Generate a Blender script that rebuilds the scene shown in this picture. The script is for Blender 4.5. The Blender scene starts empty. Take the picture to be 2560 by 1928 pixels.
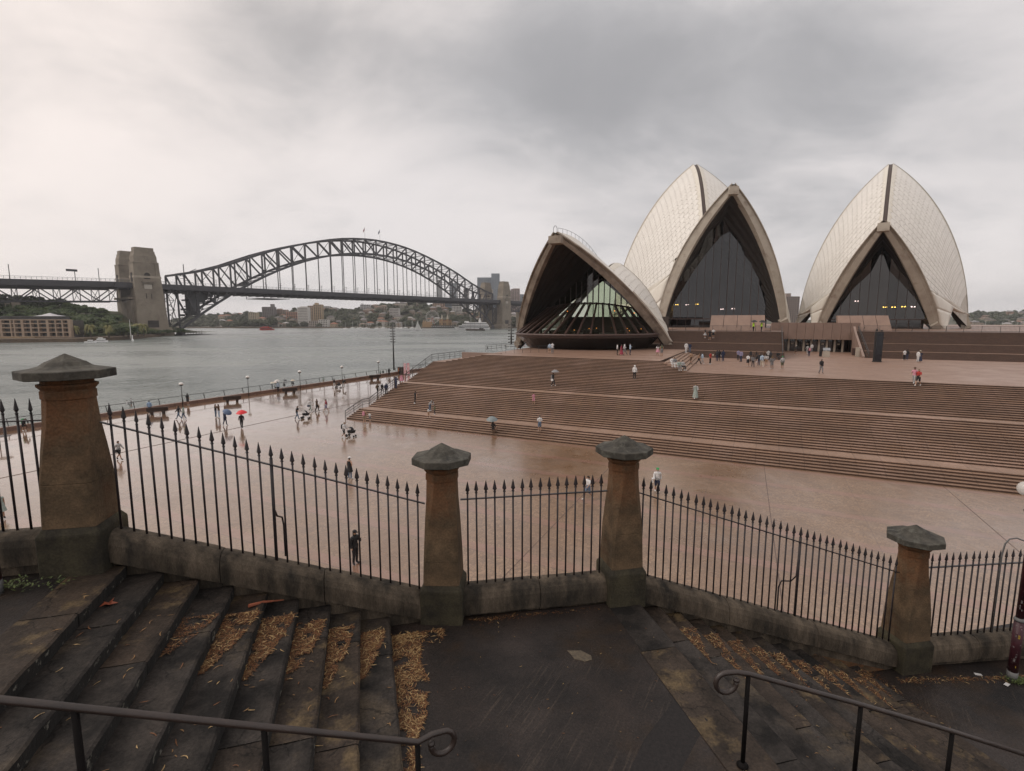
import bpy, bmesh, math, random
from math import sin, cos, pi, radians, sqrt, atan2
from mathutils import Vector, Matrix, noise
random.seed(7)
sc = bpy.context.scene
C = sc.collection

# ------------------------------------------------------------------ camera
HCAM = 16.0; FOC = 1270.0; PITCH = radians(7.36)
cam_d = bpy.data.cameras.new('camera'); cam = bpy.data.objects.new('camera', cam_d); C.objects.link(cam)
cam.location = (0, 0, HCAM); cam.rotation_euler = (pi/2-PITCH, 0, 0)
cam_d.sensor_width = 36; cam_d.lens = 36*FOC/2560
cam_d.clip_start = 0.1; cam_d.clip_end = 30000
sc.camera = cam

# ------------------------------------------------------------------ world
SUN_EL, SUN_AZ = radians(46), radians(-98)      # sun behind the cloud, to the left of the view
W = bpy.data.worlds.new('World'); sc.world = W; W.use_nodes = True
nt = W.node_tree; nt.nodes.clear()
def wn(t, **k):
    n = nt.nodes.new(t)
    for a, b in k.items(): setattr(n, a, b)
    return n
def wl(a, b): nt.links.new(a, b)
def wmath(op, a, b=None, c=None):
    n = wn('ShaderNodeMath', operation=op)
    for i, v in enumerate((a, b, c)):
        if v is None: continue
        if isinstance(v, (int, float)): n.inputs[i].default_value = v
        else: wl(v, n.inputs[i])
    return n.outputs[0]
out = wn('ShaderNodeOutputWorld'); mixs = wn('ShaderNodeMixShader')
bgn = wn('ShaderNodeBackground'); bgc = wn('ShaderNodeBackground')
sky = wn('ShaderNodeTexSky', sky_type='NISHITA'); sky.sun_disc = False
sky.sun_elevation = SUN_EL; sky.sun_rotation = SUN_AZ
wl(sky.outputs[0], bgn.inputs[0]); bgn.inputs[1].default_value = 0.08
tc = wn('ShaderNodeTexCoord'); sep = wn('ShaderNodeSeparateXYZ'); wl(tc.outputs['Generated'], sep.inputs[0])
zc = wmath('MAXIMUM', sep.outputs[2], 0.0)
den = wmath('ADD', zc, 0.30)
px = wmath('DIVIDE', sep.outputs[0], den); py = wmath('DIVIDE', sep.outputs[1], den)
cmb = wn('ShaderNodeCombineXYZ'); wl(px, cmb.inputs[0]); wl(py, cmb.inputs[1]); cmb.inputs[2].default_value = 3.3
def wnoise(scale, detail, rough, dist=0.0, off=(0, 0, 0), stretch=(1, 1, 1), rot=0):
    mp = wn('ShaderNodeMapping'); wl(cmb.outputs[0], mp.inputs[0]); mp.inputs['Location'].default_value = off
    mp.inputs['Scale'].default_value = stretch; mp.inputs['Rotation'].default_value = (0, 0, rot)
    n = wn('ShaderNodeTexNoise'); n.inputs['Scale'].default_value = scale; n.inputs['Detail'].default_value = detail
    n.inputs['Roughness'].default_value = rough; n.inputs['Distortion'].default_value = dist
    wl(mp.outputs[0], n.inputs['Vector']); return n.outputs[0]
n_big = wnoise(0.8, 3, 0.5, 0.5, (4.1, 1.2, 0), (1, .9, 1), .5)
n_mid = wnoise(1.8, 6, 0.52, 0.6, (0.7, 7.3, 0), (.9, 1.0, 1), .4)
n_sml = wnoise(5.0, 8, 0.6, 0.4, (2, 5, 0), (.8, 1.0, 1), .3)
# the heavy cloud bank: a mass of cloud overhead, given in cloud-plane coordinates
def blob(cx, cy, rx, ry, rot):
    dx = wmath('SUBTRACT', px, cx); dy = wmath('SUBTRACT', py, cy)
    a = wmath('ADD', wmath('MULTIPLY', dx, cos(rot)/rx), wmath('MULTIPLY', dy, sin(rot)/rx))
    b = wmath('ADD', wmath('MULTIPLY', dx, -sin(rot)/ry), wmath('MULTIPLY', dy, cos(rot)/ry))
    r2 = wmath('ADD', wmath('MULTIPLY', a, a), wmath('MULTIPLY', b, b))
    return wmath('EXPONENT', wmath('MULTIPLY', r2, -1.0))
bank = wmath('ADD', blob(-0.10, 1.32, 0.66, 0.27, 0.34), wmath('MULTIPLY', blob(0.55, 1.25, 0.6, 0.35, .3), 0.42))
bank = wmath('ADD', bank, wmath('MULTIPLY', blob(0.45, 1.9, 0.6, 0.4, .3), 0.40))
d0 = wmath('MULTIPLY_ADD', n_big, 0.6, wmath('MULTIPLY', n_mid, 0.86))
d0 = wmath('MULTIPLY_ADD', n_sml, 0.28, d0)
dens = wmath('ADD', d0, wmath('MULTIPLY', bank, 0.42))
mr = wn('ShaderNodeMapRange'); wl(dens, mr.inputs[0]); mr.inputs[1].default_value = 0.72; mr.inputs[2].default_value = 1.50
mr.interpolation_type = 'SMOOTHSTEP'
ramp = wn('ShaderNodeValToRGB'); wl(mr.outputs[0], ramp.inputs[0])
e = ramp.color_ramp.elements
e[0].position = 0.0; e[0].color = (1.0, 0.93, 0.885, 1)
e[1].position = 1.0; e[1].color = (0.465, 0.452, 0.448, 1)
m1 = e.new(0.45); m1.color = (0.77, 0.73, 0.705, 1)
m2 = e.new(0.75); m2.color = (0.585, 0.565, 0.555, 1)
# glow of the hidden sun and the cooler air to the right, low down
sund = (sin(SUN_AZ)*cos(SUN_EL), cos(SUN_AZ)*cos(SUN_EL), sin(SUN_EL))
dp = wn('ShaderNodeVectorMath', operation='DOT_PRODUCT'); wl(tc.outputs['Generated'], dp.inputs[0]); dp.inputs[1].default_value = sund
g = wn('ShaderNodeMapRange'); wl(dp.outputs['Value'], g.inputs[0]); g.inputs[1].default_value = 0.0; g.inputs[2].default_value = 1.0
g.inputs[3].default_value = 0.0; g.inputs[4].default_value = 1.0; g.interpolation_type = 'SMOOTHSTEP'
mixc = wn('ShaderNodeMix', data_type='RGBA', blend_type='MULTIPLY'); mixc.inputs['Factor'].default_value = 1
tint = wn('ShaderNodeValToRGB'); wl(g.outputs[0], tint.inputs[0])
t = tint.color_ramp.elements; t[0].position = 0.1; t[0].color = (0.86, 0.87, 0.90, 1); t[1].position = 0.9; t[1].color = (1.14, 1.08, 1.04, 1)
wl(ramp.outputs[0], mixc.inputs['A']); wl(tint.outputs[0], mixc.inputs['B'])
wl(mixc.outputs['Result'], bgc.inputs[0]); bgc.inputs[1].default_value = 1.0
mixs.inputs[0].default_value = 0.94
wl(bgn.outputs[0], mixs.inputs[1]); wl(bgc.outputs[0], mixs.inputs[2]); wl(mixs.outputs[0], out.inputs[0])
SKY_MIX = mixs
try: W.cycles.sampling_method = 'MANUAL'; W.cycles.sample_map_resolution = 512
except Exception: pass

sun_d = bpy.data.lights.new('sun', 'SUN'); sun = bpy.data.objects.new('sun', sun_d); C.objects.link(sun)
sun_d.energy = 1.2; sun_d.angle = radians(40); sun_d.color = (1.0, 0.93, 0.86)
sun.rotation_euler = Vector(sund).to_track_quat('Z', 'Y').to_euler()

sc.view_settings.view_transform = 'Standard'; sc.view_settings.look = 'None'
sc.view_settings.exposure = 0.0; sc.view_settings.gamma = 1.0; sc.view_settings.use_curve_mapping = False
cy = sc.cycles
cy.max_bounces = 6; cy.diffuse_bounces = 2; cy.glossy_bounces = 3; cy.transmission_bounces = 4
cy.transparent_max_bounces = 10; cy.volume_bounces = 0
cy.caustics_reflective = False; cy.caustics_refractive = False

HAZE_D = 0.00011
# ------------------------------------------------------------------ geometry of the place
CT, ST = cos(PITCH), sin(PITCH)
def ray(u, v):
    a = (u-1280)/FOC; b = (964-v)/FOC
    return Vector((a, CT+b*ST, -ST+b*CT))
def gp(u, v, z):                                # where a photograph pixel meets the level z
    r = ray(u, v); return Vector((0, 0, HCAM))+r*((z-HCAM)/r.z)
def dp_(u, v, y):                               # where it meets the distance y
    r = ray(u, v); return Vector((0, 0, HCAM))+r*(y/r.y)
def zof(x, y, v):
    b = (964-v)/FOC; return (b*y*CT-y*ST)/(CT+b*ST)+HCAM
NX, NY = 0.4412, 0.8974                         # the stairs climb along n, run along e
def pq(p, q, z=0.0): return Vector((NX*p+NY*q, NY*p-NX*q, z))
ZF = 4.0                                        # forecourt

# ------------------------------------------------------------------ materials
def mat(name, c1, c2=None,  rough=0.6, scale=2.0, detail=5.0, bump=0.0, bscale=None, spec=0.5, metal=0.0,
        stretch=(1, 1, 1), lo=0.35, hi=0.65, r2=None, ior=1.5, c3=None, s3=0.4, lo3=.5, hi3=.7, obj=False, coat=0.0, grain=0.0, gs=70, lines=None, zband=None, cracks=None):
    m = bpy.data.materials.new(name); m.use_nodes = True; t = m.node_tree; b = t.nodes['Principled BSDF']
    b.inputs['Base Color'].default_value = (*c1, 1); b.inputs['Roughness'].default_value = rough
    b.inputs['Metallic'].default_value = metal; b.inputs['IOR'].default_value = ior
    b.inputs['Specular IOR Level'].default_value = spec; b.inputs['Coat Weight'].default_value = coat
    if obj: src = t.nodes.new('ShaderNodeTexCoord').outputs['Object']
    else: src = t.nodes.new('ShaderNodeNewGeometry').outputs['Position']
    mp = t.nodes.new('ShaderNodeMapping'); t.links.new(src, mp.inputs[0]); mp.inputs['Scale'].default_value = stretch
    def nz(s, d, w=None):
        n = t.nodes.new('ShaderNodeTexNoise'); n.inputs['Scale'].default_value = s; n.inputs['Detail'].default_value = d
        n.inputs['Roughness'].default_value = 0.62; t.links.new(mp.outputs[0], n.inputs['Vector']); return n.outputs[0]
    def rng(s, a, b_, c=0.0, d=1.0):
        r = t.nodes.new('ShaderNodeMapRange'); t.links.new(s, r.inputs[0])
        for i, v in enumerate((a, b_, c, d)): r.inputs[i+1].default_value = v
        return r.outputs[0]
    col = None
    if c2 is not None:
        n1 = nz(scale, detail)
        mx = t.nodes.new('ShaderNodeMix'); mx.data_type = 'RGBA'
        mx.inputs['A'].default_value = (*c1, 1); mx.inputs['B'].default_value = (*c2, 1)
        t.links.new(rng(n1, lo, hi), mx.inputs['Factor']); col = mx.outputs['Result']
        if r2 is not None: t.links.new(rng(n1, lo, hi, rough, r2), b.inputs['Roughness'])
    if c3 is not None:
        n3 = nz(s3, 4)
        mx = t.nodes.new('ShaderNodeMix'); mx.data_type = 'RGBA'
        t.links.new(col, mx.inputs['A']) if col else None
        mx.inputs['B'].default_value = (*c3, 1); t.links.new(rng(n3, lo3, hi3), mx.inputs['Factor']); col = mx.outputs['Result']
    if lines is not None and col:                # pale worn scratches running one way
        lc, lrot, lst, ls_, la, lb = lines
        m2 = t.nodes.new('ShaderNodeMapping'); t.links.new(src, m2.inputs[0]); m2.inputs['Rotation'].default_value = (0, 0, lrot)
        m3 = t.nodes.new('ShaderNodeMapping'); t.links.new(m2.outputs[0], m3.inputs[0]); m3.inputs['Scale'].default_value = lst
        n = t.nodes.new('ShaderNodeTexNoise'); n.inputs['Scale'].default_value = ls_; n.inputs['Detail'].default_value = 4; n.inputs['Distortion'].default_value = .6; t.links.new(m3.outputs[0], n.inputs['Vector'])
        k_ = t.nodes.new('ShaderNodeMath'); k_.operation = 'MULTIPLY'; t.links.new(rng(n.outputs[0], la, lb), k_.inputs[0]); t.links.new(rng(nz(1.1, 4), .46, .62), k_.inputs[1])
        mx = t.nodes.new('ShaderNodeMix'); mx.data_type = 'RGBA'; t.links.new(k_.outputs[0], mx.inputs['Factor']); t.links.new(col, mx.inputs['A']); mx.inputs['B'].default_value = (*lc, 1); col = mx.outputs['Result']
    if zband is not None and col:                # rust staining high on the stone
        zc_, za, zb_ = zband; sz = t.nodes.new('ShaderNodeSeparateXYZ'); t.links.new(src, sz.inputs[0])
        k_ = t.nodes.new('ShaderNodeMath'); k_.operation = 'MULTIPLY'; t.links.new(rng(sz.outputs[2], za, zb_), k_.inputs[0]); t.links.new(rng(nz(3.2, 6), .40, .60), k_.inputs[1])
        mx = t.nodes.new('ShaderNodeMix'); mx.data_type = 'RGBA'; t.links.new(k_.outputs[0], mx.inputs['Factor']); t.links.new(col, mx.inputs['A']); mx.inputs['B'].default_value = (*zc_, 1); col = mx.outputs['Result']
    if cracks is not None and col:
        vn = t.nodes.new('ShaderNodeTexVoronoi'); vn.feature = 'DISTANCE_TO_EDGE'; vn.inputs['Scale'].default_value = cracks
        dn = t.nodes.new('ShaderNodeTexNoise'); dn.inputs['Scale'].default_value = 5; dn.inputs['Detail'].default_value = 5; t.links.new(mp.outputs[0], dn.inputs['Vector'])
        ad = t.nodes.new('ShaderNodeMixRGB'); ad.blend_type = 'ADD'; ad.inputs[0].default_value = .28; t.links.new(mp.outputs[0], ad.inputs[1]); t.links.new(dn.outputs['Color'], ad.inputs[2]); t.links.new(ad.outputs[0], vn.inputs['Vector'])
        k_ = t.nodes.new('ShaderNodeMath'); k_.operation = 'MAXIMUM'; t.links.new(rng(vn.outputs[0], .0, .010, .25, 1), k_.inputs[0]); t.links.new(rng(nz(1.3, 3), .50, .56), k_.inputs[1])
        hs = t.nodes.new('ShaderNodeVectorMath'); hs.operation = 'SCALE'; t.links.new(col, hs.inputs[0]); t.links.new(k_.outputs[0], hs.inputs['Scale']); col = hs.outputs[0]
    if grain > 0 and col:
        hs = t.nodes.new('ShaderNodeVectorMath'); hs.operation = 'SCALE'; t.links.new(col, hs.inputs[0]); t.links.new(rng(nz(gs, 5), .25, .75, 1-grain, 1+grain), hs.inputs['Scale']); col = hs.outputs[0]
    if col: t.links.new(col, b.inputs['Base Color'])
    if bump > 0:
        n2 = nz(bscale or scale*4, 6)
        bp = t.nodes.new('ShaderNodeBump'); bp.inputs['Strength'].default_value = 1.0; bp.inputs['Distance'].default_value = bump
        t.links.new(n2, bp.inputs['Height']); t.links.new(bp.outputs[0], b.inputs['Normal'])
    return m
_pl = {}
def plain(c, rough=0.75):
    k = (tuple(round(x, 3) for x in c), rough)
    if k not in _pl: _pl[k] = mat('cloth', c, tuple(x*0.7 for x in c), rough, 9, 3)
    return _pl[k]

# ------------------------------------------------------------------ mesh helpers
class MB:
    def __init__(s): s.v = []; s.f = []; s.m = []
    def poly(s, pts, mi=0):
        n = len(s.v); s.v += [tuple(p) for p in pts]; s.f.append(tuple(range(n, n+len(pts)))); s.m.append(mi)
    def box(s, c, d, M=None, mi=0, taper=None):
        n = len(s.v); hx, hy, hz = d[0]/2, d[1]/2, d[2]/2
        for z in (-hz, hz):
            k = 1.0 if (taper is None or z < 0) else taper
            for x, y in ((-hx, -hy), (hx, -hy), (hx, hy), (-hx, hy)):
                p = Vector((x*k, y*k, z))
                if M is not None: p = M @ p
                s.v.append(tuple(p+Vector(c)))
        for q in ((0, 3, 2, 1), (4, 5, 6, 7), (0, 1, 5, 4), (1, 2, 6, 5), (2, 3, 7, 6), (3, 0, 4, 7)):
            s.f.append(tuple(n+i for i in q)); s.m.append(mi)
    def beam(s, a, b, w, h=None, mi=0, up=Vector((0, 0, 1))):
        a = Vector(a); b = Vector(b); d = b-a; L = d.length
        if L < 1e-6: return
        d /= L; h = h or w
        x = d.cross(up)
        if x.length < 1e-3: x = d.cross(Vector((1, 0, 0)))
        x.normalize(); y = x.cross(d)
        n = len(s.v)
        for P in (a, b):
            for i, j in ((-1, -1), (1, -1), (1, 1), (-1, 1)): s.v.append(tuple(P+x*(i*w/2)+y*(j*h/2)))
        for q in ((0, 1, 2, 3), (7, 6, 5, 4), (0, 4, 5, 1), (1, 5, 6, 2), (2, 6, 7, 3), (3, 7, 4, 0)):
            s.f.append(tuple(n+i for i in q)); s.m.append(mi)
    def tube(s, pts, r, k=8, mi=0, cap=True):
        pts = [Vector(p) for p in pts]; rs = r if isinstance(r, (list, tuple)) else [r]*len(pts)
        rings = []; prev = None
        for i, p in enumerate(pts):
            d = (pts[min(i+1, len(pts)-1)]-pts[max(i-1, 0)])
            d = d.normalized() if d.length > 1e-9 else Vector((0, 0, 1))
            if prev is None:
                x = d.orthogonal().normalized()
            else:
                x = (prev-d*prev.dot(d)); x = x.normalized() if x.length > 1e-6 else d.orthogonal().normalized()
            prev = x; y = d.cross(x); n = len(s.v)
            for j in range(k):
                a = 2*pi*j/k; s.v.append(tuple(p+(x*cos(a)+y*sin(a))*rs[i]))
            rings.append(n)
        for a, b in zip(rings, rings[1:]):
            for j in range(k): s.f.append((a+j, a+(j+1) % k, b+(j+1) % k, b+j)); s.m.append(mi)
        if cap:
            s.f.append(tuple(rings[0]+j for j in reversed(range(k)))); s.m.append(mi)
            s.f.append(tuple(rings[-1]+j for j in range(k))); s.m.append(mi)
    def lathe(s, prof, k=12, c=(0, 0, 0), mi=0, sx=1, sy=1, phase=0.0):
        rings = []; c = Vector(c)
        for r, z in prof:
            n = len(s.v)
            for j in range(k):
                a = 2*pi*j/k+phase; s.v.append(tuple(c+Vector((r*cos(a)*sx, r*sin(a)*sy, z))))
            rings.append(n)
        for a, b in zip(rings, rings[1:]):
            for j in range(k): s.f.append((a+j, a+(j+1) % k, b+(j+1) % k, b+j)); s.m.append(mi)
        s.f.append(tuple(rings[0]+j for j in reversed(range(k)))); s.m.append(mi)
        s.f.append(tuple(rings[-1]+j for j in range(k))); s.m.append(mi)
    def prism(s, pts, z0, z1, mi=0):
        n = len(s.v); k = len(pts)
        for p in pts: s.v.append((p[0], p[1], z0))
        for p in pts: s.v.append((p[0], p[1], z1))
        s.f.append(tuple(n+i for i in reversed(range(k)))); s.m.append(mi)
        s.f.append(tuple(n+k+i for i in range(k))); s.m.append(mi)
        for i in range(k): s.f.append((n+i, n+(i+1) % k, n+k+(i+1) % k, n+k+i)); s.m.append(mi)
    def grid(s, G, mi=0, flip=False):
        n = len(s.v); R_, K = len(G), len(G[0])
        for row in G:
            for p in row: s.v.append(tuple(p))
        for i in range(R_-1):
            for j in range(K-1):
                q = (n+i*K+j, n+i*K+j+1, n+(i+1)*K+j+1, n+(i+1)*K+j)
                s.f.append(tuple(reversed(q)) if flip else q); s.m.append(mi)
    def mesh(s, name, mats, smooth=False):
        me = bpy.data.meshes.new(name); me.from_pydata(s.v, [], s.f)
        for m in (mats if isinstance(mats, (list, tuple)) else [mats]): me.materials.append(m)
        if len(set(s.m)) > 1: me.polygons.foreach_set('material_index', s.m)
        if smooth: me.polygons.foreach_set('use_smooth', [True]*len(me.polygons))
        me.update(); return me
def link(name, me, parent=None, loc=None):
    o = bpy.data.objects.new(name, me); C.objects.link(o)
    if parent is not None: o.parent = parent
    if loc is not None: o.location = loc
    return o
def build(name, mb, mats, parent=None, smooth=False, loc=None):
    return link(name, mb.mesh(name, mats, smooth), parent, loc)
def tag(o, label=None, cat=None, group=None, kind=None):
    if label: o['label'] = label
    if cat: o['category'] = cat
    if group: o['group'] = group
    if kind: o['kind'] = kind
    return o
def thing(name, label, cat, loc=(0, 0, 0), rz=0.0, group=None):
    o = bpy.data.objects.new(name, None); C.objects.link(o); o.location = loc; o.rotation_euler = (0, 0, rz)
    o.empty_display_size = 0.3
    return tag(o, label, cat, group)
_kids = {}
def copy_tree(o, parent=None):
    c = o.copy(); C.objects.link(c)
    if parent is not None: c.parent = parent
    for ch in list(o.children): copy_tree(ch, c)
    return c
def RZ(a): return Matrix.Rotation(a, 3, 'Z')
# ------------------------------------------------------------------ palette
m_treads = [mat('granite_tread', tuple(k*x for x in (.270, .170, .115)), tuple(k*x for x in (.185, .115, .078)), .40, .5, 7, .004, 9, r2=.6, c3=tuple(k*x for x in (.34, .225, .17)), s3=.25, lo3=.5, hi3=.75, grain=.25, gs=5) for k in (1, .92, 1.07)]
m_tread = m_treads[0]
def slabify(m, per=1.81, amt=.055):
    t = m.node_tree; b = t.nodes['Principled BSDF']; src = b.inputs['Base Color'].links[0].from_socket
    def M_(op, a, b_=None):
        n = t.nodes.new('ShaderNodeMath'); n.operation = op
        for i, v in enumerate((a, b_)):
            if v is None: continue
            if isinstance(v, (int, float)): n.inputs[i].default_value = v
            else: t.links.new(v, n.inputs[i])
        return n.outputs[0]
    g_ = t.nodes.new('ShaderNodeNewGeometry'); s_ = t.nodes.new('ShaderNodeSeparateXYZ'); t.links.new(g_.outputs['Position'], s_.inputs[0])
    q = M_('DIVIDE', M_('SUBTRACT', M_('MULTIPLY', s_.outputs[0], NY), M_('MULTIPLY', s_.outputs[1], NX)), per)
    zz = M_('ROUND', M_('MULTIPLY', s_.outputs[2], 1/.15)); cb = t.nodes.new('ShaderNodeCombineXYZ'); t.links.new(M_('FLOOR', q), cb.inputs[0]); t.links.new(zz, cb.inputs[1])
    wn_ = t.nodes.new('ShaderNodeTexWhiteNoise'); t.links.new(cb.outputs[0], wn_.inputs['Vector'])
    f_ = M_('ADD', M_('MULTIPLY', wn_.outputs['Value'], amt*2), 1-amt); jn = M_('LESS_THAN', M_('FRACT', q), .018)
    f2 = M_('MULTIPLY', f_, M_('SUBTRACT', 1.0, M_('MULTIPLY', jn, .55)))
    sc_ = t.nodes.new('ShaderNodeVectorMath'); sc_.operation = 'SCALE'; t.links.new(src, sc_.inputs[0]); t.links.new(f2, sc_.inputs['Scale']); t.links.new(sc_.outputs[0], b.inputs['Base Color'])
for m_ in m_treads: slabify(m_)
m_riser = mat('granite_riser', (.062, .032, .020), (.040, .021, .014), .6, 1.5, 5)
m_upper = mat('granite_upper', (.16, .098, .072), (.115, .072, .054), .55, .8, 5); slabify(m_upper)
m_wall = mat('granite_panel', (.27, .19, .155), (.22, .155, .125), .55, .5, 5, .004, 6)
m_conc = mat('pale_concrete', (.44, .395, .33), (.35, .305, .25), .75, .35, 7, .03, 3, c3=(.22, .17, .13), s3=.45, lo3=.56, hi3=.78)
m_concr = mat('brown_concrete', (.33, .28, .225), (.22, .18, .145), .75, .35, 7, .03, 3, c3=(.13, .10, .08), s3=.45, lo3=.5, hi3=.7)
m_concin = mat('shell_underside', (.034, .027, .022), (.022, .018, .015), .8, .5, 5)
m_lid = [mat('tile_lid', (.73-.012*i, .705-.012*i, .66-.012*i), (.68-.012*i, .655-.012*i, .61-.012*i), .42, .35, 5) for i in range(3)]
m_joint = mat('tile_joint', (.52, .49, .44), (.47, .44, .39), .7, 1, 4)
m_cream = mat('cream_tiles', (.70, .665, .59), (.64, .60, .53), .5, .6, 5)
m_slot = mat('ridge_slot', (.06, .042, .036), None, .7)
m_dark = mat('unlit_interior_black', (.012, .011, .010), None, .8)  # black stands for the unlit space behind the glass
m_bronze = mat('bronze_mullion', (.085, .05, .04), (.06, .036, .03), .4, 2, 3)
m_rail = mat('dark_bronze_rail', (.055, .055, .055), None, .45, metal=.3)
m_steel = mat('bridge_steel', (.045, .045, .052), (.032, .032, .038), .6, .2, 4)
m_pylon = mat('pylon_granite', (.25, .215, .168), (.19, .16, .125), .85, .14, 8, .2, .8, c3=(.15, .125, .098), s3=.06)
m_grassy = mat('shore_grass', (.05, .065, .022), (.09, .085, .035), .9, .06, 6)
m_iron = mat('black_iron', (.018, .017, .02), (.035, .028, .03), .38, 14, 4, .001, 60, spec=.3)
m_black = mat('matt_black', (.012, .012, .013), None, .6)
def glass_mat(name, trans, ior=1.9, rough=.02):
    m = bpy.data.materials.new(name); m.use_nodes = True; t = m.node_tree; t.nodes.clear()
    o = t.nodes.new('ShaderNodeOutputMaterial'); mx = t.nodes.new('ShaderNodeMixShader'); geo_ = t.nodes.new('ShaderNodeNewGeometry'); dt = t.nodes.new('ShaderNodeVectorMath'); dt.operation = 'DOT_PRODUCT'; t.links.new(geo_.outputs['Normal'], dt.inputs[0]); t.links.new(geo_.outputs['Incoming'], dt.inputs[1])
    def fm(op, a, b):
        n = t.nodes.new('ShaderNodeMath'); n.operation = op
        for i, v in enumerate((a, b)):
            if isinstance(v, (int, float)): n.inputs[i].default_value = v
            elif v is not None: t.links.new(v, n.inputs[i])
        return n
    F0 = ((ior-1)/(ior+1))**2; ab = fm('ABSOLUTE', dt.outputs['Value'], None); pw_ = fm('POWER', fm('SUBTRACT', 1.0, ab.outputs[0]).outputs[0], 5.0)
    fr = fm('ADD', fm('MULTIPLY', pw_.outputs[0], 1-F0).outputs[0], F0)
    tr = t.nodes.new('ShaderNodeBsdfTransparent'); gl = t.nodes.new('ShaderNodeBsdfGlossy')
    tr.inputs[0].default_value = (*trans, 1); gl.inputs['Roughness'].default_value = rough; gl.inputs[0].default_value = (.95, .95, .97, 1)
    t.links.new(fr.outputs[0], mx.inputs[0]); t.links.new(tr.outputs[0], mx.inputs[1]); t.links.new(gl.outputs[0], mx.inputs[2])
    t.links.new(mx.outputs[0], o.inputs[0]); return m
m_glass = glass_mat('topaz_glass', (.04, .04, .04), 1.7)
m_glass_r = glass_mat('restaurant_glass', (.66, .72, .61), 1.6)
def emit(name, c, s):
    m = bpy.data.materials.new(name); m.use_nodes = True; b = m.node_tree.nodes['Principled BSDF']
    b.inputs['Emission Color'].default_value = (*c, 1); b.inputs['Emission Strength'].default_value = s; b.inputs['Base Color'].default_value = (*c, 1); return m
m_lampy = emit('lit_lamp_yellow', (1, .62, .12), 60); m_lampw = emit('lit_lamp_white', (1, .75, .7), 45)
m_lampo = emit('lit_lamp_orange', (1, .35, .08), 1.2)

# ------------------------------------------------------------------ water
def node_mat(name):
    m = bpy.data.materials.new(name); m.use_nodes = True; t = m.node_tree; return m, t, t.nodes['Principled BSDF']
mw, t, b = node_mat('harbour_water')
b.inputs['IOR'].default_value = 1.33; b.inputs['Roughness'].default_value = .12
geo = t.nodes.new('ShaderNodeNewGeometry')
def wv(scale, st, det, rot=.5, ro=.6):
    mp = t.nodes.new('ShaderNodeMapping'); t.links.new(geo.outputs['Position'], mp.inputs[0]); mp.inputs['Scale'].default_value = st; mp.inputs['Rotation'].default_value = (0, 0, rot)
    n = t.nodes.new('ShaderNodeTexNoise'); n.inputs['Scale'].default_value = scale; n.inputs['Detail'].default_value = det; n.inputs['Roughness'].default_value = ro
    n.inputs['Distortion'].default_value = .4
    t.links.new(mp.outputs[0], n.inputs['Vector']); return n.outputs[0]
def mth(t, op, a, b_=None, c=None):
    n = t.nodes.new('ShaderNodeMath'); n.operation = op
    for i, v in enumerate((a, b_, c)):
        if v is None: continue
        if isinstance(v, (int, float)): n.inputs[i].default_value = v
        else: t.links.new(v, n.inputs[i])
    return n.outputs[0]
def mrange(t, s, a, b_, c=0., d=1.):
    r = t.nodes.new('ShaderNodeMapRange'); t.links.new(s, r.inputs[0])
    for i, v in enumerate((a, b_, c, d)): r.inputs[i+1].default_value = v
    return r.outputs[0]
def mixcol(t, f, a, b_):
    mx = t.nodes.new('ShaderNodeMix'); mx.data_type = 'RGBA'
    if isinstance(f, float): mx.inputs['Factor'].default_value = f
    else: t.links.new(f, mx.inputs['Factor'])
    for k, v in (('A', a), ('B', b_)):
        if isinstance(v, tuple): mx.inputs[k].default_value = (*v, 1)
        else: t.links.new(v, mx.inputs[k])
    return mx.outputs['Result']
w1 = wv(.55, (1, .45, 1), 3, .35); w2 = wv(.10, (1, .5, 1), 3, .2); w3 = wv(2.2, (1, .5, 1), 3, .9)
hgt = mth(t, 'ADD', mth(t, 'MULTIPLY', w1, .85), mth(t, 'ADD', mth(t, 'MULTIPLY', w2, 1.6), mth(t, 'MULTIPLY', w3, .12)))
bp = t.nodes.new('ShaderNodeBump'); bp.inputs['Distance'].default_value = 1.05; bp.inputs['Strength'].default_value = 1
t.links.new(hgt, bp.inputs['Height']); t.links.new(bp.outputs[0], b.inputs['Normal'])
patch = wv(.006, (1, 2.2, 1), 4, .1)
crest_sheen = mrange(t, w1, .60, .74)
c_w = mixcol(t, mrange(t, patch, .42, .6), (.135, .16, .155), (.215, .235, .225))
c_w = mixcol(t, mth(t, 'MULTIPLY', crest_sheen, .75), c_w, (.34, .37, .37))  # pale silvery sheen of the ripples mixed into the water colour
t.links.new(c_w, b.inputs['Base Color']); t.links.new(mrange(t, patch, .4, .62, .16, .34), b.inputs['Roughness'])
mb = MB(); S = 3000
G = [[Vector((x, y, 0)) for x in (-S, -800, 0, 800, S)] for y in (-600, 0, 400, 1200, 3200)]
mb.grid(G, flip=True)
water = tag(build('harbour_water', mb, mw), 'grey green harbour water with small wind ripples', kind='structure')

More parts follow.
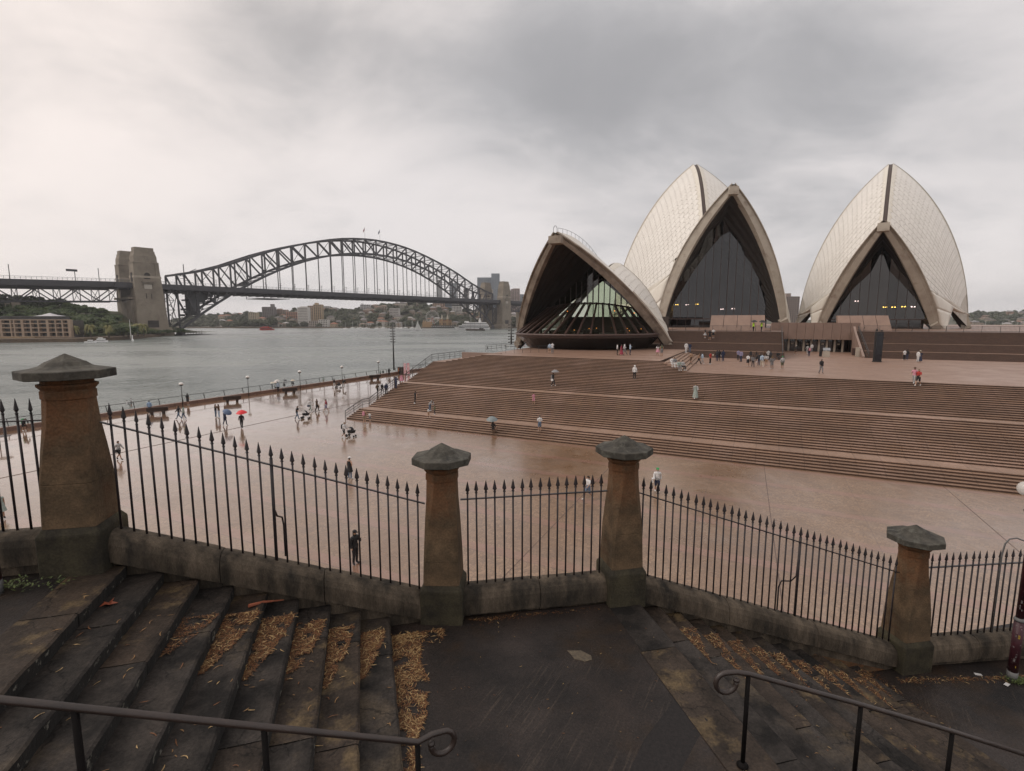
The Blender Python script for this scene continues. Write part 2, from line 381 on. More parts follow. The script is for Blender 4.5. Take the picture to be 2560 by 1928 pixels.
# ------------------------------------------------------------------ forecourt
mf, t, b = node_mat('wet_forecourt_paving')
geo = t.nodes.new('ShaderNodeNewGeometry'); sp = t.nodes.new('ShaderNodeSeparateXYZ'); t.links.new(geo.outputs['Position'], sp.inputs[0])
P_ = mth(t, 'ADD', mth(t, 'MULTIPLY', sp.outputs[0], NX), mth(t, 'MULTIPLY', sp.outputs[1], NY))
Q_ = mth(t, 'SUBTRACT', mth(t, 'MULTIPLY', sp.outputs[0], NY), mth(t, 'MULTIPLY', sp.outputs[1], NX))
def tn(scale, det, ro=.6, st=(1, 1, 1), rot=0.):
    mp = t.nodes.new('ShaderNodeMapping'); t.links.new(geo.outputs['Position'], mp.inputs[0]); mp.inputs['Scale'].default_value = st; mp.inputs['Rotation'].default_value = (0, 0, rot)
    n = t.nodes.new('ShaderNodeTexNoise'); n.inputs['Scale'].default_value = scale; n.inputs['Detail'].default_value = det; n.inputs['Roughness'].default_value = ro
    t.links.new(mp.outputs[0], n.inputs['Vector']); return n.outputs[0]
def stripe(coord, per, off, w):
    f_ = mth(t, 'FRACT', mth(t, 'DIVIDE', mth(t, 'ADD', coord, off), per))
    return mth(t, 'LESS_THAN', f_, w/per)
band = stripe(P_, 4.6, 1.1, .85)
j1 = stripe(P_, 4.6, 1.1, .05); j2 = stripe(Q_, 9.2, 3.0, .04)
joint = mth(t, 'MAXIMUM', mth(t, 'MULTIPLY', j1, .85), mth(t, 'MULTIPLY', j2, .5))
big = tn(.12, 5); med = tn(.9, 6); fine = tn(9, 4)
# small setts laid in fans
cx = mth(t, 'ADD', Q_, mth(t, 'MULTIPLY', mth(t, 'SINE', mth(t, 'MULTIPLY', P_, 5.2)), .10))
cyv = mth(t, 'ADD', P_, mth(t, 'MULTIPLY', mth(t, 'SINE', mth(t, 'MULTIPLY', Q_, 4.2)), .16))
cc = t.nodes.new('ShaderNodeCombineXYZ'); t.links.new(cx, cc.inputs[0]); t.links.new(cyv, cc.inputs[1])
vo = t.nodes.new('ShaderNodeTexVoronoi'); vo.feature = 'DISTANCE_TO_EDGE'; vo.inputs['Scale'].default_value = 5.2; vo.inputs['Randomness'].default_value = .45
t.links.new(cc.outputs[0], vo.inputs['Vector'])
vc = t.nodes.new('ShaderNodeTexVoronoi'); vc.inputs['Scale'].default_value = 5.2; vc.inputs['Randomness'].default_value = .45; t.links.new(cc.outputs[0], vc.inputs['Vector'])
edge = mrange(t, vo.outputs[0], .02, .10)
sv = t.nodes.new('ShaderNodeSeparateColor'); t.links.new(vc.outputs['Color'], sv.inputs[0])
base = mixcol(t, mrange(t, sv.outputs[0], 0, 1), (.195, .120, .068), (.30, .192, .118))
base = mixcol(t, mth(t, 'MULTIPLY', mth(t, 'SUBTRACT', 1., edge), .7), base, (.085, .055, .038))
base = mixcol(t, mth(t, 'MULTIPLY', mrange(t, big, .42, .62), .6), base, (.165, .092, .048))
pink = mixcol(t, mrange(t, fine, .35, .65), (.24, .125, .09), (.28, .155, .115))
base = mixcol(t, mth(t, 'MULTIPLY', band, mrange(t, med, .3, .6, .25, .7)), base, pink)
st2 = tn(.35, 7, .7)
base = mixcol(t, mth(t, 'MULTIPLY', mrange(t, st2, .52, .68), .5), base, (.13, .085, .058))
base = mixcol(t, mth(t, 'MULTIPLY', mrange(t, tn(.55, 6, .65, (1, .4, 1), .5), .56, .7), .45), base, (.30, .22, .16))
base = mixcol(t, mth(t, 'MULTIPLY', joint, .8), base, (.10, .06, .05))
t.links.new(base, b.inputs['Base Color'])
wet = mrange(t, mth(t, 'ADD', mth(t, 'MULTIPLY', med, .45), mth(t, 'MULTIPLY', big, .75)), .5, .72)
# the flat quay side holds more standing water
side = mrange(t, Q_, -22., -52.)
wet2 = mth(t, 'MAXIMUM', mth(t, 'MULTIPLY', wet, .5), mth(t, 'MULTIPLY', side, mrange(t, med, .25, .5, .6, 1.)))
t.links.new(mrange(t, wet2, 0, 1, .42, .12), b.inputs['Roughness'])
b.inputs['Coat Weight'].default_value = .9; b.inputs['Coat IOR'].default_value = 1.33
t.links.new(mrange(t, wet2, 0, 1, .26, .04), b.inputs['Coat Roughness']); b.inputs['IOR'].default_value = 1.5
hh = mth(t, 'ADD', mth(t, 'MULTIPLY', edge, .5), mth(t, 'MULTIPLY', fine, .5))
bp = t.nodes.new('ShaderNodeBump'); bp.inputs['Distance'].default_value = .006; t.links.new(mrange(t, wet2, 0, 1, .9, .12), bp.inputs['Strength'])
t.links.new(hh, bp.inputs['Height']); t.links.new(bp.outputs[0], b.inputs['Normal'])
m_fore = mf
mb = MB()
quay = [pq(-80, -73.6), pq(-80, 140), pq(330, 140), pq(330, -73.6)]
mb.prism([(p.x, p.y) for p in quay], -3, ZF)
tag(build('forecourt', mb, m_fore), 'wide wet pinkish granite forecourt with paving bands', kind='structure')
# drain channel
mb = MB()
a, b_ = gp(-300, 1260, ZF), gp(918, 1001, ZF); a.z = b_.z = ZF+.006; mb.beam(a, b_, .16, .012)
a, b_ = gp(1910, 1164, ZF), gp(1962, 1560, ZF); a.z = b_.z = ZF+.004; mb.beam(a, b_, .035, .006)
a, b_ = gp(2357, 1215, ZF), gp(2560, 1390, ZF); a.z = b_.z = ZF+.004; mb.beam(a, b_, .035, .006)
a, b_ = gp(1252, 1450, ZF), gp(1600, 1090, ZF); a.z = b_.z = ZF+.004; mb.beam(a, b_, .035, .006)
tag(build('drain_channel', mb, mat('drain_slot', (.085, .055, .045))), 'narrow dark drain channels across the forecourt', kind='structure')
# seat wall along the quay edge
kerb = thing('quay_seat_wall', 'low brown granite seat wall along the harbour edge of the forecourt', 'wall')
m_kerb = mat('kerb_granite', (.20, .115, .085), (.15, .09, .068), .4, 1, 5)
for i in range(70):
    p0 = 10+i*3.2
    mb = MB(); A = pq(p0+.02, -73.3); B = pq(p0+3.18, -73.3)
    mb.beam((A.x, A.y, ZF+.23), (B.x, B.y, ZF+.23), .55, .46)
    build('coping_block', mb, m_kerb, kerb)
# leaning rail along the quay
qr = thing('quay_railing', 'long bronze handrail on leaning posts above the harbour seat wall', 'railing')
mb = MB(); mb.tube([pq(p, -74.15, ZF+1.22) for p in range(8, 236, 6)], .035, 6); build('handrail', mb, m_rail, qr)
mb = MB(); mb.beam(Vector((0, 0, .1)), Vector((-.30, .15, 1.22)), .06, .10)
pm = mb.mesh('rail_post', m_rail)
for i in range(72): link('rail_post', pm, qr, pq(9+3.15*i, -73.75, ZF))

# ------------------------------------------------------------------ monumental stairs
RI, TR = .15, .42
st_ = thing('monumental_stairs', None, None); del_ = [st_]
tag(st_, 'broad flight of brown granite steps with two long landings', kind='structure')
def step_obj(parent, pa, qa, pb, qb, z, depth, name='step', mats=(m_tread, m_riser), z0=None, nose=.02):
    """one long step: riser face along p=pa, tread behind it up to pa+depth"""
    mb = MB(); z0 = z-RI-.02 if z0 is None else z0
    L0, L1 = pq(pa, qa), pq(pb, qb)
    n = Vector((NX, NY, 0))
    def P(v, d, zz): w = v+n*d; return (w.x, w.y, zz)
    # tread top, lip, riser, back
    mb.poly([P(L0, -nose, z), P(L1, -nose, z), P(L1, depth+.03, z), P(L0, depth+.03, z)], 0)
    mb.poly([P(L0, -nose, z-.035), P(L1, -nose, z-.035), P(L1, -nose, z), P(L0, -nose, z)], 0)
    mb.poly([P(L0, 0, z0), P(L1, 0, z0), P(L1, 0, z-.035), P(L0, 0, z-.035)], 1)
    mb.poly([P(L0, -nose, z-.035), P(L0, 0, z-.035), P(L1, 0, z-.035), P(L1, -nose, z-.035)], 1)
    mb.poly([P(L0, depth+.03, z0), P(L0, 0, z0), P(L0, 0, z), P(L0, depth+.03, z)], 1)
    mb.poly([P(L1, 0, z0), P(L1, depth+.03, z0), P(L1, depth+.03, z), P(L1, 0, z)], 1)
    ms = list(mats)
    if ms[0] is m_tread: ms[0] = m_treads[int(abs(z*61.7)) % 3]
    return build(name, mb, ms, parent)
QR = 75.0
steps = []            # (p, z) of every riser, used to stand people on the stairs
p = 46.0; z = ZF
QL = -45.2
def flight(p, z, n, land, ql=QL, qr=QR, parent=st_, ri=RI, tr=TR, mats=(m_tread, m_riser)):
    for i in range(n):
        z += ri
        last = i == n-1
        step_obj(parent, p, ql, p, qr, z, (land if last else tr), mats=mats, nose=.02)
        steps.append((p, z, ql, qr)); p += (land if last else tr)
    return p, z
p, z = flight(p, z, 6, 1.9)
LAND1 = (p-1.9, p, z)
p, z = flight(p, z, 16, 1.7)
LAND2 = (p-1.7, p, z)
p, z = flight(p, z, 16, TR)
ZL_, PBR = z, p-TR                       # lower terrace level and brink
# landing slabs, each its own stone, 4 mm proud
for (a, b_, zz) in (LAND1, LAND2):
    q = QL
    while q < QR-1:
        mb = MB(); w = 3.62
        pts = [pq(a+.03, q+.03), pq(b_-.04, q+.03), pq(b_-.04, q+w-.03), pq(a+.03, q+w-.03)]
        mb.prism([(v.x, v.y) for v in pts], zz+.001, zz+.006); build('paving_slab', mb, m_tread, st_); q += w
# lower terrace sheet and restaurant terrace steps
mb = MB(); pts = [pq(PBR+.2, QL), pq(PBR+.2, 130), pq(260, 130), pq(260, QL-6)]
mb.prism([(v.x, v.y) for v in pts], ZL_-.6, ZL_-.004)
m_terr = mat('terrace_granite', (.27, .168, .118), (.215, .132, .094), .36, .35, 6, .003, 8, r2=.55, c3=(.33, .21, .165), s3=3, lo3=.5, hi3=.75)
tag(build('lower_terrace', mb, m_terr), 'pinkish granite terrace in front of the entrance', kind='structure')
pr, zr = PBR+TR, ZL_
QC0, QC1 = -8.6, -11.7                    # right corner, which runs back diagonally
rs = thing('restaurant_terrace_steps', None, None); tag(rs, 'seven granite steps up to the restaurant terrace, wrapping round its corner', kind='structure')
for i in range(7):
    zr += RI; f_ = i/6
    ql = QL+2.2+5.2*f_*.9; qr_ = QC0-(QC0-QC1)*f_*1.0
    last = i == 6
    step_obj(rs, pr, ql, pr, qr_, zr, 60 if last else TR, mats=(m_tread, m_riser), z0=zr-RI-.02)
    steps.append((pr, zr, ql, qr_)); pr += TR
    # return along the side
    mb = MB(); A = pq(pr-TR, qr_); 
PRT, ZRT = pr-TR, zr
# side steps of the restaurant terrace (descend to the right)
for i in range(7):
    zz = ZL_+RI*(7-i); q0 = QC1+(QC0-QC1)*(i/6); pfr = PRT-TR*i
    mb = MB(); pts = [pq(pfr, q0-.0), pq(pfr, q0+.5), pq(96, q0+.5-1.2), pq(96, q0-1.2)]
    mb.prism([(v.x, v.y) for v in pts], ZL_-.1, zz); 
    if i > 0: build('side_step', mb, [m_tread], rs)
mb = MB(); pts = [pq(PRT+.3, QL+7.0), pq(PRT+.3, QC1), pq(96, QC1-1.2), pq(170, QC1-1.2), pq(170, QL-2)]
mb.prism([(v.x, v.y) for v in pts], ZRT-.5, ZRT+.004)
tag(build('restaurant_terrace', mb, m_terr), 'granite terrace round the restaurant shells', kind='structure')

# ------------------------------------------------------------------ upper stairs to the halls
ZT = 13.88
def upper(pb, ql, qr, label):
    g_ = thing('hall_stairs', None, None); tag(g_, label, kind='structure')
    p, z = pb, ZL_; n = 28; ri = (ZT-ZL_)/n
    for i in range(n):
        z += ri; land = (i in (6, 14)); last = i == n-1
        d = 14 if last else (1.1 if land else .37)
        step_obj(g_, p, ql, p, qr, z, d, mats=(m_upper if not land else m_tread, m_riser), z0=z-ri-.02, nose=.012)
        steps.append((p, z, ql, qr)); p += d
    return p-14
pc = upper(91.5, -17.0, 3.3, 'brown granite steps up to the larger hall, with people on them')
pt = upper(102.2, 15.7, 95, 'long brown granite steps up to the smaller hall, right of the entrance')
mb = MB(); pts = [pq(pc+1, -17), pq(pc+1, 3.3), pq(119.5, 3.3), pq(119.5, 15.7), pq(pt+1, 15.7), pq(pt+1, 110), pq(290, 110), pq(290, -40), pq(128, -40), pq(118, -17)]
mb.prism([(v.x, v.y) for v in pts], ZL_, ZT-.003)
tag(build('podium', mb, m_terr), 'granite podium carrying the two halls', kind='structure')
def ground_z(x, y):
    P = x*NX+y*NY; Q = x*NY-y*NX; zz = ZF if Q > -73 else 0
    for (pp, z_, a, b2) in steps:
        if P >= pp-.02 and a <= Q <= b2: zz = max(zz, z_) if P < 260 else zz
    if P > PRT and QL+4 < Q < QC1-.5 and P < 96: zz = max(zz, ZRT)
    if P > PBR and Q > QL: zz = max(zz, ZL_) if P < 260 else zz
    return zz
def hit(u, v):
    r = ray(u, v); k = 20.0; last = k
    while k < 400:
        pnt = Vector((0, 0, HCAM))+r*k
        if pnt.z <= ground_z(pnt.x, pnt.y)+.001:
            return Vector((pnt.x, pnt.y, ground_z(pnt.x, pnt.y)))
        k += .05
    return Vector((pnt.x, pnt.y, ZF))
# ------------------------------------------------------------------ shells
import numpy as np
class Shell:
    """two half shells cut from one sphere each, mirrored about the hall's centre plane"""
    def __init__(s, p, R, nr, nrow, gap, rim, xmax=1.0, tlow=.6):
        ox, oy, ang, w, zf, aa, za, ab, zb = p
        s.p = p; s.R = R; s.nr = nr; s.nrow = nrow; s.gap = gap; s.rim = rim; s.gx = gap; s.xmax = xmax; s.tlow = tlow
        s.a = np.array([sin(ang), cos(ang), 0.]); s.l = np.array([s.a[1], -s.a[0], 0.]); s.O = np.array([ox, oy, 0.]); s.Z = np.array([0, 0, 1.])
        s.H = {}
        for sd in (-1, 1):
            l = s.l*sd; F = s.O+l*w+s.Z*zf; A = s.O+s.a*aa+s.Z*za; B = s.O+s.a*ab+s.Z*zb
            e1, e2 = A-F, B-F; nn = np.cross(e1, e2); n2 = nn@nn
            cc = F+(np.cross(nn, e1)*(e2@e2)+np.cross(e2, nn)*(e1@e1))/(2*n2)
            r = np.linalg.norm(cc-F); nn = nn/np.sqrt(n2)
            if nn@(l+s.Z) > 0: nn = -nn
            Cn = cc+nn*np.sqrt(max(R*R-r*r, 1.)); D = Cn-l*((Cn-s.O)@l)
            ga = lambda P: math.atan2((P-D)[2], (P-D)@s.a)
            s.H[sd] = (F, Cn, D, ga(A), ga(B), np.linalg.norm(A-D), l)
    def pt(s, sd, x, t, off=0.0, gap=None):
        """x: 0 at the mouth .. 1 at the last rib, t: 0 at the foot .. 1 at the ridge"""
        F, Cn, D, tA, tB, rr, l = s.H[sd]
        an = tA+(tB-tA)*x; Q = D+rr*(cos(an)*s.a+sin(an)*s.Z)
        v0 = (F-Cn)/s.R; v1 = (Q-Cn)/np.linalg.norm(Q-Cn); om = math.acos(max(-1, min(1, float(v0@v1))))
        d = (math.sin((1-t)*om)*v0+math.sin(t*om)*v1)/math.sin(om)
        P = Cn+(s.R+off)*d+l*((s.gap if gap is None else gap))
        return Vector(P)
def tri_area_px(P):
    q = []
    for p in P:
        d = p.y*CT-(p.z-HCAM)*ST; q.append((FOC*p.x/d, FOC*(p.y*ST+(p.z-HCAM)*CT)/d))
    a = 0
    for i in range(len(q)): a += q[i][0]*q[(i+1) % len(q)][1]-q[(i+1) % len(q)][0]*q[i][1]
    return a/2
def build_shell(S, hall, lids, mc=None):
    mc = mc or m_conc
    body = MB(); n, m = S.nr*2, 26
    for sd in (-1, 1):
        G = [[S.pt(sd, S.xmax*i/n, j/m, -.10) for j in range(m+1)] for i in range(n+1)]
        body.grid(G, 0, flip=sd > 0)
        if S.xmax < 1:
            body.grid([[S.pt(sd, S.xmax+(1-S.xmax)*i/3, S.tlow*j/12, -.10) for j in range(13)] for i in range(4)], 0, flip=sd > 0)
    sh = build('roof_shell', body, [m_joint], hall, smooth=True)
    inn = MB()
    for sd in (-1, 1):
        th = S.rim*.55
        G = [[S.pt(sd, S.xmax*min(1, i/(n*2)), j/m, -(th+(.55 if (i//2) % 2 else 0)*min(1, j/m*1.6))) for j in range(m+1)] for i in range(n*2+1)]
        inn.grid(G, 0, flip=sd < 0)
        # close the last rib
        G2 = [[S.pt(sd, S.xmax, j/m, -.1), S.pt(sd, S.xmax, j/m, -th-.6)] for j in range(m+1)]; inn.grid(G2, 0, flip=sd > 0)
        G2 = [[S.pt(sd, S.xmax*i/n, 1, -.1), S.pt(sd, S.xmax*i/n, 1, -th-.6)] for i in range(n+1)]; inn.grid(G2, 0, flip=sd < 0)
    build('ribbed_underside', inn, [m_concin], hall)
    # rim beam of the mouth: outer lip and main face
    for sd in (-1, 1):
        rim = MB(); K = 30; dx = 1.1/(S.nr*2.6)
        prof = ((.02, .06), (-.006, .02), (-.006, -.16), (.006, -.2), (.006, -S.rim*.38), (-.004, -S.rim*.42), (-.004, -1.0*S.rim), (.045, -1.05*S.rim), (.05, -.1))
        G = []
        for j in range(K+1):
            row = []
            for (x, o) in prof:
                tt = j/K; row.append(S.pt(sd, x*1.2, tt, o*(1 if o > -.3 else (.62+.38*sin(pi*min(1, tt*.9+.1))))))
            G.append(row)
        rim.grid(G, 0, flip=sd > 0); build('mouth_rim', rim, [mc], hall)
    # ridge slot
    sl = MB()
    G = []
    for i in range(n+1):
        L_ = S.pt(-1, S.xmax*i/n, 1, -.25); R_ = S.pt(1, S.xmax*i/n, 1, -.25); G.append([L_, R_])
    sl.grid(G, 0); build('ridge_slot', sl, [m_slot], hall)
    # apex block
    A = (S.pt(-1, 0, 1, -S.rim*.95)+S.pt(1, 0, 1, -S.rim*.95))/2
    ab = MB(); sgn = 1
    M = Matrix((tuple(S.l), tuple(S.a), (0, 0, 1))).transposed()
    ab.box(A+Vector(S.a)*.6, (S.gap*2+1.5, 2.0, S.rim*.75), M); build('apex_block', ab, [mc], hall)
    # tile lids
    for sd in (-1, 1):
        F, Cn, D, tA, tB, rr, l = S.H[sd]; lenr = S.R*math.acos(max(-1, min(1, float(((F-Cn)/S.R)@((D+rr*S.Z-Cn)/S.R)))))
        for i in range(S.nr):
            x0, x1 = i/S.nr, (i+1)/S.nr
            low_ = x1 > S.xmax+.001
            xm = (x0+x1)/2
            wmax = (S.pt(sd, x0, 1)-S.pt(sd, x1, 1)).length; rl = S.R*1.0
            ribL = (S.pt(sd, xm, 1)-S.pt(sd, xm, 0)).length
            for k in range(S.nrow):
                t0, t1 = .03+.97*k/S.nrow, .03+.97*(k+1)/S.nrow
                wid = (S.pt(sd, x0, (t0+t1)/2)-S.pt(sd, x1, (t0+t1)/2)).length
                if wid < .35 or (low_ and t1 > S.tlow): continue
                g = min(.045/wid, .2)*(x1-x0)*1.0; gs = .042/ribL
                dl = .30*wid/ribL
                a0, a1 = x0+g, x1-g; b0 = t0+gs; b1 = t1-gs
                ends = k == S.nrow-1
                c = []
                for (x, t_, pk) in ((a0, b0, 0), (xm, b0, 1), (a1, b0, 0), (a1, b1, 0), (xm, b1, 1), (a0, b1, 0)):
                    tt = t_+(dl if pk else 0)
                    if k == 0 and t_ == b0: tt = t_
                    if ends and t_ == b1: tt = 1.0
                    c.append((x, min(1.0, tt)))
                top = [S.pt(sd, x, t_, .0) for x, t_ in c]
                area = tri_area_px(top); area = area if sd < 0 else -area
                lids.append((area, S, sd, c, i in (0,) or (k >= S.nrow-1), top))
def lid_geo(mb, L, mi):
    _, S, sd, c, _e, top = L
    bot = [S.pt(sd, x, t_, -.11) for x, t_ in c]
    n = len(mb.v); mb.v += [tuple(p) for p in top+bot]
    fs = [(0, 1, 4, 5), (1, 2, 3, 4)]+[(i, 6+i, 6+(i+1) % 6, (i+1) % 6) for i in range(6)]
    for f in fs:
        f = f if sd < 0 else tuple(reversed(f))
        mb.f.append(tuple(n+k for k in reversed(f))); mb.m.append(mi)
def finish_lids(hall, lids):
    lids.sort(key=lambda L: -abs(L[0]) if L[0]*1 != 0 else 0)
    rnd = random.Random(3); rest = MB()
    # lids that face the camera first
    face = sorted(lids, key=lambda L: -max(L[0], -L[0]*.0))
    for n, L in enumerate(face):
        mi = 3 if L[4] else rnd.choice((0, 0, 1, 2))
        if n < 290:
            mb = MB(); lid_geo(mb, L, 0)
            build('tile_lid', mb, [(m_lid+[m_cream])[mi]], hall)
        else: lid_geo(rest, L, mi)
    tag(build('tile_lids', rest, m_lid+[m_cream], hall), kind='stuff')

def panel_wall(S, hall, g, z0, pw, glass, zdoor=None, name='glass_panel', fold=None):
    """vertical glazing across the mouth, cut to the shell's inner face"""
    prof = {}
    Oa = Vector(S.O); a = Vector(S.a); l = Vector(S.l)
    for sd in (-1, 1):
        pts = []
        for i in range(0, 61):
            prev = None
            for j in range(0, 41):
                P = S.pt(sd, i/60, j/40, -S.rim*.62); aa = (P-Oa).dot(a)
                if prev is not None and (prev[0]-g)*(aa-g) <= 0 and abs(aa-prev[0]) > 1e-6:
                    k = (g-prev[0])/(aa-prev[0]); Q = prev[1].lerp(P, k); pts.append((abs((Q-Oa).dot(l)), Q.z))
                prev = (aa, P)
        for i in range(0, 60):
            P0_, P1_ = S.pt(sd, i/60, 1, -S.rim*.62), S.pt(sd, (i+1)/60, 1, -S.rim*.62); q0_, q1_ = (P0_-Oa).dot(a), (P1_-Oa).dot(a)
            if (q0_-g)*(q1_-g) <= 0: Q = P0_.lerp(P1_, (g-q0_)/(q1_-q0_)); pts.append((abs((Q-Oa).dot(l)), Q.z))
        pts.sort(); prof[sd] = pts
    def top(x):
        pts = prof[1 if x > 0 else -1]; X = abs(x)
        if not pts or X > pts[-1][0]: return None
        best = max((z for xx, z in pts if abs(xx-X) < .7), default=None)
        if best is None or X < pts[0][0]: best = min(pts, key=lambda q: abs(q[0]-X))[1]
        return best
    wmax = max(p_[-1][0] for p_ in prof.values() if p_)
    n = int(2*wmax/pw); M = Matrix((tuple(S.l), tuple(S.a), (0, 0, 1))).transposed()
    rnd = random.Random(5); black = MB()
    for i in range(n):
        x0 = -n*pw/2+i*pw; x1 = x0+pw
        z0_, z1_ = top(x0+.01), top(x1-.01)
        if z0_ is None and z1_ is None: continue
        z0_ = z0_ or z0+.5; z1_ = z1_ or z0+.5
        if max(z0_, z1_) < z0+.6: continue
        dd = rnd.uniform(-.05, .05)
        def P(x, d, z): return Oa+l*x+a*(g+d)+Vector((0, 0, z))
        t0_, t1_ = max(z0_, z0+.1), max(z1_, z0+.1)
        if fold is None:
            mb = MB(); mb.poly([P(x0+.05, dd, z0), P(x1-.05, -dd, z0), P(x1-.05, -dd, t1_), P(x0+.05, dd, t0_)]); build(name, mb, [glass], hall)
        else:                                     # upright below a stepped fold, canted out over it
            f0, f1 = min(t0_, fold(x0)), min(t1_, fold(x1)); k = .40
            if min(f0, f1) > z0+.3:
                mb = MB(); mb.poly([P(x0+.05, dd, z0), P(x1-.05, -dd, z0), P(x1-.05, -dd, f1), P(x0+.05, dd, f0)]); build(name, mb, [glass], hall)
            if max(t0_-f0, t1_-f1) > .2:
                e0, e1 = t0_-f0, t1_-f1; mb = MB(); mb.poly([P(x0+.05, dd, f0), P(x1-.05, -dd, f1), P(x1-.05, -dd-k*e1, t1_+.25*k*e1), P(x0+.05, dd-k*e0, t0_+.25*k*e0)]); build('canted_'+name, mb, [glass], hall)
        mb = MB(); mb.beam(P(x0, 0, z0), P(x0, 0, max(z0+.2, z0_ if fold is None else min(z0_, fold(x0)))), .10, .30, up=a); build('mullion', mb, [m_bronze], hall)
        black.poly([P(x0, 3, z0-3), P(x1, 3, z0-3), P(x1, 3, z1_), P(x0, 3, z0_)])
        # transoms
        if max(z0_, z1_) > z0+5:
            pass
    if glass is m_glass: build('black_backing_sheet', black, [m_dark], hall)  # black sheet behind the panes stands in for the unlit foyer
    # sill and recessed doors below
    if zdoor is None: return
    mb = MB(); mb.beam(Oa-l*wmax+a*g+Vector((0, 0, z0-.12)), Oa+l*wmax+a*g+Vector((0, 0, z0-.12)), .5, .24)
    build('sill', mb, [m_bronze], hall)
    if zdoor is not None:
        nd = int(2*wmax/2.4)
        for i in range(nd):
            x0 = -wmax+i*2.4; mb = MB(); mb.poly([P(x0+.06, 1.5, zdoor), P(x0+2.34, 1.5, zdoor), P(x0+2.34, 1.5, z0-.2), P(x0+.06, 1.5, z0-.2)]); build('glass_door', mb, [glass], hall)
        mb = MB()
        for i in range(nd+1): mb.beam(P(-wmax+i*2.4, 1.5, zdoor), P(-wmax+i*2.4, 1.5, z0), .12, .12)
        build('door_frame', mb, [m_bronze], hall)
def side_shell(Sf, St, hall, sd, xm=.33, flip=False):
    """the small cream shell between the feet of the two back-to-back shells"""
    M_ = Sf.pt(sd, .03, xm, .1); K = Sf.pt(sd, .02, .0, .1); L_ = St.pt(sd, .0, .04, .2)
    l = Vector(Sf.l)*sd; a = Vector(Sf.a)
    J = K.lerp(L_, .22)+Vector((0, 0, 2.6))+l*.3; U = K.lerp(L_, .62)+Vector((0, 0, 2.3)); L2 = L_+Vector((0, 0, .6))
    def patch(A, B, D, E_, n=6, bulge=.5, name='side_shell', m=m_cream):
        mb = MB(); G = []
        for i in range(n+1):
            row = []
            for j in range(n+1):
                s_, t_ = i/n, j/n; P = (A.lerp(B, s_)).lerp(E_.lerp(D, s_), t_)
                P = P+(l*.7+Vector((0, 0, .7)))*bulge*sin(pi*s_)*sin(pi*t_); row.append(P)
            G.append(row)
        mb.grid(G); o = build(name, mb, [m], hall, smooth=True)
        so = o.modifiers.new('thickness', 'SOLIDIFY'); so.thickness = .35; so.offset = 0
        return o
    M1 = Sf.pt(sd, .03, xm*.97, .1)
    patch(M_, M_.lerp(L2, .5)+Vector((0, 0, .6)), L2, M1.lerp(U, .8), bulge=-1.2)
    patch(M1, M1.lerp(U, .75), J, Sf.pt(sd, .03, xm*.5, .1), bulge=.2)
    patch(Sf.pt(sd, .03, xm*.5, .1), J, K+l*.9-Vector((0, 0, .6)), K-Vector((0, 0, .6)), bulge=.1)
def legs(S, hall, zb, w=1.6):
    for sd in (-1, 1):
        F = S.pt(sd, 0, 0, 0); mb = MB()
        p1 = S.pt(sd, .02, .05, -S.rim*.5); p2 = F+Vector(S.a)*.5-Vector(S.l)*sd*.2; p2.z = zb
        mb.beam(p1, p2-Vector((0, 0, .1)), w, w*.8, up=Vector(S.a)); build('pedestal', mb, [m_conc], hall)

# ---- smaller hall (right)
th = thing('theatre_hall', 'right-hand hall under a tall symmetrical pair of white tiled shells, seen head on', 'concert building', (0, 0, 0))
TF = Shell([88.794, 125.062, .625, 11.982, 14.339, -15.195, 37.192, 25.069, 22.062], 75.2, 10, 12, .35, 2.3)
TT = Shell([97.565, 137.219, .625, 18.099, 14.3, 21.29, 60.991, -15.107, 29.693], 75.1, 20, 24, .50, 2.0, 18/20, .66)
lids = []
build_shell(TF, th, []); build_shell(TT, th, lids); l2 = []
TFl = []; 
for S_ in (TF,):
    pass
finish_lids(th, lids)
panel_wall(TF, th, 2.4, 16.2, 1.9, m_glass, zdoor=ZT, fold=lambda x: 16.2+13*(1-min(1, abs(x)/10.8)**1.2)+(3.4 if -1.2 < x < .9 else 0))
for sd in (-1, 1): side_shell(TF, TT, th, sd)
legs(TF, th, ZT); legs(TT, th, ZT, 1.8)
# ---- larger hall (middle)
ch = thing('concert_hall', 'largest pair of white tiled shells, in the middle behind the restaurant shells', 'concert building')
CF = Shell([57.482, 141.183, .184, 16.674, 14.294, -6.836, 50.317, 18.583, 23.521], 55, 12, 14, .40, 2.6)
CT_ = Shell([57.35, 160.288, .231, 25.433, 14.3, 21.327, 68.538, -17.887, 34.244], 79.5, 21, 26, .55, 2.2, 19/21, .76)
lids = []
build_shell(CF, ch, lids); build_shell(CT_, ch, lids); finish_lids(ch, lids)
panel_wall(CF, ch, 3.4, 16.4, 2.05, m_glass, zdoor=ZT, fold=lambda x: 16.4+24*(1-min(1, abs(x-1.6)/16)**1.3))
for sd in (-1, 1): side_shell(CF, CT_, ch, sd, .36)
legs(CF, ch, ZT, 2.0); legs(CT_, ch, ZT, 2.0)
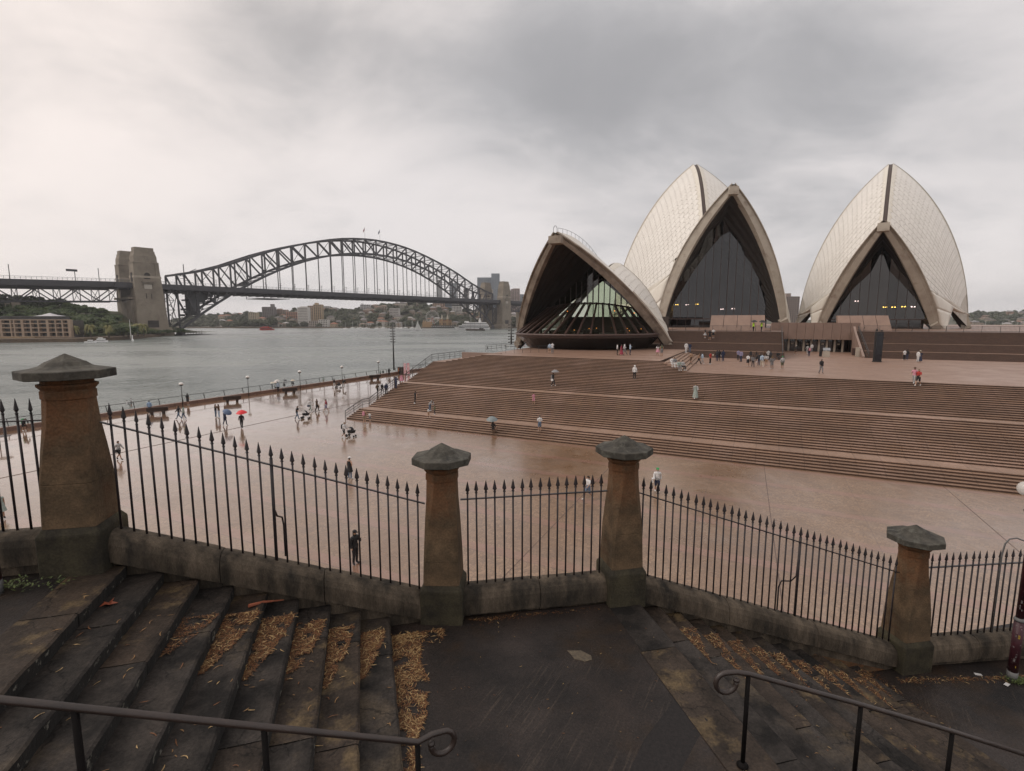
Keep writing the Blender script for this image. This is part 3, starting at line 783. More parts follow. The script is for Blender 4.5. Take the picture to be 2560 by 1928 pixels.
# ---- restaurant (left)
rh = thing('restaurant_hall', 'lowest shells on the left, with a glazed restaurant bulging out under the mouth', 'restaurant building')
RF = Shell([15.431, 100.954, .436, 15.877, 10.684, -20.43, 29.71, 9.043, 25.534], 75.2, 9, 13, .30, 1.55)
RT = Shell([22.189, 115.475, .436, 12.976, 10.7, 7.113, 29.088, -6.974, 25.534], 32.7, 10, 14, .25, 1.2)
lids = []
build_shell(RF, rh, lids, m_concr); build_shell(RT, rh, lids, m_concr); finish_lids(rh, lids)
legs(RF, rh, ZRT, 1.3); legs(RT, rh, ZRT, 1.2)
if True:
    Mq = RF.pt(1, .02, .47, .12); Pq_ = RT.pt(1, .25, .10, .15); Fq = RF.pt(1, .01, .0, .1)
    Pq_ = dp_(1658, 794, 107.5); Qq = dp_(1674, 846, 100.5); Tq = dp_(1689, 868, 97.5)
    m1 = RF.pt(1, .02, .24, .12); m0 = RF.pt(1, .02, .03, .1)
    def sp_patch(A, B, D, E_, nm='side_shell', n=5, bulge=0):
        mb = MB(); G = [[(A.lerp(B, i/n)).lerp(E_.lerp(D, i/n), j/n)+Vector((.4, -.1, .6))*bulge*sin(pi*i/n)*sin(pi*j/n) for j in range(n+1)] for i in range(n+1)]
        mb.grid(G); o = build(nm, mb, [m_cream], rh); so = o.modifiers.new('thickness', 'SOLIDIFY'); so.thickness = .3; so.offset = 0
    cuts_ = [0, .3, .55, .8, 1]
    for ca, cb in zip(cuts_, cuts_[1:]):
        e1 = lambda k: RF.pt(1, .02, .47*(1-k)+.06*k, .12)
        def e2(k): return Mq.lerp(Pq_, k/.45) if k < .45 else (Pq_.lerp(Qq, (k-.45)/.3) if k < .75 else Qq.lerp(Tq, (k-.75)/.25))
        sp_patch(e1(ca+.004), e1(cb-.004), e2(cb-.004), e2(ca+.004))
# lamps glowing behind the glass
def lamps(S, hall, g, pxs, m):
    Oa = Vector(S.O); a = Vector(S.a)
    for (u, v) in pxs:
        r = ray(u, v); cam0 = Vector((0, 0, HCAM)); k = ((Oa+a*(g))-cam0).dot(a)/r.dot(a); P = cam0+r*k
        mb = MB(); 
        for dx in (-.28, .28): mb.lathe([(.02, -.16), (.17, -.08), (.17, .08), (.02, .16)], 8, P+Vector(S.l)*dx)
        build('lamp', mb, [m], hall)
lamps(CF, ch, 3.9, [(1668, 762), (1692, 762), (1742, 761)], m_lampy); lamps(CF, ch, 3.9, [(1718, 762), (1805, 773), (1833, 772)], m_lampw)
lamps(TF, th, 2.9, [(2212, 768), (2234, 768), (2259, 767)], m_lampy); lamps(TF, th, 2.9, [(2142, 753), (2283, 767)], m_lampw)

# ---- restaurant glazing
Ro = Vector(RF.O); Ra = Vector(RF.a); Rl = Vector(RF.l)
def RL(l, a, z): P = Ro+Rl*l+Ra*a; return Vector((P.x, P.y, z))
NP = 18
def rimpt(k):                                    # along the sill ring, -1..1
    th_ = k*radians(78); return RL(14.3*sin(th_)/sin(radians(78))*1.0-.4, -15.2*cos(th_)+1.2, 13.35+.1*k)
def basept(k):
    th_ = k*radians(74); return RL(12.0*sin(th_)/sin(radians(74))-.4, -13.4*cos(th_)+1.6, ZRT)
def toppt(k): return RL(10.2*k-.6, .6-2.4*cos(k*1.4), 19.2-1.3*k*k)
ring = MB(); ring.tube([rimpt(-1+2*i/40)+Vector((0, 0, 0)) for i in range(41)], .22, 8); build('sill_ring', ring, [m_bronze], rh, smooth=True)
prevt = None
for i in range(NP):
    k0, k1 = -1+2*i/NP, -1+2*(i+1)/NP; km = (k0+k1)/2
    a0, a1, t0, t1 = rimpt(k0), rimpt(k1), toppt(k0), toppt(k1)
    i0, i1 = a0.lerp(t0, .27), a1.lerp(t1, .27)
    for (q0, q1, q2, q3, nm_) in ((a0, a1, i1, i0, 'lower_pane'), (i0, i1, t1, t0, 'sloping_pane')):
        mb = MB(); c_ = (q0+q1+q2+q3)/4; mb.poly([c_+(q-c_)*.985 for q in (q0, q1, q2, q3)]); build(nm_, mb, [m_glass_r], rh)
    mb = MB(); mb.beam(a0, t0, .28, .5); build('sloping_mullion', mb, [m_bronze], rh)
    # wall below, leaning in towards its foot
    b0, b1 = basept(k0), basept(k1); c0, c1 = a0-Vector((0, 0, .25)), a1-Vector((0, 0, .25))
    kn = .62 if -.45 < km < .75 else .0
    w0, w1 = c0.lerp(b0, .12), c1.lerp(b1, .12)
    mb = MB(); mb.poly([w0, w1, b1, b0] if True else []); 
    build('base_glass', mb, [m_glass], rh)
    mb = MB(); mb.poly([c0, c1, w1, w0]); build('base_band', mb, [m_bronze], rh)
mb = MB(); mb.tube([toppt(-1+2*i/30) for i in range(31)], .16, 6); build('upper_ring', mb, [m_bronze], rh)
# floor, back wall, tables in the gloom
mb = MB(); pts = [rimpt(-1+2*i/24) for i in range(25)]+[RL(12, 20, 0), RL(-12, 20, 0)]
mb.prism([(p_.x, p_.y) for p_ in pts], 13.0, 13.15); build('restaurant_floor', mb, [m_slot], rh)
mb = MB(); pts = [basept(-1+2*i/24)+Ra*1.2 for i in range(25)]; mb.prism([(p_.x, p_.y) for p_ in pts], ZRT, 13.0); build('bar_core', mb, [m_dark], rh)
panel_wall(RF, rh, 1.4, 19.0, 1.15, m_glass_r, name='upper_pane')
# rear glazing to the north
panel_wall(RT, rh, 4.0, 13.6, 1.3, m_glass_r, name='rear_pane')
mb = MB(); A_, B_ = RL(-12.5, 17.5, 14.9), RL(12.5, 17.5, 14.9); mb.beam(A_, B_, .4, 3.6); build('dark_rear_box', mb, [m_slot], rh)  # added box darkens the low rear glazing, standing in for dark furniture
# terraces of the dining room
mb = MB()
rr_ = random.Random(11)
for i in range(26):
    l_, a_ = rr_.uniform(-8, 9), rr_.uniform(-9, 8); P = RL(l_, a_, 13.15)
    mb.lathe([(.5, .72), (.5, .76)], 8, P); mb.lathe([(.05, 0), (.05, .72)], 5, P)
    for q in range(3):
        an = rr_.uniform(0, 6.3); mb.box(P+Vector((cos(an)*.8, sin(an)*.8, .45)), (.4, .4, .9))
tag(build('dining_furniture', mb, [m_bronze], rh), kind='stuff')
for i in range(16):
    l_, a_ = rr_.uniform(-4, 10), rr_.uniform(-8, 6); mb = MB(); mb.lathe([(.02, -.1), (.12, 0), (.02, .1)], 6, RL(l_, a_, rr_.choice((14.0, 14.3, 17.2, 17.6))))
    build('table_lamp', mb, [m_lampo], rh)
# ridge handrails over the apex of the restaurant shell
mb = MB(); pts = [(RF.pt(-1, x/14, 1, .75)+RF.pt(1, x/14, 1, .75))/2+Rl*.5 for x in range(13)]; mb.tube(pts, .03, 5)
for x in range(13): mb.beam(pts[x], pts[x]-Vector((0, 0, .75)), .04)
A = RF.pt(-1, 0, 1, 0); B = RF.pt(1, 0, 1, 0)
for P, Q in (((A), A+Vector((0, 0, .6))), (B, B+Vector((0, 0, .6))), (A+Vector((0, 0, .6)), A.lerp(B, .3)+Vector((0, 0, .95))), (A.lerp(B, .3)+Vector((0, 0, .95)), A.lerp(B, .7)+Vector((0, 0, .95))), (A.lerp(B, .7)+Vector((0, 0, .95)), B+Vector((0, 0, .6)))): mb.beam(P, Q, .06)
build('ridge_handrail', mb, [m_rail], rh)

# ------------------------------------------------------------------ entrance block between the stairs
def up(u, v, p):
    r = ray(u, v); k = p/(r.x*NX+r.y*NY); return Vector((0, 0, HCAM))+r*k
en = thing('entrance_block', 'low concrete entrance with a plain panelled fascia over dark glass doors', 'entrance')
PE = 117.2
zt_, zb_ = 15.45, 12.15
q0, q1 = 1.5, 16.6
n_ = 10
mb = MB(); 
for i in range(n_):
    qa, qb = q0+(q1-q0)*i/n_+.02, q0+(q1-q0)*(i+1)/n_-.02
    mb = MB(); A, B = pq(PE, qa), pq(PE, qb); A2, B2 = pq(PE-.5, qa), pq(PE-.5, qb); A3, B3 = pq(PE+.6, qa), pq(PE+.6, qb)
    V = lambda w, z: (w.x, w.y, z)
    mb.poly([V(A, zb_), V(B, zb_), V(B2, zt_), V(A2, zt_)]); mb.poly([V(A2, zt_), V(B2, zt_), V(B3, zt_), V(A3, zt_)]); mb.poly([V(A3, zb_), V(B3, zb_), V(B, zb_), V(A, zb_)])
    mb.poly([V(A, zb_), V(A2, zt_), V(A3, zt_), V(A3, zb_)]); mb.poly([V(B2, zt_), V(B, zb_), V(B3, zb_), V(B3, zt_)])
    build('fascia_panel', mb, [m_wall], en)
mb = MB(); pts = [pq(PE+.4, q0), pq(PE+.4, q1), pq(PE+12, q1), pq(PE+12, q0)]; mb.prism([(v.x, v.y) for v in pts], zb_+.3, zt_-.12); build('roof_slab', mb, [m_wall], en)
nd = 9
for i in range(nd):
    qa, qb = 3.5+12*i/nd, 3.5+12*(i+1)/nd; mb = MB(); A, B = pq(PE+1.8, qa+.15), pq(PE+1.8, qb-.15)
    mb.poly([V(A, ZL_+.01), V(B, ZL_+.01), V(B, zb_+.3), V(A, zb_+.3)]); build('glass_door', mb, [m_glass], en)
    mb = MB(); P = pq(PE+1.4, qa); mb.box((P.x, P.y, (ZL_+zb_+.3)/2), (.34, .5, zb_+.3-ZL_), RZ(-.46)); build('door_pier', mb, [m_conc], en)
    if i % 2: 
        mb = MB(); P = pq(PE+1.7, (qa+qb)/2); mb.box((P.x, P.y, ZL_+1.5), (.4, .03, .3), RZ(-.46)); build('door_notice', mb, [m_conc], en)
mb = MB(); pts = [pq(PE+2.2, 3.3), pq(PE+2.2, 15.7), pq(PE+2.4, 15.7), pq(PE+2.4, 3.3)]; mb.prism([(v.x, v.y) for v in pts], ZL_, zb_+.3); build('black_lobby_sheet', mb, [m_dark], en)  # black slab behind the doors stands in for an unlit lobby
# raised stair bulkheads in front of each hall
def bulk(u0, u1, u2, u3, p, label, ztop):
    g_ = thing('stair_bulkhead', label, 'low wall')
    A, B = up(u0, 823, p), up(u1, 823, p); A2, B2 = up(u2, 790, p+1.2), up(u3, 790, p+1.2); n = 4
    for i in range(n):
        f0, f1 = i/n+.004, (i+1)/n-.004; mb = MB()
        a_, b_, c_, d_ = A.lerp(B, f0), A.lerp(B, f1), B2.lerp(A2, 1-f1), B2.lerp(A2, 1-f0)
        a_.z = b_.z = ZT; c_.z = d_.z = ztop; nb = Vector((NX, NY, 0))*2.5
        mb.poly([a_, b_, c_, d_]); mb.poly([d_, c_, c_+nb, d_+nb]); 
        if i == 0: mb.poly([a_, d_, d_+nb, a_+nb])
        if i == n-1: mb.poly([b_, b_+nb, c_+nb, c_])
        build('granite_panel', mb, [m_kerbp], g_)
m_kerbp = mat('bulkhead_granite', (.29, .195, .15), (.24, .16, .125), .5, .8, 5)
bulk(1773, 1913, 1778, 1913, 110, 'pinkish granite bulkhead with a sloping front before the middle hall glass', 16.92)
bulk(2096, 2232, 2093, 2221, 119.5, 'pinkish granite bulkhead with slanted right end before the right-hand hall', 16.85)
# railings along the top of the upper stairs
def fence_line(label, pts, h=1.05, post=2.4, bal=.16, cat='railing', rails=(1.05, .12), parentname='terrace_railing'):
    g_ = thing(parentname, label, cat)
    for A, B in zip(pts, pts[1:]):
        L = (B-A).length; n = max(1, round(L/post))
        mb = MB()
        for r in rails: mb.beam(A+Vector((0, 0, r)), B+Vector((0, 0, r)), .05, .045)
        build('rail', mb, [m_rail], g_)
        pm = MB(); pm.beam((0, 0, 0), (0, 0, h), .06, .05); pmm = pm.mesh('post', m_rail)
        for i in range(n+1): link('post', pmm, g_, A.lerp(B, i/n))
        if bal:
            mb = MB(); k = int(L/bal)
            for i in range(k): P = A.lerp(B, i/k); mb.beam(P+Vector((0, 0, .12)), P+Vector((0, 0, h)), .022, .022)
            tag(build('balusters', mb, [m_rail], g_), kind='stuff')
    return g_
fence_line('thin railing with close balusters above the middle upper stairs', [pq(pc+1.2, -16, ZT), pq(pc+1.2, 1.2, ZT)])
fence_line('long thin railing with close balusters above the right-hand upper stairs', [pq(pt+1.2, 16.9, ZT), pq(pt+1.2, 92, ZT)])
def slope_rail(label, p0, p1, q, z0, z1, n=7, parentname='stair_handrail'):
    g_ = thing(parentname, label, 'handrail'); A, B = pq(p0, q, z0), pq(p1, q, z1)
    for h in (1.0, .55):
        mb = MB(); mb.beam(A+Vector((0, 0, h)), B+Vector((0, 0, h)), .06, .06); build('rail', mb, [m_rail], g_)
    pm = MB(); pm.beam((0, 0, -.1), (0, 0, 1.0), .06, .06); pmm = pm.mesh('post', m_rail)
    for i in range(n+1): link('post', pmm, g_, A.lerp(B, i/n))
slope_rail('sloping handrail down the right side of the middle upper stairs', 91.2, 104, 3.0, ZL_+.1, ZT)
slope_rail('sloping handrail down the left side of the right-hand upper stairs', 102, 114.6, 16.0, ZL_+.1, ZT)
# screen tower, bins, sign
def up0(u, v, z): return gp(u, v, z)
sc_t = thing('screen_tower', 'tall black outdoor screen tower standing at the foot of the right-hand stairs', 'screen', gp(2192, 905, ZL_), radians(-30))
mb = MB(); mb.box((0, 0, 2.3), (1.05, .55, 4.5)); build('casing', mb, [m_black], sc_t)
mb = MB(); mb.box((.1, -.29, 2.3), (.78, .03, 4.2)); build('screen_panel', mb, [m_glass_blk := mat('screen_black', (.008, .009, .014), None, .15)], sc_t)
mb = MB(); mb.box((-.35, 0, 4.75), (.25, .4, .3)); mb.box((.25, 0, 4.68), (.3, .3, .18)); mb.beam((-.35, 0, 4.6), (-.35, 0, 5.05), .06); mb.box((.62, 0, 3.6), (.3, .2, .14)); build('speaker_fitting', mb, [m_black], sc_t)
mb = MB(); mb.box((0, 0, .05), (1.2, .8, .1)); build('base_plate', mb, [m_black], sc_t)
def post_box(u, v, z, w, d, h, label, cat, m, nm_):
    mb = MB(); mb.box((0, 0, h/2), (w, d, h)); mb.box((0, 0, h+.04), (w*1.1, d*1.1, .08)); mb.box((0, -d/2-.01, h*.7), (w*.6, .03, h*.2), mi=0)
    o = build(nm_, mb, [m], None, loc=gp(u, v, z)); o.rotation_euler = (0, 0, -.46); return tag(o, label, cat)
post_box(2136, 888, ZL_, .8, .8, 1.15, 'dark square litter bin beside the entrance side wall', 'bin', m_bronze, 'litter_bin')
post_box(2143, 892, ZL_, .6, .5, 1.5, 'pale stone bollard unit standing in front of the dark bin', 'pillar', m_conc, 'service_pillar')
sg = thing('information_stand', 'small tilted information panel on a stone plinth in front of the entrance doors', 'sign', gp(2065, 893, ZL_), -.3)
mb = MB(); mb.box((0, 0, .5), (1.0, .5, 1.0)); build('plinth', mb, [m_conc], sg)
mb = MB(); mb.box((0, -.05, 1.35), (1.1, .05, .5), Matrix.Rotation(-.5, 3, 'X')); build('panel', mb, [mat('info_panel', (.35, .38, .40), (.2, .2, .22), .4, 8)], sg)
post_box(2051, 891, ZL_, .4, .4, 1.1, 'small dark bin left of the information stand', 'bin', m_black, 'litter_bin')
# side wall of the right-hand upper stairs
sw = thing('stair_side_wall', 'slanting pale granite side wall left of the right-hand upper stairs', 'wall')
mb = MB(); A = pq(102.0, 15.5); B = pq(114.5, 15.5); Vq = Vector((NY, -NX, 0))*-.35
pl = [(A.x, A.y, ZL_), (B.x, B.y, ZL_), (B.x, B.y, ZT+.9), (B.x-(B.x-A.x)*.2, B.y-(B.y-A.y)*.2, ZT-.3), (A.x, A.y, ZL_+.25)]
n0 = len(mb.v); mb.poly(pl); mb.poly([tuple(Vector(p_)+Vq) for p_ in reversed(pl)])
for i in range(5): mb.poly([pl[i], tuple(Vector(pl[i])+Vq), tuple(Vector(pl[(i+1) % 5])+Vq), pl[(i+1) % 5]])
build('granite_panel', mb, [m_wall], sw)
# ------------------------------------------------------------------ foreground: old sandstone stair
m_sand = mat('weathered_sandstone', (.145, .098, .058), (.045, .035, .023), .9, 2.6, 9, .010, 22, c3=(.14, .060, .026), s3=1.3, lo3=.53, hi3=.76, grain=.35, gs=45, spec=.25, obj=True, zband=((.13, .060, .028), 1.0, 1.95))
m_cap = mat('lichen_capstone', (.080, .074, .061), (.026, .025, .022), .8, 4, 9, .003, 30, c3=(.11, .11, .093), s3=9, lo3=.52, hi3=.75, grain=.3, gs=50, spec=.3)
m_cope = mat('stained_coping', (.135, .108, .080), (.030, .025, .019), .85, 1.9, 9, .010, 22, grain=.35, gs=45, spec=.25, stretch=(2.4, 2.4, .7), c3=(.022, .020, .017), s3=1.3, lo3=.48, hi3=.7)
m_base = mat('mossy_plinth', (.066, .058, .036), (.026, .023, .017), .85, 2.4, 9, .010, 22, grain=.35, gs=45, spec=.25, c3=(.02, .018, .015), s3=2.5, lo3=.5, hi3=.7)
m_slab = mat('worn_wet_step', (.038, .032, .028), (.011, .010, .0095), .42, 2.0, 10, .007, 22, r2=.75, lo=.4, hi=.6, c3=(.078, .060, .040), s3=1.2, lo3=.55, hi3=.72, grain=.5, gs=40, spec=.18, cracks=1.1)
m_slab2 = mat('worn_wet_step_brown', (.050, .037, .028), (.015, .012, .010), .45, 2.2, 9, .007, 22, r2=.7, c3=(.105, .076, .042), s3=3.0, lo3=.54, hi3=.7, grain=.5, gs=40, spec=.18, cracks=1.1)
m_edge = mat('shaded_lichen_riser', (.014, .012, .010), (.005, .0045, .004), .95, 6, 8, .012, 20, c3=(.16, .155, .13), s3=11, lo3=.60, hi3=.68)  # near-black base carries the shade of the risers; pale spots are lichen
m_asph = mat('wet_landing', (.030, .023, .020), (.009, .008, .008), .30, 1.3, 10, .006, 34, r2=.6, c3=(.026, .016, .009), s3=1.0, lo3=.52, hi3=.7, grain=.5, gs=45, spec=.25, lines=((.045, .035, .028), -1.05, (1, 26, 1), 1.9, .57, .66))
m_hrail = mat('brown_handrail', (.036, .024, .020), (.020, .014, .012), .42, 6, 4, .0006, 60, spec=.6)
m_hpost = mat('black_handrail_post', (.006, .005, .005), None, .7, spec=.12)
ZL0 = 12.2; SR = .131
SD = Vector((.279, -.960, 0)); SU = Vector((-.960, -.279, 0)); P0 = Vector((-1.47, 5.72, 0))
stairs_l = thing('stone_stairs', None, None); tag(stairs_l, 'worn dark sandstone steps climbing to the left', kind='structure')
stairs_r = thing('stone_stairs', None, None); tag(stairs_r, 'worn dark sandstone steps going down to the right', kind='structure')
rnd = random.Random(21)
def stone(parent, A, B, Cc, D, z0, z1, m, me, jit=.008, name='step_stone', n=14, round_=.02):
    """a slab whose worn nosing runs from A to B; D, C are the back corners"""
    mb = MB(); sd = rnd.uniform(0, 100)
    top = []; low = []; lip = []
    dirn = (B-A).normalized(); outn = (A-D); outn = (outn-dirn*outn.dot(dirn)).normalized()
    for i in range(n+1):
        t = i/n; P = A.lerp(B, t); w = noise.noise(Vector((sd, t*(B-A).length*3.5, 0)))*jit*.7+noise.noise(Vector((sd+9, t*(B-A).length*16, 0)))*jit*.9
        if abs(t-.5) > .47: w -= .012
        dz = noise.noise(Vector((sd+5, t*4, 0)))*.004
        top.append(P-outn*(round_-w)+Vector((0, 0, z1+dz))); lip.append(P+outn*w+Vector((0, 0, z1-round_*.7+dz)))
        low.append(P+outn*(w*.6-.012)+Vector((0, 0, z0)))
    back = [D.lerp(Cc, i/n)+Vector((0, 0, z1)) for i in range(n+1)]
    mid = [top[i].lerp(back[i], .5)+Vector((0, 0, -.006+.004*noise.noise(Vector((sd, i*.4, 3))))) for i in range(n+1)]
    mb.grid([back, mid, top], 0); mb.grid([top, lip], 0); mb.grid([lip, low], 1)
    mb.poly([back[0], Vector((back[0].x, back[0].y, z0)), low[0], lip[0], top[0]], 1)
    mb.poly([top[n], lip[n], low[n], Vector((back[n].x, back[n].y, z0)), back[n]], 1)
    o = build(name, mb, [m, me], parent)
    bm = bmesh.new(); bm.from_mesh(o.data); bmesh.ops.recalc_face_normals(bm, faces=bm.faces); bm.to_mesh(o.data); bm.free()
    return o
def joints(L, r, lo=1.1, hi=2.0, first=None):
    s = [0]; x = first if first else r.uniform(.7, 1.5)
    while x < L-.5: s.append(x); x += r.uniform(lo, hi)
    return s+[L]
T_L = .342
for i in range(9):
    A0 = P0+SU*(T_L*i)+SD*(-.30); L = 5.2; d = T_L+.05 if i < 8 else .46
    js = joints(L, rnd, first=[None, None, None, 2.2, None, .95, 1.5, 1.05, 1.0][i])
    for a, b_ in zip(js, js[1:]):
        A, B = A0+SD*(a+.004), A0+SD*(b_-.004)
        stone(stairs_l, A, B, B+SU*d, A+SU*d, ZL0+SR*i-.06, ZL0+SR*(i+1), rnd.choice((m_slab, m_slab, m_slab2)) if i < 8 else m_slab2, m_edge, jit=.007 if i < 5 else .014)
mb = MB(); A0 = P0+SU*(T_L*8+.455)+SD*(-.5); zt2 = ZL0+SR*9-.006
pts = [A0, A0+SD*6, A0+SD*6+SU*6, A0+SU*6+SD*-.5]; mb.prism([(v.x, v.y) for v in pts], zt2-.4, zt2)
tag(build('upper_landing', mb, m_asph), 'dark wet landing at the top left of the stone stairs', kind='structure')
# middle landing
DA = radians(12.6); DV = Vector((cos(DA), sin(DA), 0)); DS = Vector((sin(DA), -cos(DA), 0)); D0 = Vector((1.78, 6.24, 0)); T_R = .331
mb = MB(); a, b_ = P0+SD*(-.3), P0+SD*5.5; c_, d_ = D0+DS*5.5, D0-DS*.3
pts = [a+SU*.1, b_+SU*.1, c_-DV*.42, d_-DV*.42]; pts2 = [(v.x, v.y) for v in pts]
mb.prism(pts2, ZL0-.4, ZL0-.003)
tag(build('middle_landing', mb, m_asph), 'dark wet landing between the two flights of stone steps', kind='structure')
js = [0, 1.02, 2.72, 3.9, 5.4]
for a, b_ in zip(js, js[1:]):
    A, B = D0+DS*(a-.28), D0+DS*(b_-.288); w = .45 if a != 1.02 else .47
    stone(stairs_r, A, B, B-DV*w, A-DV*w, ZL0-.12, ZL0+(.002 if a == 1.02 else 0), m_slab2 if a == 1.02 else m_slab, m_edge, .008)
for j in range(1, 12):
    ang = DA+radians(.38*j); dv = DV; ds = Vector((sin(ang), -cos(ang), 0)); A0 = D0+DV*(T_R*j)-ds*.35; z1 = ZL0-SR*j
    js = joints(5.6, rnd)
    for a, b_ in zip(js, js[1:]):
        A, B = A0+ds*(a+.004), A0+ds*(b_-.004)
        stone(stairs_r, A, B, B-DV*(T_R+.06), A-DV*(T_R+.06), z1-SR-.05, z1, rnd.choice((m_slab, m_slab2, m_slab2)), m_edge, .009)
mb = MB(); A0 = D0+DV*(T_R*11+.01); ZB = ZL0-SR*12
pts = [A0-DS*.6-DV*.1, A0+DS*5.6-DV*.1, A0+DS*5.6+DV*7, A0-DS*.6+DV*7]; mb.prism([(v.x, v.y) for v in pts], ZB-.5, ZB)
tag(build('lower_landing', mb, m_asph), 'dark wet landing at the foot of the right-hand stone steps', kind='structure')
# patch of mortar, dark asphalt repair, scratches on the landing
def flat(name, label, pxs, z, m, h=.004):
    mb = MB(); pts = [gp(u, v, z) for u, v in pxs]; mb.prism([(p_.x, p_.y) for p_ in pts], z-.002, z+h)
    return tag(build(name, mb, m), label, kind='structure')
flat('mortar_patch', 'small pale worn mortar patch in the middle landing', [(1418, 1627), (1452, 1627), (1478, 1640), (1480, 1650), (1462, 1655), (1436, 1648), (1426, 1636)], ZL0-.003, mat('mortar', (.11, .088, .058), (.05, .04, .03), .8, 30, 6))
flat('asphalt_repair', 'smooth bluish asphalt repair strip on the middle landing', [(1690, 1745), (1770, 1800), (1700, 1930), (1570, 1935), (1610, 1850)], ZL0-.003, mat('asphalt_patch', (.022, .019, .019), (.014, .013, .013), .6, 30, 4, spec=.2, grain=.3), .001)

# ---- wall line with pillars
PIL = [(Vector((-4.60, 5.22, 0)), radians(11.6), ZL0+9*SR, .58), (Vector((-.88, 6.20, 0)), radians(-2), ZL0, .53),
       (Vector((1.50, 6.63, 0)), radians(12), ZL0, .525), (Vector((6.16, 7.40, 0)), radians(9), ZB, .53)]
PIL.insert(0, (Vector((-8.1, 4.35, 0)), radians(12), ZL0+9*SR, .55)); PIL.append((Vector((9.6, 7.75, 0)), radians(6), ZB, .53))
plab = ['squat sandstone pillar hidden off to the far left', 'largest sandstone pillar with wide flat cap, at the left above the steps',
        'tapering sandstone pillar at the foot of the left steps, beside the leaf litter', 'tapering sandstone pillar with lichened cap at the head of the right steps',
        'tapering sandstone pillar lowest on the right, at the foot of the right steps', 'squat sandstone pillar off to the far right']
def sq(w, c):                                   # square with cut corners c (0 = square)
    h = w/2; k = h-c
    return [(-k, -h), (k, -h), (h, -k), (h, k), (k, h), (-k, h), (-h, k), (-h, -k)]
for n, (P, rz, z0, w) in enumerate(PIL):
    if n in (0, 5): continue
    pl = thing('gate_pillar', plab[n], 'pillar', (P.x, P.y, z0), rz, 'sandstone pillars of the iron fence')
    def loft(name, prof, m, sm=False):
        mb = MB(); R_ = []
        for (wd, cc, z) in prof:
            k = len(mb.v); R_.append(k)
            for x, y in sq(wd, cc): mb.v.append((x, y, z))
        for a, b_ in zip(R_, R_[1:]):
            for j in range(8): mb.f.append((a+j, a+(j+1) % 8, b_+(j+1) % 8, b_+j)); mb.m.append(0)
        mb.f.append(tuple(R_[0]+j for j in reversed(range(8)))); mb.f.append(tuple(R_[-1]+j for j in range(8))); mb.m += [0, 0]
        o = build(name, mb, [m], pl); bv = o.modifiers.new('worn', 'BEVEL'); bv.width = .004; bv.segments = 1; bv.limit_method = 'ANGLE'; return o
    loft('plinth', [(w, .02, -.05), (w, .02, .42), (w*.985, .02, .44), (w*.86, .02, .50)], m_base)
    zj = (.96, .80, .98, .88)[n-1]; wj = w*(.855-.035*(zj-.5)/.4); loft('shaft', [(w*.855, .02, .50), (wj, .03, zj-.004), (wj-.008, .03, zj)], m_sand)
    loft('shaft', [(wj-.008, .03, zj), (wj, .03, zj+.004), (w*.76, .06, 1.3), (w*.72, .095, 1.55), (w*.705, .12, 1.82)], m_sand)
    loft('neck', [(w*.74, .125, 1.82), (w*.74, .125, 1.90), (w*.70, .12, 1.91), (w*.80, .13, 1.95), (w*.80, .13, 1.975), (w*.70, .12, 1.98), (w*.70, .12, 2.03)], m_sand)
    cw = .70 if n > 1 else .76; co = cw*.293
    loft('capstone', [(cw*.97, co*.97, 2.03), (cw, co, 2.034), (cw, co, 2.112), (cw*.985, co*.985, 2.118), (cw*.70, co*.70, 2.134), (cw*.52, co*.52, 2.158), (cw*.40, co*.40, 2.198), (cw*.365, co*.365, 2.202), (.01, .003, 2.278)], m_cap)
WALLS = []
for n in range(5):
    (A, ra, za, wa), (B, rb, zb, wb) = PIL[n], PIL[n+1]
    d = (B-A).normalized(); WALLS.append((A+d*(wa*.5-.04), B-d*(wb*.5-.04)))
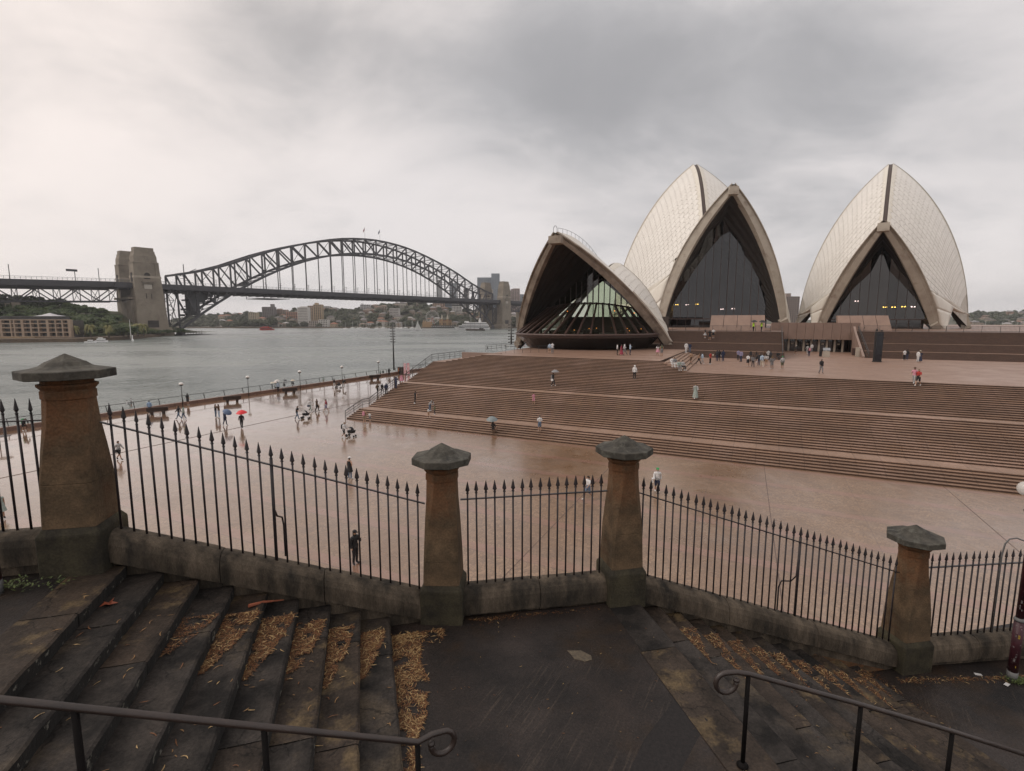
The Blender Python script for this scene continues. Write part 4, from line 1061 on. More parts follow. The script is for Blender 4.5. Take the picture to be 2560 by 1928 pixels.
# heights of the wall top read at each end
def ztop(n, e):
    return {0: (13.379+.44, 13.379+.44), 1: (None, None), 2: (None, None), 3: (None, None), 4: (ZB+.42, ZB+.42)}[n][e]
ends_v = {1: ((295, 1316), (1048, 1475)), 2: ((1158, 1462), (1515, 1430)), 3: ((1617, 1432), (2215, 1606))}
fl_ = ['short run of coping left of the largest pillar', 'sloping run of stained coping stones between the first two pillars', 'level run of stained coping stones in the middle', 'long sloping run of coping stones beside the right steps', 'run of coping stones right of the lowest pillar']
seglen = [1.3, 1.15, 1.2, 1.25, 1.2]
TOPS = []
for n in range(5):
    A, B = WALLS[n]; d = (B-A).normalized(); nr = Vector((d.y, -d.x, 0)); L = (B-A).length
    if n in ends_v:
        zs = []
        for Pp, (u, v) in zip((A, B), ends_v[n]): zs.append(zof(Pp.x, Pp.y, v))
        z0, z1 = zs
    else: z0, z1 = ztop(n, 0), ztop(n, 1)
    TOPS.append((z0, z1))
    wl_ = thing('coping_wall', fl_[n], 'wall', group='coping walls under the iron fence')
    k = max(1, round(L/seglen[n])); cuts = [i/k for i in range(k+1)]
    cuts = [0]+[c+rnd.uniform(-.03, .03) for c in cuts[1:-1]]+[1]
    TH = .17; drop = .40
    prof = [(-TH*.62, -drop-.25), (-TH*.62, -.335), (-TH*.98, -.33), (-TH*1.02, -.20), (-TH*1.0, -.13), (-TH*.86, -.06), (-TH*.62, -.02), (-TH*.3, 0.0), (TH*.3, 0.0), (TH*.62, -.02), (TH*.9, -.07), (TH, -.15), (TH, -drop-.25)]
    for a, b_ in zip(cuts, cuts[1:]):
        mb = MB(); G = []; m_ = 10; jj = rnd.uniform(-.006, .006)
        for i in range(m_+1):
            t = a+(b_-a)*i/m_; e_ = .010 if i in (0, m_) else 0
            t2 = min(b_-.004/L, max(a+.004/L, t)); P = A.lerp(B, t2); z = z0+(z1-z0)*t2+jj
            row = [P-nr*(-o*(1 - e_/.3)+jj)*1.0+Vector((0, 0, z+h-(e_ if h > -.1 else 0)+.004*noise.noise(Vector((t*L*6, h*20, n))))) for o, h in [(-o2, h2) for o2, h2 in prof]]
            G.append(row)
        mb.grid(G); mb.poly(G[0]); mb.poly(list(reversed(G[-1])))
        o = build('coping_stone', mb, [m_cope], wl_, smooth=False)
        bm = bmesh.new(); bm.from_mesh(o.data); bmesh.ops.recalc_face_normals(bm, faces=bm.faces); bm.to_mesh(o.data); bm.free()
# retaining wall below
mb = MB()
for n in range(5):
    A, B = PIL[n][0], PIL[n+1][0]; d = (B-A).normalized(); nr = Vector((-d.y, d.x, 0)); za, zb = TOPS[n][0]-.5, TOPS[n][1]-.5
    for (p_, q_) in ((A, B),):
        n0 = [p_+nr*.14, q_+nr*.14, q_-nr*.10, p_-nr*.10]
        zz = [za, zb, zb, za]; k = len(mb.v)
        for v in n0: mb.v.append((v.x, v.y, ZF))
        for v, z in zip(n0, zz): mb.v.append((v.x, v.y, z))
        for q in ((0, 3, 2, 1), (4, 5, 6, 7), (0, 1, 5, 4), (1, 2, 6, 5), (2, 3, 7, 6), (3, 0, 4, 7)): mb.f.append(tuple(k+i for i in q)); mb.m.append(0)
tag(build('retaining_wall', mb, m_sand), 'tall sandstone retaining wall below the fence', kind='structure')
# ---- iron fence: every bar a part, each with its spearhead
def barmesh(r, L):
    mb = MB(); mb.tube([(0, 0, 0), (0, 0, L)], r, 8); return mb.mesh('fence_bar', m_iron, True)
bar_m = barmesh(.0115, 1.24); bar_thick = barmesh(.019, 1.24)
mb = MB(); mb.lathe([(.012, 0), (.020, .01), (.015, .02), (.012, .028), (.015, .035), (.027, .048), (.027, .054), (.003, .168)], 4, sy=.8, phase=0); sp_m = mb.mesh('spearhead', m_iron)
flab = ['short run of spiked iron fence left of the largest pillar', 'spiked iron fence sloping down between the first two pillars', 'level spiked iron fence between the two middle pillars',
        'long spiked iron fence sloping down beside the right steps', 'spiked iron fence right of the lowest pillar']
spac = [.122, .118, .1195, .112, .116]
FENCE = []
for n in range(5):
    A, B = WALLS[n]; d = (B-A).normalized(); L = (B-A).length; z0, z1 = TOPS[n]
    fn = thing('iron_fence', flab[n], 'fence', group='spiked iron fences on the coping walls')
    k = int((L-.12)/spac[n]); off = (L-k*spac[n])/2
    for i in range(k+1):
        t = (off+i*spac[n])/L; P = A.lerp(B, t); z = z0+(z1-z0)*t-.015
        b_ = link('fence_bar', bar_thick if i == (13 if n == 1 else 22 if n == 3 else -1) else bar_m, fn, (P.x, P.y, z)); b_.rotation_euler = (rnd.uniform(-.004, .004), rnd.uniform(-.005, .005), 0)
        s_ = link('spearhead', sp_m, b_, (0, 0, 1.235)); s_.rotation_euler = (0, 0, rnd.uniform(-.15, .15))
    mb = MB(); mb.beam(A+Vector((0, 0, z0+1.155)), B+Vector((0, 0, z1+1.155)), .035, .012); build('top_rail', mb, [m_iron], fn)
    nr = Vector((-d.y, d.x, 0))
    if n in (1, 3):                             # curved back stay behind the thick bar
        i = 13 if n == 1 else 22; t = (off+i*spac[n])/L; P = A.lerp(B, t); z = z0+(z1-z0)*t
        mb = MB(); pts = [P+Vector((0, 0, z+1.0))]
        for (o, h) in ((.01, .85), (.02, .62), (.10, .50), (.26, .42), (.30, .30), (.30, -.1)): pts.append(P+nr*o+d*(-.2*o if n == 3 else .15*o)+Vector((0, 0, z+h)))
        mb.tube(pts, .011, 6); build('back_stay', mb, [m_iron], fn, smooth=True)
    FENCE.append(fn)
# ---- handrails on the steps
def handrail(label, pts, r, posts, zb, curl, flip):
    g_ = thing('stair_handrail', label, 'handrail', group=None)
    P = [Vector(p) for p in pts]; end = P[0]; d = (P[0]-P[1]); d.z = 0; d.normalize()
    cr = curl; path = [Vector(p) for p in reversed(P)]
    s_ = [end+d*cr*1.2+Vector((0, 0, .022))]
    c = end+d*cr*2.1+Vector((0, 0, .02-cr))
    for i in range(0, 13):
        an = radians(95-i*24); s_.append(c+d*cos(an)*cr+Vector((0, 0, sin(an)*cr)))
    mb = MB(); mb.tube(path+s_, r, 10); build('handrail_tube', mb, [m_hrail], g_, smooth=True)
    tip = s_[-1]; mb = MB(); mb.lathe([(.004, -.02), (r*1.25, -.01), (r*1.25, .01), (.004, .02)], 8, tip); build('rail_end_knob', mb, [m_hrail], g_, smooth=True)
    for (x, y, zt, z_) in posts:
        mb = MB(); mb.tube([(x, y, z_), (x, y, zt-.01)], .0185, 10); o = build('rail_post', mb, [m_hpost], g_, smooth=True)
        mb = MB(); mb.lathe([(.048, 0), (.05, .01), (.035, .025), (.022, .04)], 12, (x, y, z_)); build('post_foot', mb, [m_hpost], o, smooth=True)
handrail('dark iron handrail with scrolled end, lower left', [(-.65, 3.15, 13.12), (-1.5, 2.78, 13.56), (-2.3, 2.43, 13.98), (-3.6, 1.87, 14.66)], .0205,
         [(-.65, 3.15, 13.12, ZL0), (-1.5, 2.78, 13.56, ZL0+SR*2), (-2.3, 2.43, 13.98, ZL0+SR*5), (-3.2, 2.05, 14.45, ZL0+SR*8)], ZL0, .085, 1)
handrail('dark iron handrail with scrolled end, lower right', [(1.98, 3.91, 13.06), (3.0, 3.98, 12.72), (3.93, 4.10, 12.36), (5.2, 4.27, 11.83)], .0215,
         [(1.98, 3.91, 13.06, ZL0), (3.0, 3.98, 12.72, ZL0-SR*2), (3.93, 4.10, 12.36, ZL0-SR*5), (5.0, 4.24, 11.9, ZL0-SR*8)], ZL0, .09, -1)
# ---- leaf litter
m_lit = [mat('leaf_tan', (.25, .145, .058), (.15, .08, .032), .7, 30, 2), mat('leaf_brown', (.175, .072, .025), (.105, .042, .016), .75, 30, 2),
         mat('leaf_pale', (.40, .28, .13), (.26, .17, .075), .7, 30, 2), mat('leaf_dark', (.05, .028, .014), (.03, .018, .01), .8, 30, 2)]
lr = random.Random(99); LT = MB()
def leaf(P, z, L, w, mi, lift=.0):
    an = lr.uniform(0, 2*pi); cv = lr.uniform(-1.6, 1.6); k = 4 if L > .03 else 1; d = Vector((cos(an), sin(an), 0)); n = len(LT.v); p_ = Vector((P.x, P.y, z+lift)); a = an
    tilt = lr.uniform(-.15, .3)
    for i in range(k+1):
        t = i/k; ww = w*(.25+.75*sin(pi*min(.97, max(.05, t)))) if k > 1 else w*lr.uniform(.7, 1.2); nx = Vector((-sin(a), cos(a), 0))*ww/2
        q = p_+Vector((0, 0, abs(tilt)*L*sin(pi*t)*.35+.002)); roll = Vector((0, 0, lr.uniform(-.3, .3)*ww))
        LT.v += [tuple(q-nx-roll*.5), tuple(q+nx+roll*.5)]
        p_ = p_+Vector((cos(a), sin(a), 0))*L/k; a += cv/k
    for i in range(k): LT.f.append((n+2*i, n+2*i+1, n+2*i+3, n+2*i+2)); LT.m.append(mi)
def scatter(fn, n, z, big=.12, size=1.0):
    for _ in range(n):
        P, dens = fn()
        dens *= max(0, min(1, 1.05+2.2*noise.noise(Vector((P.x*7, P.y*7, z*3)))))
        if lr.random() > dens: continue
        r = lr.random()
        if r < big*.28: leaf(P, z, lr.uniform(.035, .085)*size, .0075*size, lr.choice((0, 2, 2, 0)), lr.uniform(.004, .016))
        elif r < .10: leaf(P, z, lr.uniform(.030, .045), .0045, lr.choice((0, 1, 1, 1)), lr.uniform(0, .010))
        else: leaf(P, z, lr.uniform(.006, .020), .0075, lr.choice((1, 1, 1, 1, 3, 3, 0)), lr.uniform(0, .006))
def tri(i, length, width, shift=0.0):
    A0 = P0+SU*(T_L*i)
    def f():
        s_ = lr.uniform(0, 1)**1.25; x = lr.uniform(0, 1)
        wd = width*(1-s_**1.6)+.03
        return A0+SD*(s_*length+.06+shift)+SU*(T_L-.0-x*wd), (1 if s_ < .7 else .55)
    return f
spec = {7: (0, .0, 0), 6: (.0, .0, 0), 5: (.62, .30, .28), 4: (.95, .30, .10), 3: (1.0, .30, .05), 2: (.95, .28, .03), 1: (.98, .24, .03), 0: (.80, .24, 0)}
for i, (L, w, s_) in spec.items():
    if L > 0: scatter(tri(i-0, L, w, s_), 6500 if i != 5 else 1500, ZL0+SR*(i+1), .09)
# wide drift at the foot of the left flight
def drift():
    s_ = lr.uniform(0, 1); wd = (.30*(1-s_)**.7+.10*(1-abs(2*s_-1))+.03)*(1+.35*noise.noise(Vector((s_*6, 3, 1)))); x = lr.uniform(0, 1)
    return P0+SD*(s_*2.15+.02)-SU*(x*wd+.0), .95 if s_ < .75 else .5
scatter(drift, 20000, ZL0, .20, .85)
def drift2():
    s_ = lr.uniform(0, 1); return Vector((-1.45+s_*.62, 5.72+s_*.14-abs(lr.gauss(0, .09)), 0)), .9
scatter(drift2, 2200, ZL0, .3)
def edge2():
    s_ = lr.uniform(0, 1); return Vector((-.55+s_*1.75, 6.06+s_*.30-abs(lr.gauss(0, .05)), 0)), .9*(1-s_)**1.2+.05
scatter(edge2, 900, ZL0, .12)
# right flight: litter in the inner corners near the wall
for j in range(1, 12):
    def f(j=j):
        s_ = lr.uniform(0, 1)**1.2; x = lr.uniform(0, 1)*(.26*(1-s_)+.04); off = .06+.02*j if j < 11 else 0
        return D0+DV*(T_R*(j-1)+.03+x)+DS*(s_*(1.05 if j > 2 else .8)+off-.02), 1 if s_ < .7 else .5
    if j > 1: scatter(f, 2600, ZL0-SR*j, .14)
def f12():
    s_ = lr.uniform(0, 1); return D0+DV*(T_R*11+.02+abs(lr.gauss(0, .07))*(1.6-s_))+DS*(s_*2.0-.15), 1 if s_ < .6 else .6
scatter(f12, 4500, ZB, .2)
def f13():
    s_ = lr.uniform(0, 1); return Vector((5.8+s_*2.6, 7.03+s_*.1+abs(lr.gauss(0, .05))*-1.0, 0)), .5+.5*s_
scatter(f13, 2200, ZB, .25)
# loose strays on treads and landing
for _ in range(170):
    i = lr.randrange(0, 9); P = P0+SU*(T_L*i+lr.uniform(.03, .3))+SD*lr.uniform(.2, 4.3); leaf(P, ZL0+SR*(i+1), lr.uniform(.02, .09), .009, lr.choice((0, 2, 1, 0)))
for _ in range(120):
    P = Vector((lr.uniform(-.9, 2.0), lr.uniform(3.2, 6.0), 0)); leaf(P, ZL0, lr.uniform(.008, .03), .006, lr.choice((0, 1, 2, 3, 3)))
for _ in range(160):
    j = lr.randrange(1, 12); P = D0+DV*(T_R*(j-1)+lr.uniform(.03, .3))+DS*lr.uniform(.3, 4); leaf(P, ZL0-SR*j, lr.uniform(.012, .05), .007, lr.choice((0, 2, 1, 1)))
tag(build('leaf_litter', LT, m_lit), 'tan and rust brown curled leaf litter lying on the stone steps', kind='stuff')
# one bigger red leaf, a strip of bark
mb = MB(); P = gp(272, 1512, ZL0+SR*8); 
star = []
for i in range(10):
    r_ = .075 if i % 2 == 0 else .03; star.append((P.x+r_*cos(i*pi/5+.3)*1.1, P.y+r_*sin(i*pi/5+.3), ZL0+SR*8+.01+.025*((i*7) % 3)/2))
mb.poly(star); tag(build('red_leaf', mb, mat('red_leaf', (.22, .045, .015), (.13, .03, .012), .6, 30)), 'large red fallen leaf lying alone on an upper left step', 'leaf')
mb = MB(); a, b_ = gp(622, 1515, ZL0+SR*5.2), gp(710, 1502, ZL0+SR*4.2); mb.tube([a, a.lerp(b_, .4)+Vector((0, 0, .02)), b_+Vector((0, 0, .01))], [.02, .015, .004], 6)
tag(build('bark_strip', mb, mat('bark', (.30, .085, .04), (.2, .06, .03), .6, 20)), 'long strip of orange bark lying against the coping wall', 'bark')
mb = MB(); P = gp(2517, 1713, ZB); mb.box((P.x, P.y, ZB+.012), (.09, .05, .004), Matrix.Rotation(.5, 3, 'Z')); tag(build('paper_scrap', mb, plain((.5, .5, .5))), 'crumpled white scrap of paper at the far right landing', 'litter')
mb = MB(); P = gp(2445, 1688, ZB); mb.box((P.x, P.y, ZB+.012), (.09, .04, .012), Matrix.Rotation(-.3, 3, 'Z')); tag(build('paper_scrap', mb, plain((.5, .5, .5))), 'small white scrap lying under the coping right of the lowest pillar', 'litter')
# weeds
def weed(P, z, n, label, r_=.12):
    mb = MB()
    for _ in range(n):
        a = lr.uniform(0, 6.28); q = Vector((P.x+lr.gauss(0, r_), P.y+lr.gauss(0, r_*.5), z+lr.uniform(0, .05))); d = Vector((cos(a), sin(a), lr.uniform(.1, .7)))*lr.uniform(.02, .05); s_ = Vector((-sin(a), cos(a), 0))*.008
        mb.poly([q, q+d*.5-s_, q+d, q+d*.5+s_])
    tag(build('weed', mb, m_weed), label, 'weed')
m_weed = mat('weed_green', (.09, .12, .03), (.045, .07, .02), .6, 20, 2)
weed(gp(22, 1470, ZL0+SR*9), ZL0+SR*9, 110, 'clump of green weeds at the left edge below the coping', .10)
weed(gp(120, 1462, ZL0+SR*9), ZL0+SR*9, 60, 'thin green weeds along the base of the largest pillar', .14)
weed(gp(2545, 1705, ZB), ZB, 260, 'clump of green weeds beside the maroon pole', .08)
# maroon poles
def pole(P, z, label, h=4.2, left=True):
    g_ = thing('lamp_pole', label, 'pole', (P.x, P.y, z))
    mb = MB(); mb.tube([(0, 0, .12), (0, 0, .95)], .062, 14); build('sleeve', mb, [m_maroon], g_, smooth=True)
    mb = MB(); mb.tube([(0, 0, -.02), (0, 0, .13)], .066, 14); build('grey_foot', mb, [m_grey], g_, smooth=True)
    mb = MB(); mb.tube([(0, 0, .94), (0, 0, .96), (0, 0, .99)], [.07, .07, .055], 14); build('collar', mb, [m_grey], g_, smooth=True)
    mb = MB(); mb.tube([(0, 0, .98), (0, 0, h)], .05, 14); build('shaft', mb, [m_maroon], g_, smooth=True)
    rr = random.Random(4)
    for i in range(22):
        a = rr.uniform(-2.8, -.6); zz = rr.uniform(.2, 1.9); R_ = .0635 if zz < .95 else .0515; w_ = rr.uniform(.15, .4); h_ = rr.uniform(.02, .07); mb = MB()
        mb.grid([[(R_*cos(a+w_*k/3), R_*sin(a+w_*k/3), zz), (R_*cos(a+w_*k/3), R_*sin(a+w_*k/3), zz+h_)] for k in range(4)])
        build('sticker_remnant', mb, [rr.choice((m_stk1, m_stk1, m_stk2, m_maroon2))], g_)
    return g_
m_maroon = mat('maroon_paint', (.05, .007, .014), (.03, .006, .010), .5, 12, 5, c3=(.2, .17, .17), s3=22, lo3=.62, hi3=.68, obj=True)
m_maroon2 = mat('maroon_dark', (.04, .006, .012)); m_grey = mat('galvanised', (.13, .13, .13), (.09, .09, .09), .55, 10)
m_stk1 = mat('sticker_grey', (.17, .16, .16), (.07, .05, .05), .6, 40, 4); m_stk2 = mat('sticker_yellow', (.42, .32, .03), (.1, .02, .03), .6, 60, 3)
Pp = gp(2529, 1697, ZB); pg = pole(Pp, ZB, 'maroon sticker-covered lamp pole at the right edge of the lower landing')
Pq = gp(-13, 1484, ZL0+SR*9); pole(Pq, ZL0+SR*9, 'maroon lamp pole with grey foot cut off by the left edge')
# globe and flood lamp carried by the right pole
zg = zof(Pp.x, Pp.y, 1222)-ZB; xg = (2566-1280)/FOC*(Pp.y*CT-(zg+ZB-HCAM)*ST)-Pp.x
gl = bpy.data.materials.new('clear_globe'); gl.use_nodes = True; b = gl.node_tree.nodes['Principled BSDF']; b.inputs['Base Color'].default_value = (.75, .73, .70, 1); b.inputs['Roughness'].default_value = .12; b.inputs['Alpha'].default_value = .55
mb = MB(); mb.lathe([(.02, -.105)]+[(.105*sin(pi*i/12), -.105*cos(pi*i/12)) for i in range(1, 12)]+[(.01, .105)], 20, (xg, 0, zg)); build('globe', mb, [gl], pg, smooth=True)
mb = MB(); mb.tube([(0, 0, zg-.16), (xg, 0, zg-.16), (xg, 0, zg-.10)], .012, 8); build('globe_bracket', mb, [m_iron], pg)
zf_ = zof(Pp.x, Pp.y, 1281)-ZB
mb = MB(); x1 = -.12; mb.poly([(x1, -.05, zf_+.03), (0.02, -.05, zf_-.005), (.02, -.05, zf_-.04), (x1+.03, -.05, zf_-.02)]); mb.poly([(x1, .05, zf_+.03), (x1+.03, .05, zf_-.02), (.02, .05, zf_-.04), (.02, .05, zf_-.005)])
mb.poly([(x1, -.05, zf_+.03), (x1, .05, zf_+.03), (.02, .05, zf_-.005), (.02, -.05, zf_-.005)]); mb.poly([(x1, -.05, zf_+.03), (x1+.03, -.05, zf_-.02), (x1+.03, .05, zf_-.02), (x1, .05, zf_+.03)]); mb.poly([(x1+.03, -.05, zf_-.02), (.02, -.05, zf_-.04), (.02, .05, zf_-.04), (x1+.03, .05, zf_-.02)])
build('flood_lamp', mb, [m_iron], pg)
# grey conduit looping over the fence
A, B = WALLS[4]; k_ = .0
mb = MB(); y_ = A.lerp(B, .45)
pts = [gp(2475, 1607, 10.9)]
cp = A.lerp(B, .42); zc_ = TOPS[4][0]
pts = [Vector((cp.x+.0, cp.y-.03, zc_+.02)), Vector((cp.x+.0, cp.y-.03, zc_+1.3)), Vector((cp.x+.03, cp.y-.03, zc_+1.5)), Vector((cp.x+.08, cp.y-.04, zc_+1.58)), Vector((cp.x+.18, cp.y-.05, zc_+1.60)), Vector((cp.x+.45, cp.y-.1, zc_+1.50)), Vector((cp.x+.9, cp.y-.2, zc_+1.3))]
mb.tube(pts, .011, 8); cd = tag(build('conduit', mb, [m_grey], smooth=True), 'grey cable conduit clipped to the fence and looping over to the pole', 'conduit')
# ------------------------------------------------------------------ harbour bridge
BB = Vector((.6187, .7856, 0)); BC = Vector((.7856, -.6187, 0)); BA0 = Vector((-381.7, 512.4, 0))
def bp_(s, c, z): return BA0+BB*s+BC*c+Vector((0, 0, z))
br = thing('harbour_bridge', 'huge dark steel arch bridge spanning the harbour on the left', 'bridge')
NPAN = 28; S0 = 38.5; SPAN = 503.0
tt_ = [(0, 61), (.10, 75), (.17, 91), (.24, 103), (.34, 117), (.41, 124), (.5, 127)]
def ztopc(t):
    t = min(t, 1-t)
    for (a, za), (b, zb) in zip(tt_, tt_[1:]):
        if t <= b: k = (t-a)/(b-a); k = k; return za+(zb-za)*k
    return 127
def sm(fn, t, h=.035): return (fn(max(0, t-h))+2*fn(t)+fn(min(1, t+h)))/4
def zbotc(t): return 6+101*4*t*(1-t)
tops = [sm(ztopc, i/NPAN) for i in range(NPAN+1)]; bots = [zbotc(i/NPAN) for i in range(NPAN+1)]
DK_T, DK_B = 51.3, 45.5
def P_(i, c, top): return bp_(S0+SPAN*i/NPAN, c, (tops if top else bots)[i])
for c in (15, -15):
    for i in range(NPAN):
        mb = MB(); mb.beam(P_(i, c, 1), P_(i+1, c, 1), 1.6, 2.3); build('top_chord', mb, [m_steel], br)
        mb = MB(); mb.beam(P_(i, c, 0), P_(i+1, c, 0), 1.6, 2.4); build('bottom_chord', mb, [m_steel], br)
        mb = MB()
        a, b = (P_(i, c, 1), P_(i+1, c, 0)) if i < NPAN/2 else (P_(i, c, 0), P_(i+1, c, 1))
        mb.beam(a, b, 1.3, 1.5); build('diagonal_brace', mb, [m_steel], br)
    for i in range(NPAN+1):
        mb = MB(); mb.beam(P_(i, c, 1), P_(i, c, 0), 1.3, 1.9, up=BC); build('vertical_post', mb, [m_steel], br)
        if bots[i] > DK_T+2:
            mb = MB(); mb.beam(P_(i, c, 0), bp_(S0+SPAN*i/NPAN, c, DK_T-3), .75, .75, up=BC); build('hanger', mb, [m_steel], br)
        elif bots[i] < DK_B-3 and 0 < i < NPAN:
            mb = MB(); mb.beam(P_(i, c, 0), bp_(S0+SPAN*i/NPAN, c, DK_B), 1.2, 1.2, up=BC); build('deck_post', mb, [m_steel], br)
lat = MB()
for i in range(NPAN+1):
    for top in (1, 0):
        lat.beam(P_(i, 15, top), P_(i, -15, top), .9, .9)
        if i < NPAN:
            lat.beam(P_(i, 15, top), P_(i+1, -15, top), .5, .5); lat.beam(P_(i, -15, top), P_(i+1, 15, top), .5, .5)
    if not (4 < i < 24) or i % 2 == 0:
        zt2, zb2 = tops[i], max(bots[i], DK_T+8)
        if zt2-zb2 > 8: lat.beam(bp_(S0+SPAN*i/NPAN, 15, zt2), bp_(S0+SPAN*i/NPAN, -15, zb2), .45); lat.beam(bp_(S0+SPAN*i/NPAN, -15, zt2), bp_(S0+SPAN*i/NPAN, 15, zb2), .45)
    if bots[i] < DK_B-6: lat.beam(bp_(S0+SPAN*i/NPAN, 15, DK_B), bp_(S0+SPAN*i/NPAN, -15, bots[i]), .6); lat.beam(bp_(S0+SPAN*i/NPAN, -15, DK_B), bp_(S0+SPAN*i/NPAN, 15, bots[i]), .6)
tag(build('lateral_bracing', lat, [m_steel], br), kind='stuff')
# walkway ladders on the top chord, knuckle bearings
for c in (15, -15):
    for s in (S0, S0+SPAN):
        mb = MB(); P = bp_(s, c, 0); mb.box(P+Vector((0, 0, 3.5)), (7, 6, 8), taper=.6); build('bearing', mb, [m_steel], br)
# deck: girders, footway edge, cross girders
mb = MB(); mb.beam(bp_(-16, 0, DK_T-.5), bp_(S0+SPAN+38, 0, DK_T-.5), 46, 1.0); build('road_deck', mb, [m_steel], br)
for c in (23, 15, -15, -23):
    mb = MB(); mb.beam(bp_(-16, c, (DK_T+DK_B)/2+.6), bp_(S0+SPAN+38, c, (DK_T+DK_B)/2+.6), .8, 5.2 if abs(c) > 20 else 5); build('edge_girder', mb, [m_steel], br)
xb = MB(); xb.beam((0, 0, 0), (0, 0, .01), .01); 
mbx = MB(); mbx.beam(BC*-24, BC*24, 1.0, 1.6); xm_ = mbx.mesh('cross_girder', m_steel)
for i in range(NPAN*2+5): link('cross_girder', xm_, br, bp_(S0-9+SPAN*i/(NPAN*2), 0, DK_B-.9))
m_paintg = mat('weathered_railing', (.16, .17, .17), None, .7)
for c in (23.4, -23.4):
    mb = MB(); mb.beam(bp_(-16, c, DK_T+2.6), bp_(S0+SPAN+38, c, DK_T+2.6), .2, .25); mb.beam(bp_(-16, c, DK_T+1.3), bp_(S0+SPAN+38, c, DK_T+1.3), .1, .15); build('walkway_rail', mb, [m_paintg], br)
pmb = MB(); pmb.beam((0, 0, 0), (0, 0, 2.7), .22); pmm_ = pmb.mesh('rail_post', m_paintg)
for i in range(120): link('rail_post', pmm_, br, bp_(-14+i*4.8, 23.4, DK_T))
lmb = MB(); lmb.beam((0, 0, 0), (0, 0, 8), .3); lmb.beam(BC*-2.6+Vector((0, 0, 7.6)), BC*2.6+Vector((0, 0, 7.6)), .3); lmb.beam(BC*-2.6+Vector((0, 0, 5.6)), BC*2.0+Vector((0, 0, 5.6)), .22); lmm = lmb.mesh('lamp_standard', m_steel)
for i in range(NPAN+1):
    for c in (17.2, -17.2): link('lamp_standard', lmm, br, bp_(S0+SPAN*i/NPAN+1.5, c, DK_T))
for (s, c) in ((255, 0), (300, 0)): pass
# travelling maintenance gantries under the deck
for s in (140, 470):
    mb = MB(); mb.beam(bp_(s-16, 0, DK_B-4.6), bp_(s+16, 0, DK_B-4.6), 44, .5); 
    for c in (-22, 22):
        mb.beam(bp_(s-15, c, DK_B-4.6), bp_(s-15, c, DK_B), .5); mb.beam(bp_(s+15, c, DK_B-4.6), bp_(s+15, c, DK_B), .5); mb.beam(bp_(s-16, c, DK_B-2.9), bp_(s+16, c, DK_B-2.9), .3)
    build('maintenance_gantry', mb, [m_steel], br)
# cranes and the stair housing near the south end posts
mb = MB(); mb.beam(bp_(S0+10, 8, 60), bp_(S0+10, 8, 74), .6); mb.beam(bp_(S0+6, 8, 62), bp_(S0+22, 8, 70), .6)
for i in range(6): mb.beam(bp_(S0+8+i*3, 10, 62-i*2.2), bp_(S0+8+i*3, -6, 62-i*2.2), .35); mb.beam(bp_(S0+6+i*3.4, 12, 64-i*3), bp_(S0+9+i*3.4, 12, 58-i*3), .4)
build('access_cabin', mb, [m_steel], br)
# dark steelwork cluttering the south haunch under the deck
mb = MB(); cr_ = random.Random(8)
for i in range(46):
    t = cr_.uniform(.01, .15); s = S0+SPAN*t; zb = zbotc(t)+3; c = cr_.uniform(-15, 15); z = cr_.uniform(zb, DK_B-1)
    mb.box(bp_(s, c, z), (cr_.uniform(2, 9), cr_.uniform(2, 8), cr_.uniform(.6, 2.6)), RZ(.9))
tag(build('scaffold_platforms', mb, [m_steel], br), kind='stuff')
mb = MB(); mb.box(bp_(S0+18, 4, 33), (9, 10, 24), RZ(.9)); mb.box(bp_(S0+24, 4, 40), (9, 9, 11), RZ(.9)); build('shrouded_scaffold', mb, [mat('scaffold_shroud', (.05, .055, .06), (.08, .085, .09), .9, .2, 5)], br)
tag_l = []
for i, (s, c) in enumerate(((272, 15), (297, 15))):
    f_ = thing('flag', ('pale flag on a pole, left of the two on the arch crown', 'dark flag on a pole, right of the two on the arch crown')[i], 'flag', bp_(s, c, sm(ztopc, (s-S0)/SPAN)+1))
    mb = MB(); mb.tube([(0, 0, 0), (0, 0, 15)], .16, 6); build('flag_pole', mb, [m_paintg], f_)
    mb = MB(); G = [[Vector((-k*.55, .3*sin(k*1.2), 14.6-j*1.1-k*1.0)) for j in range(4)] for k in range(5)]; mb.grid(G); build('cloth', mb, [(mat('flag_pale', (.45, .25, .25)), mat('flag_dark', (.07, .09, .13)))[i]], f_)
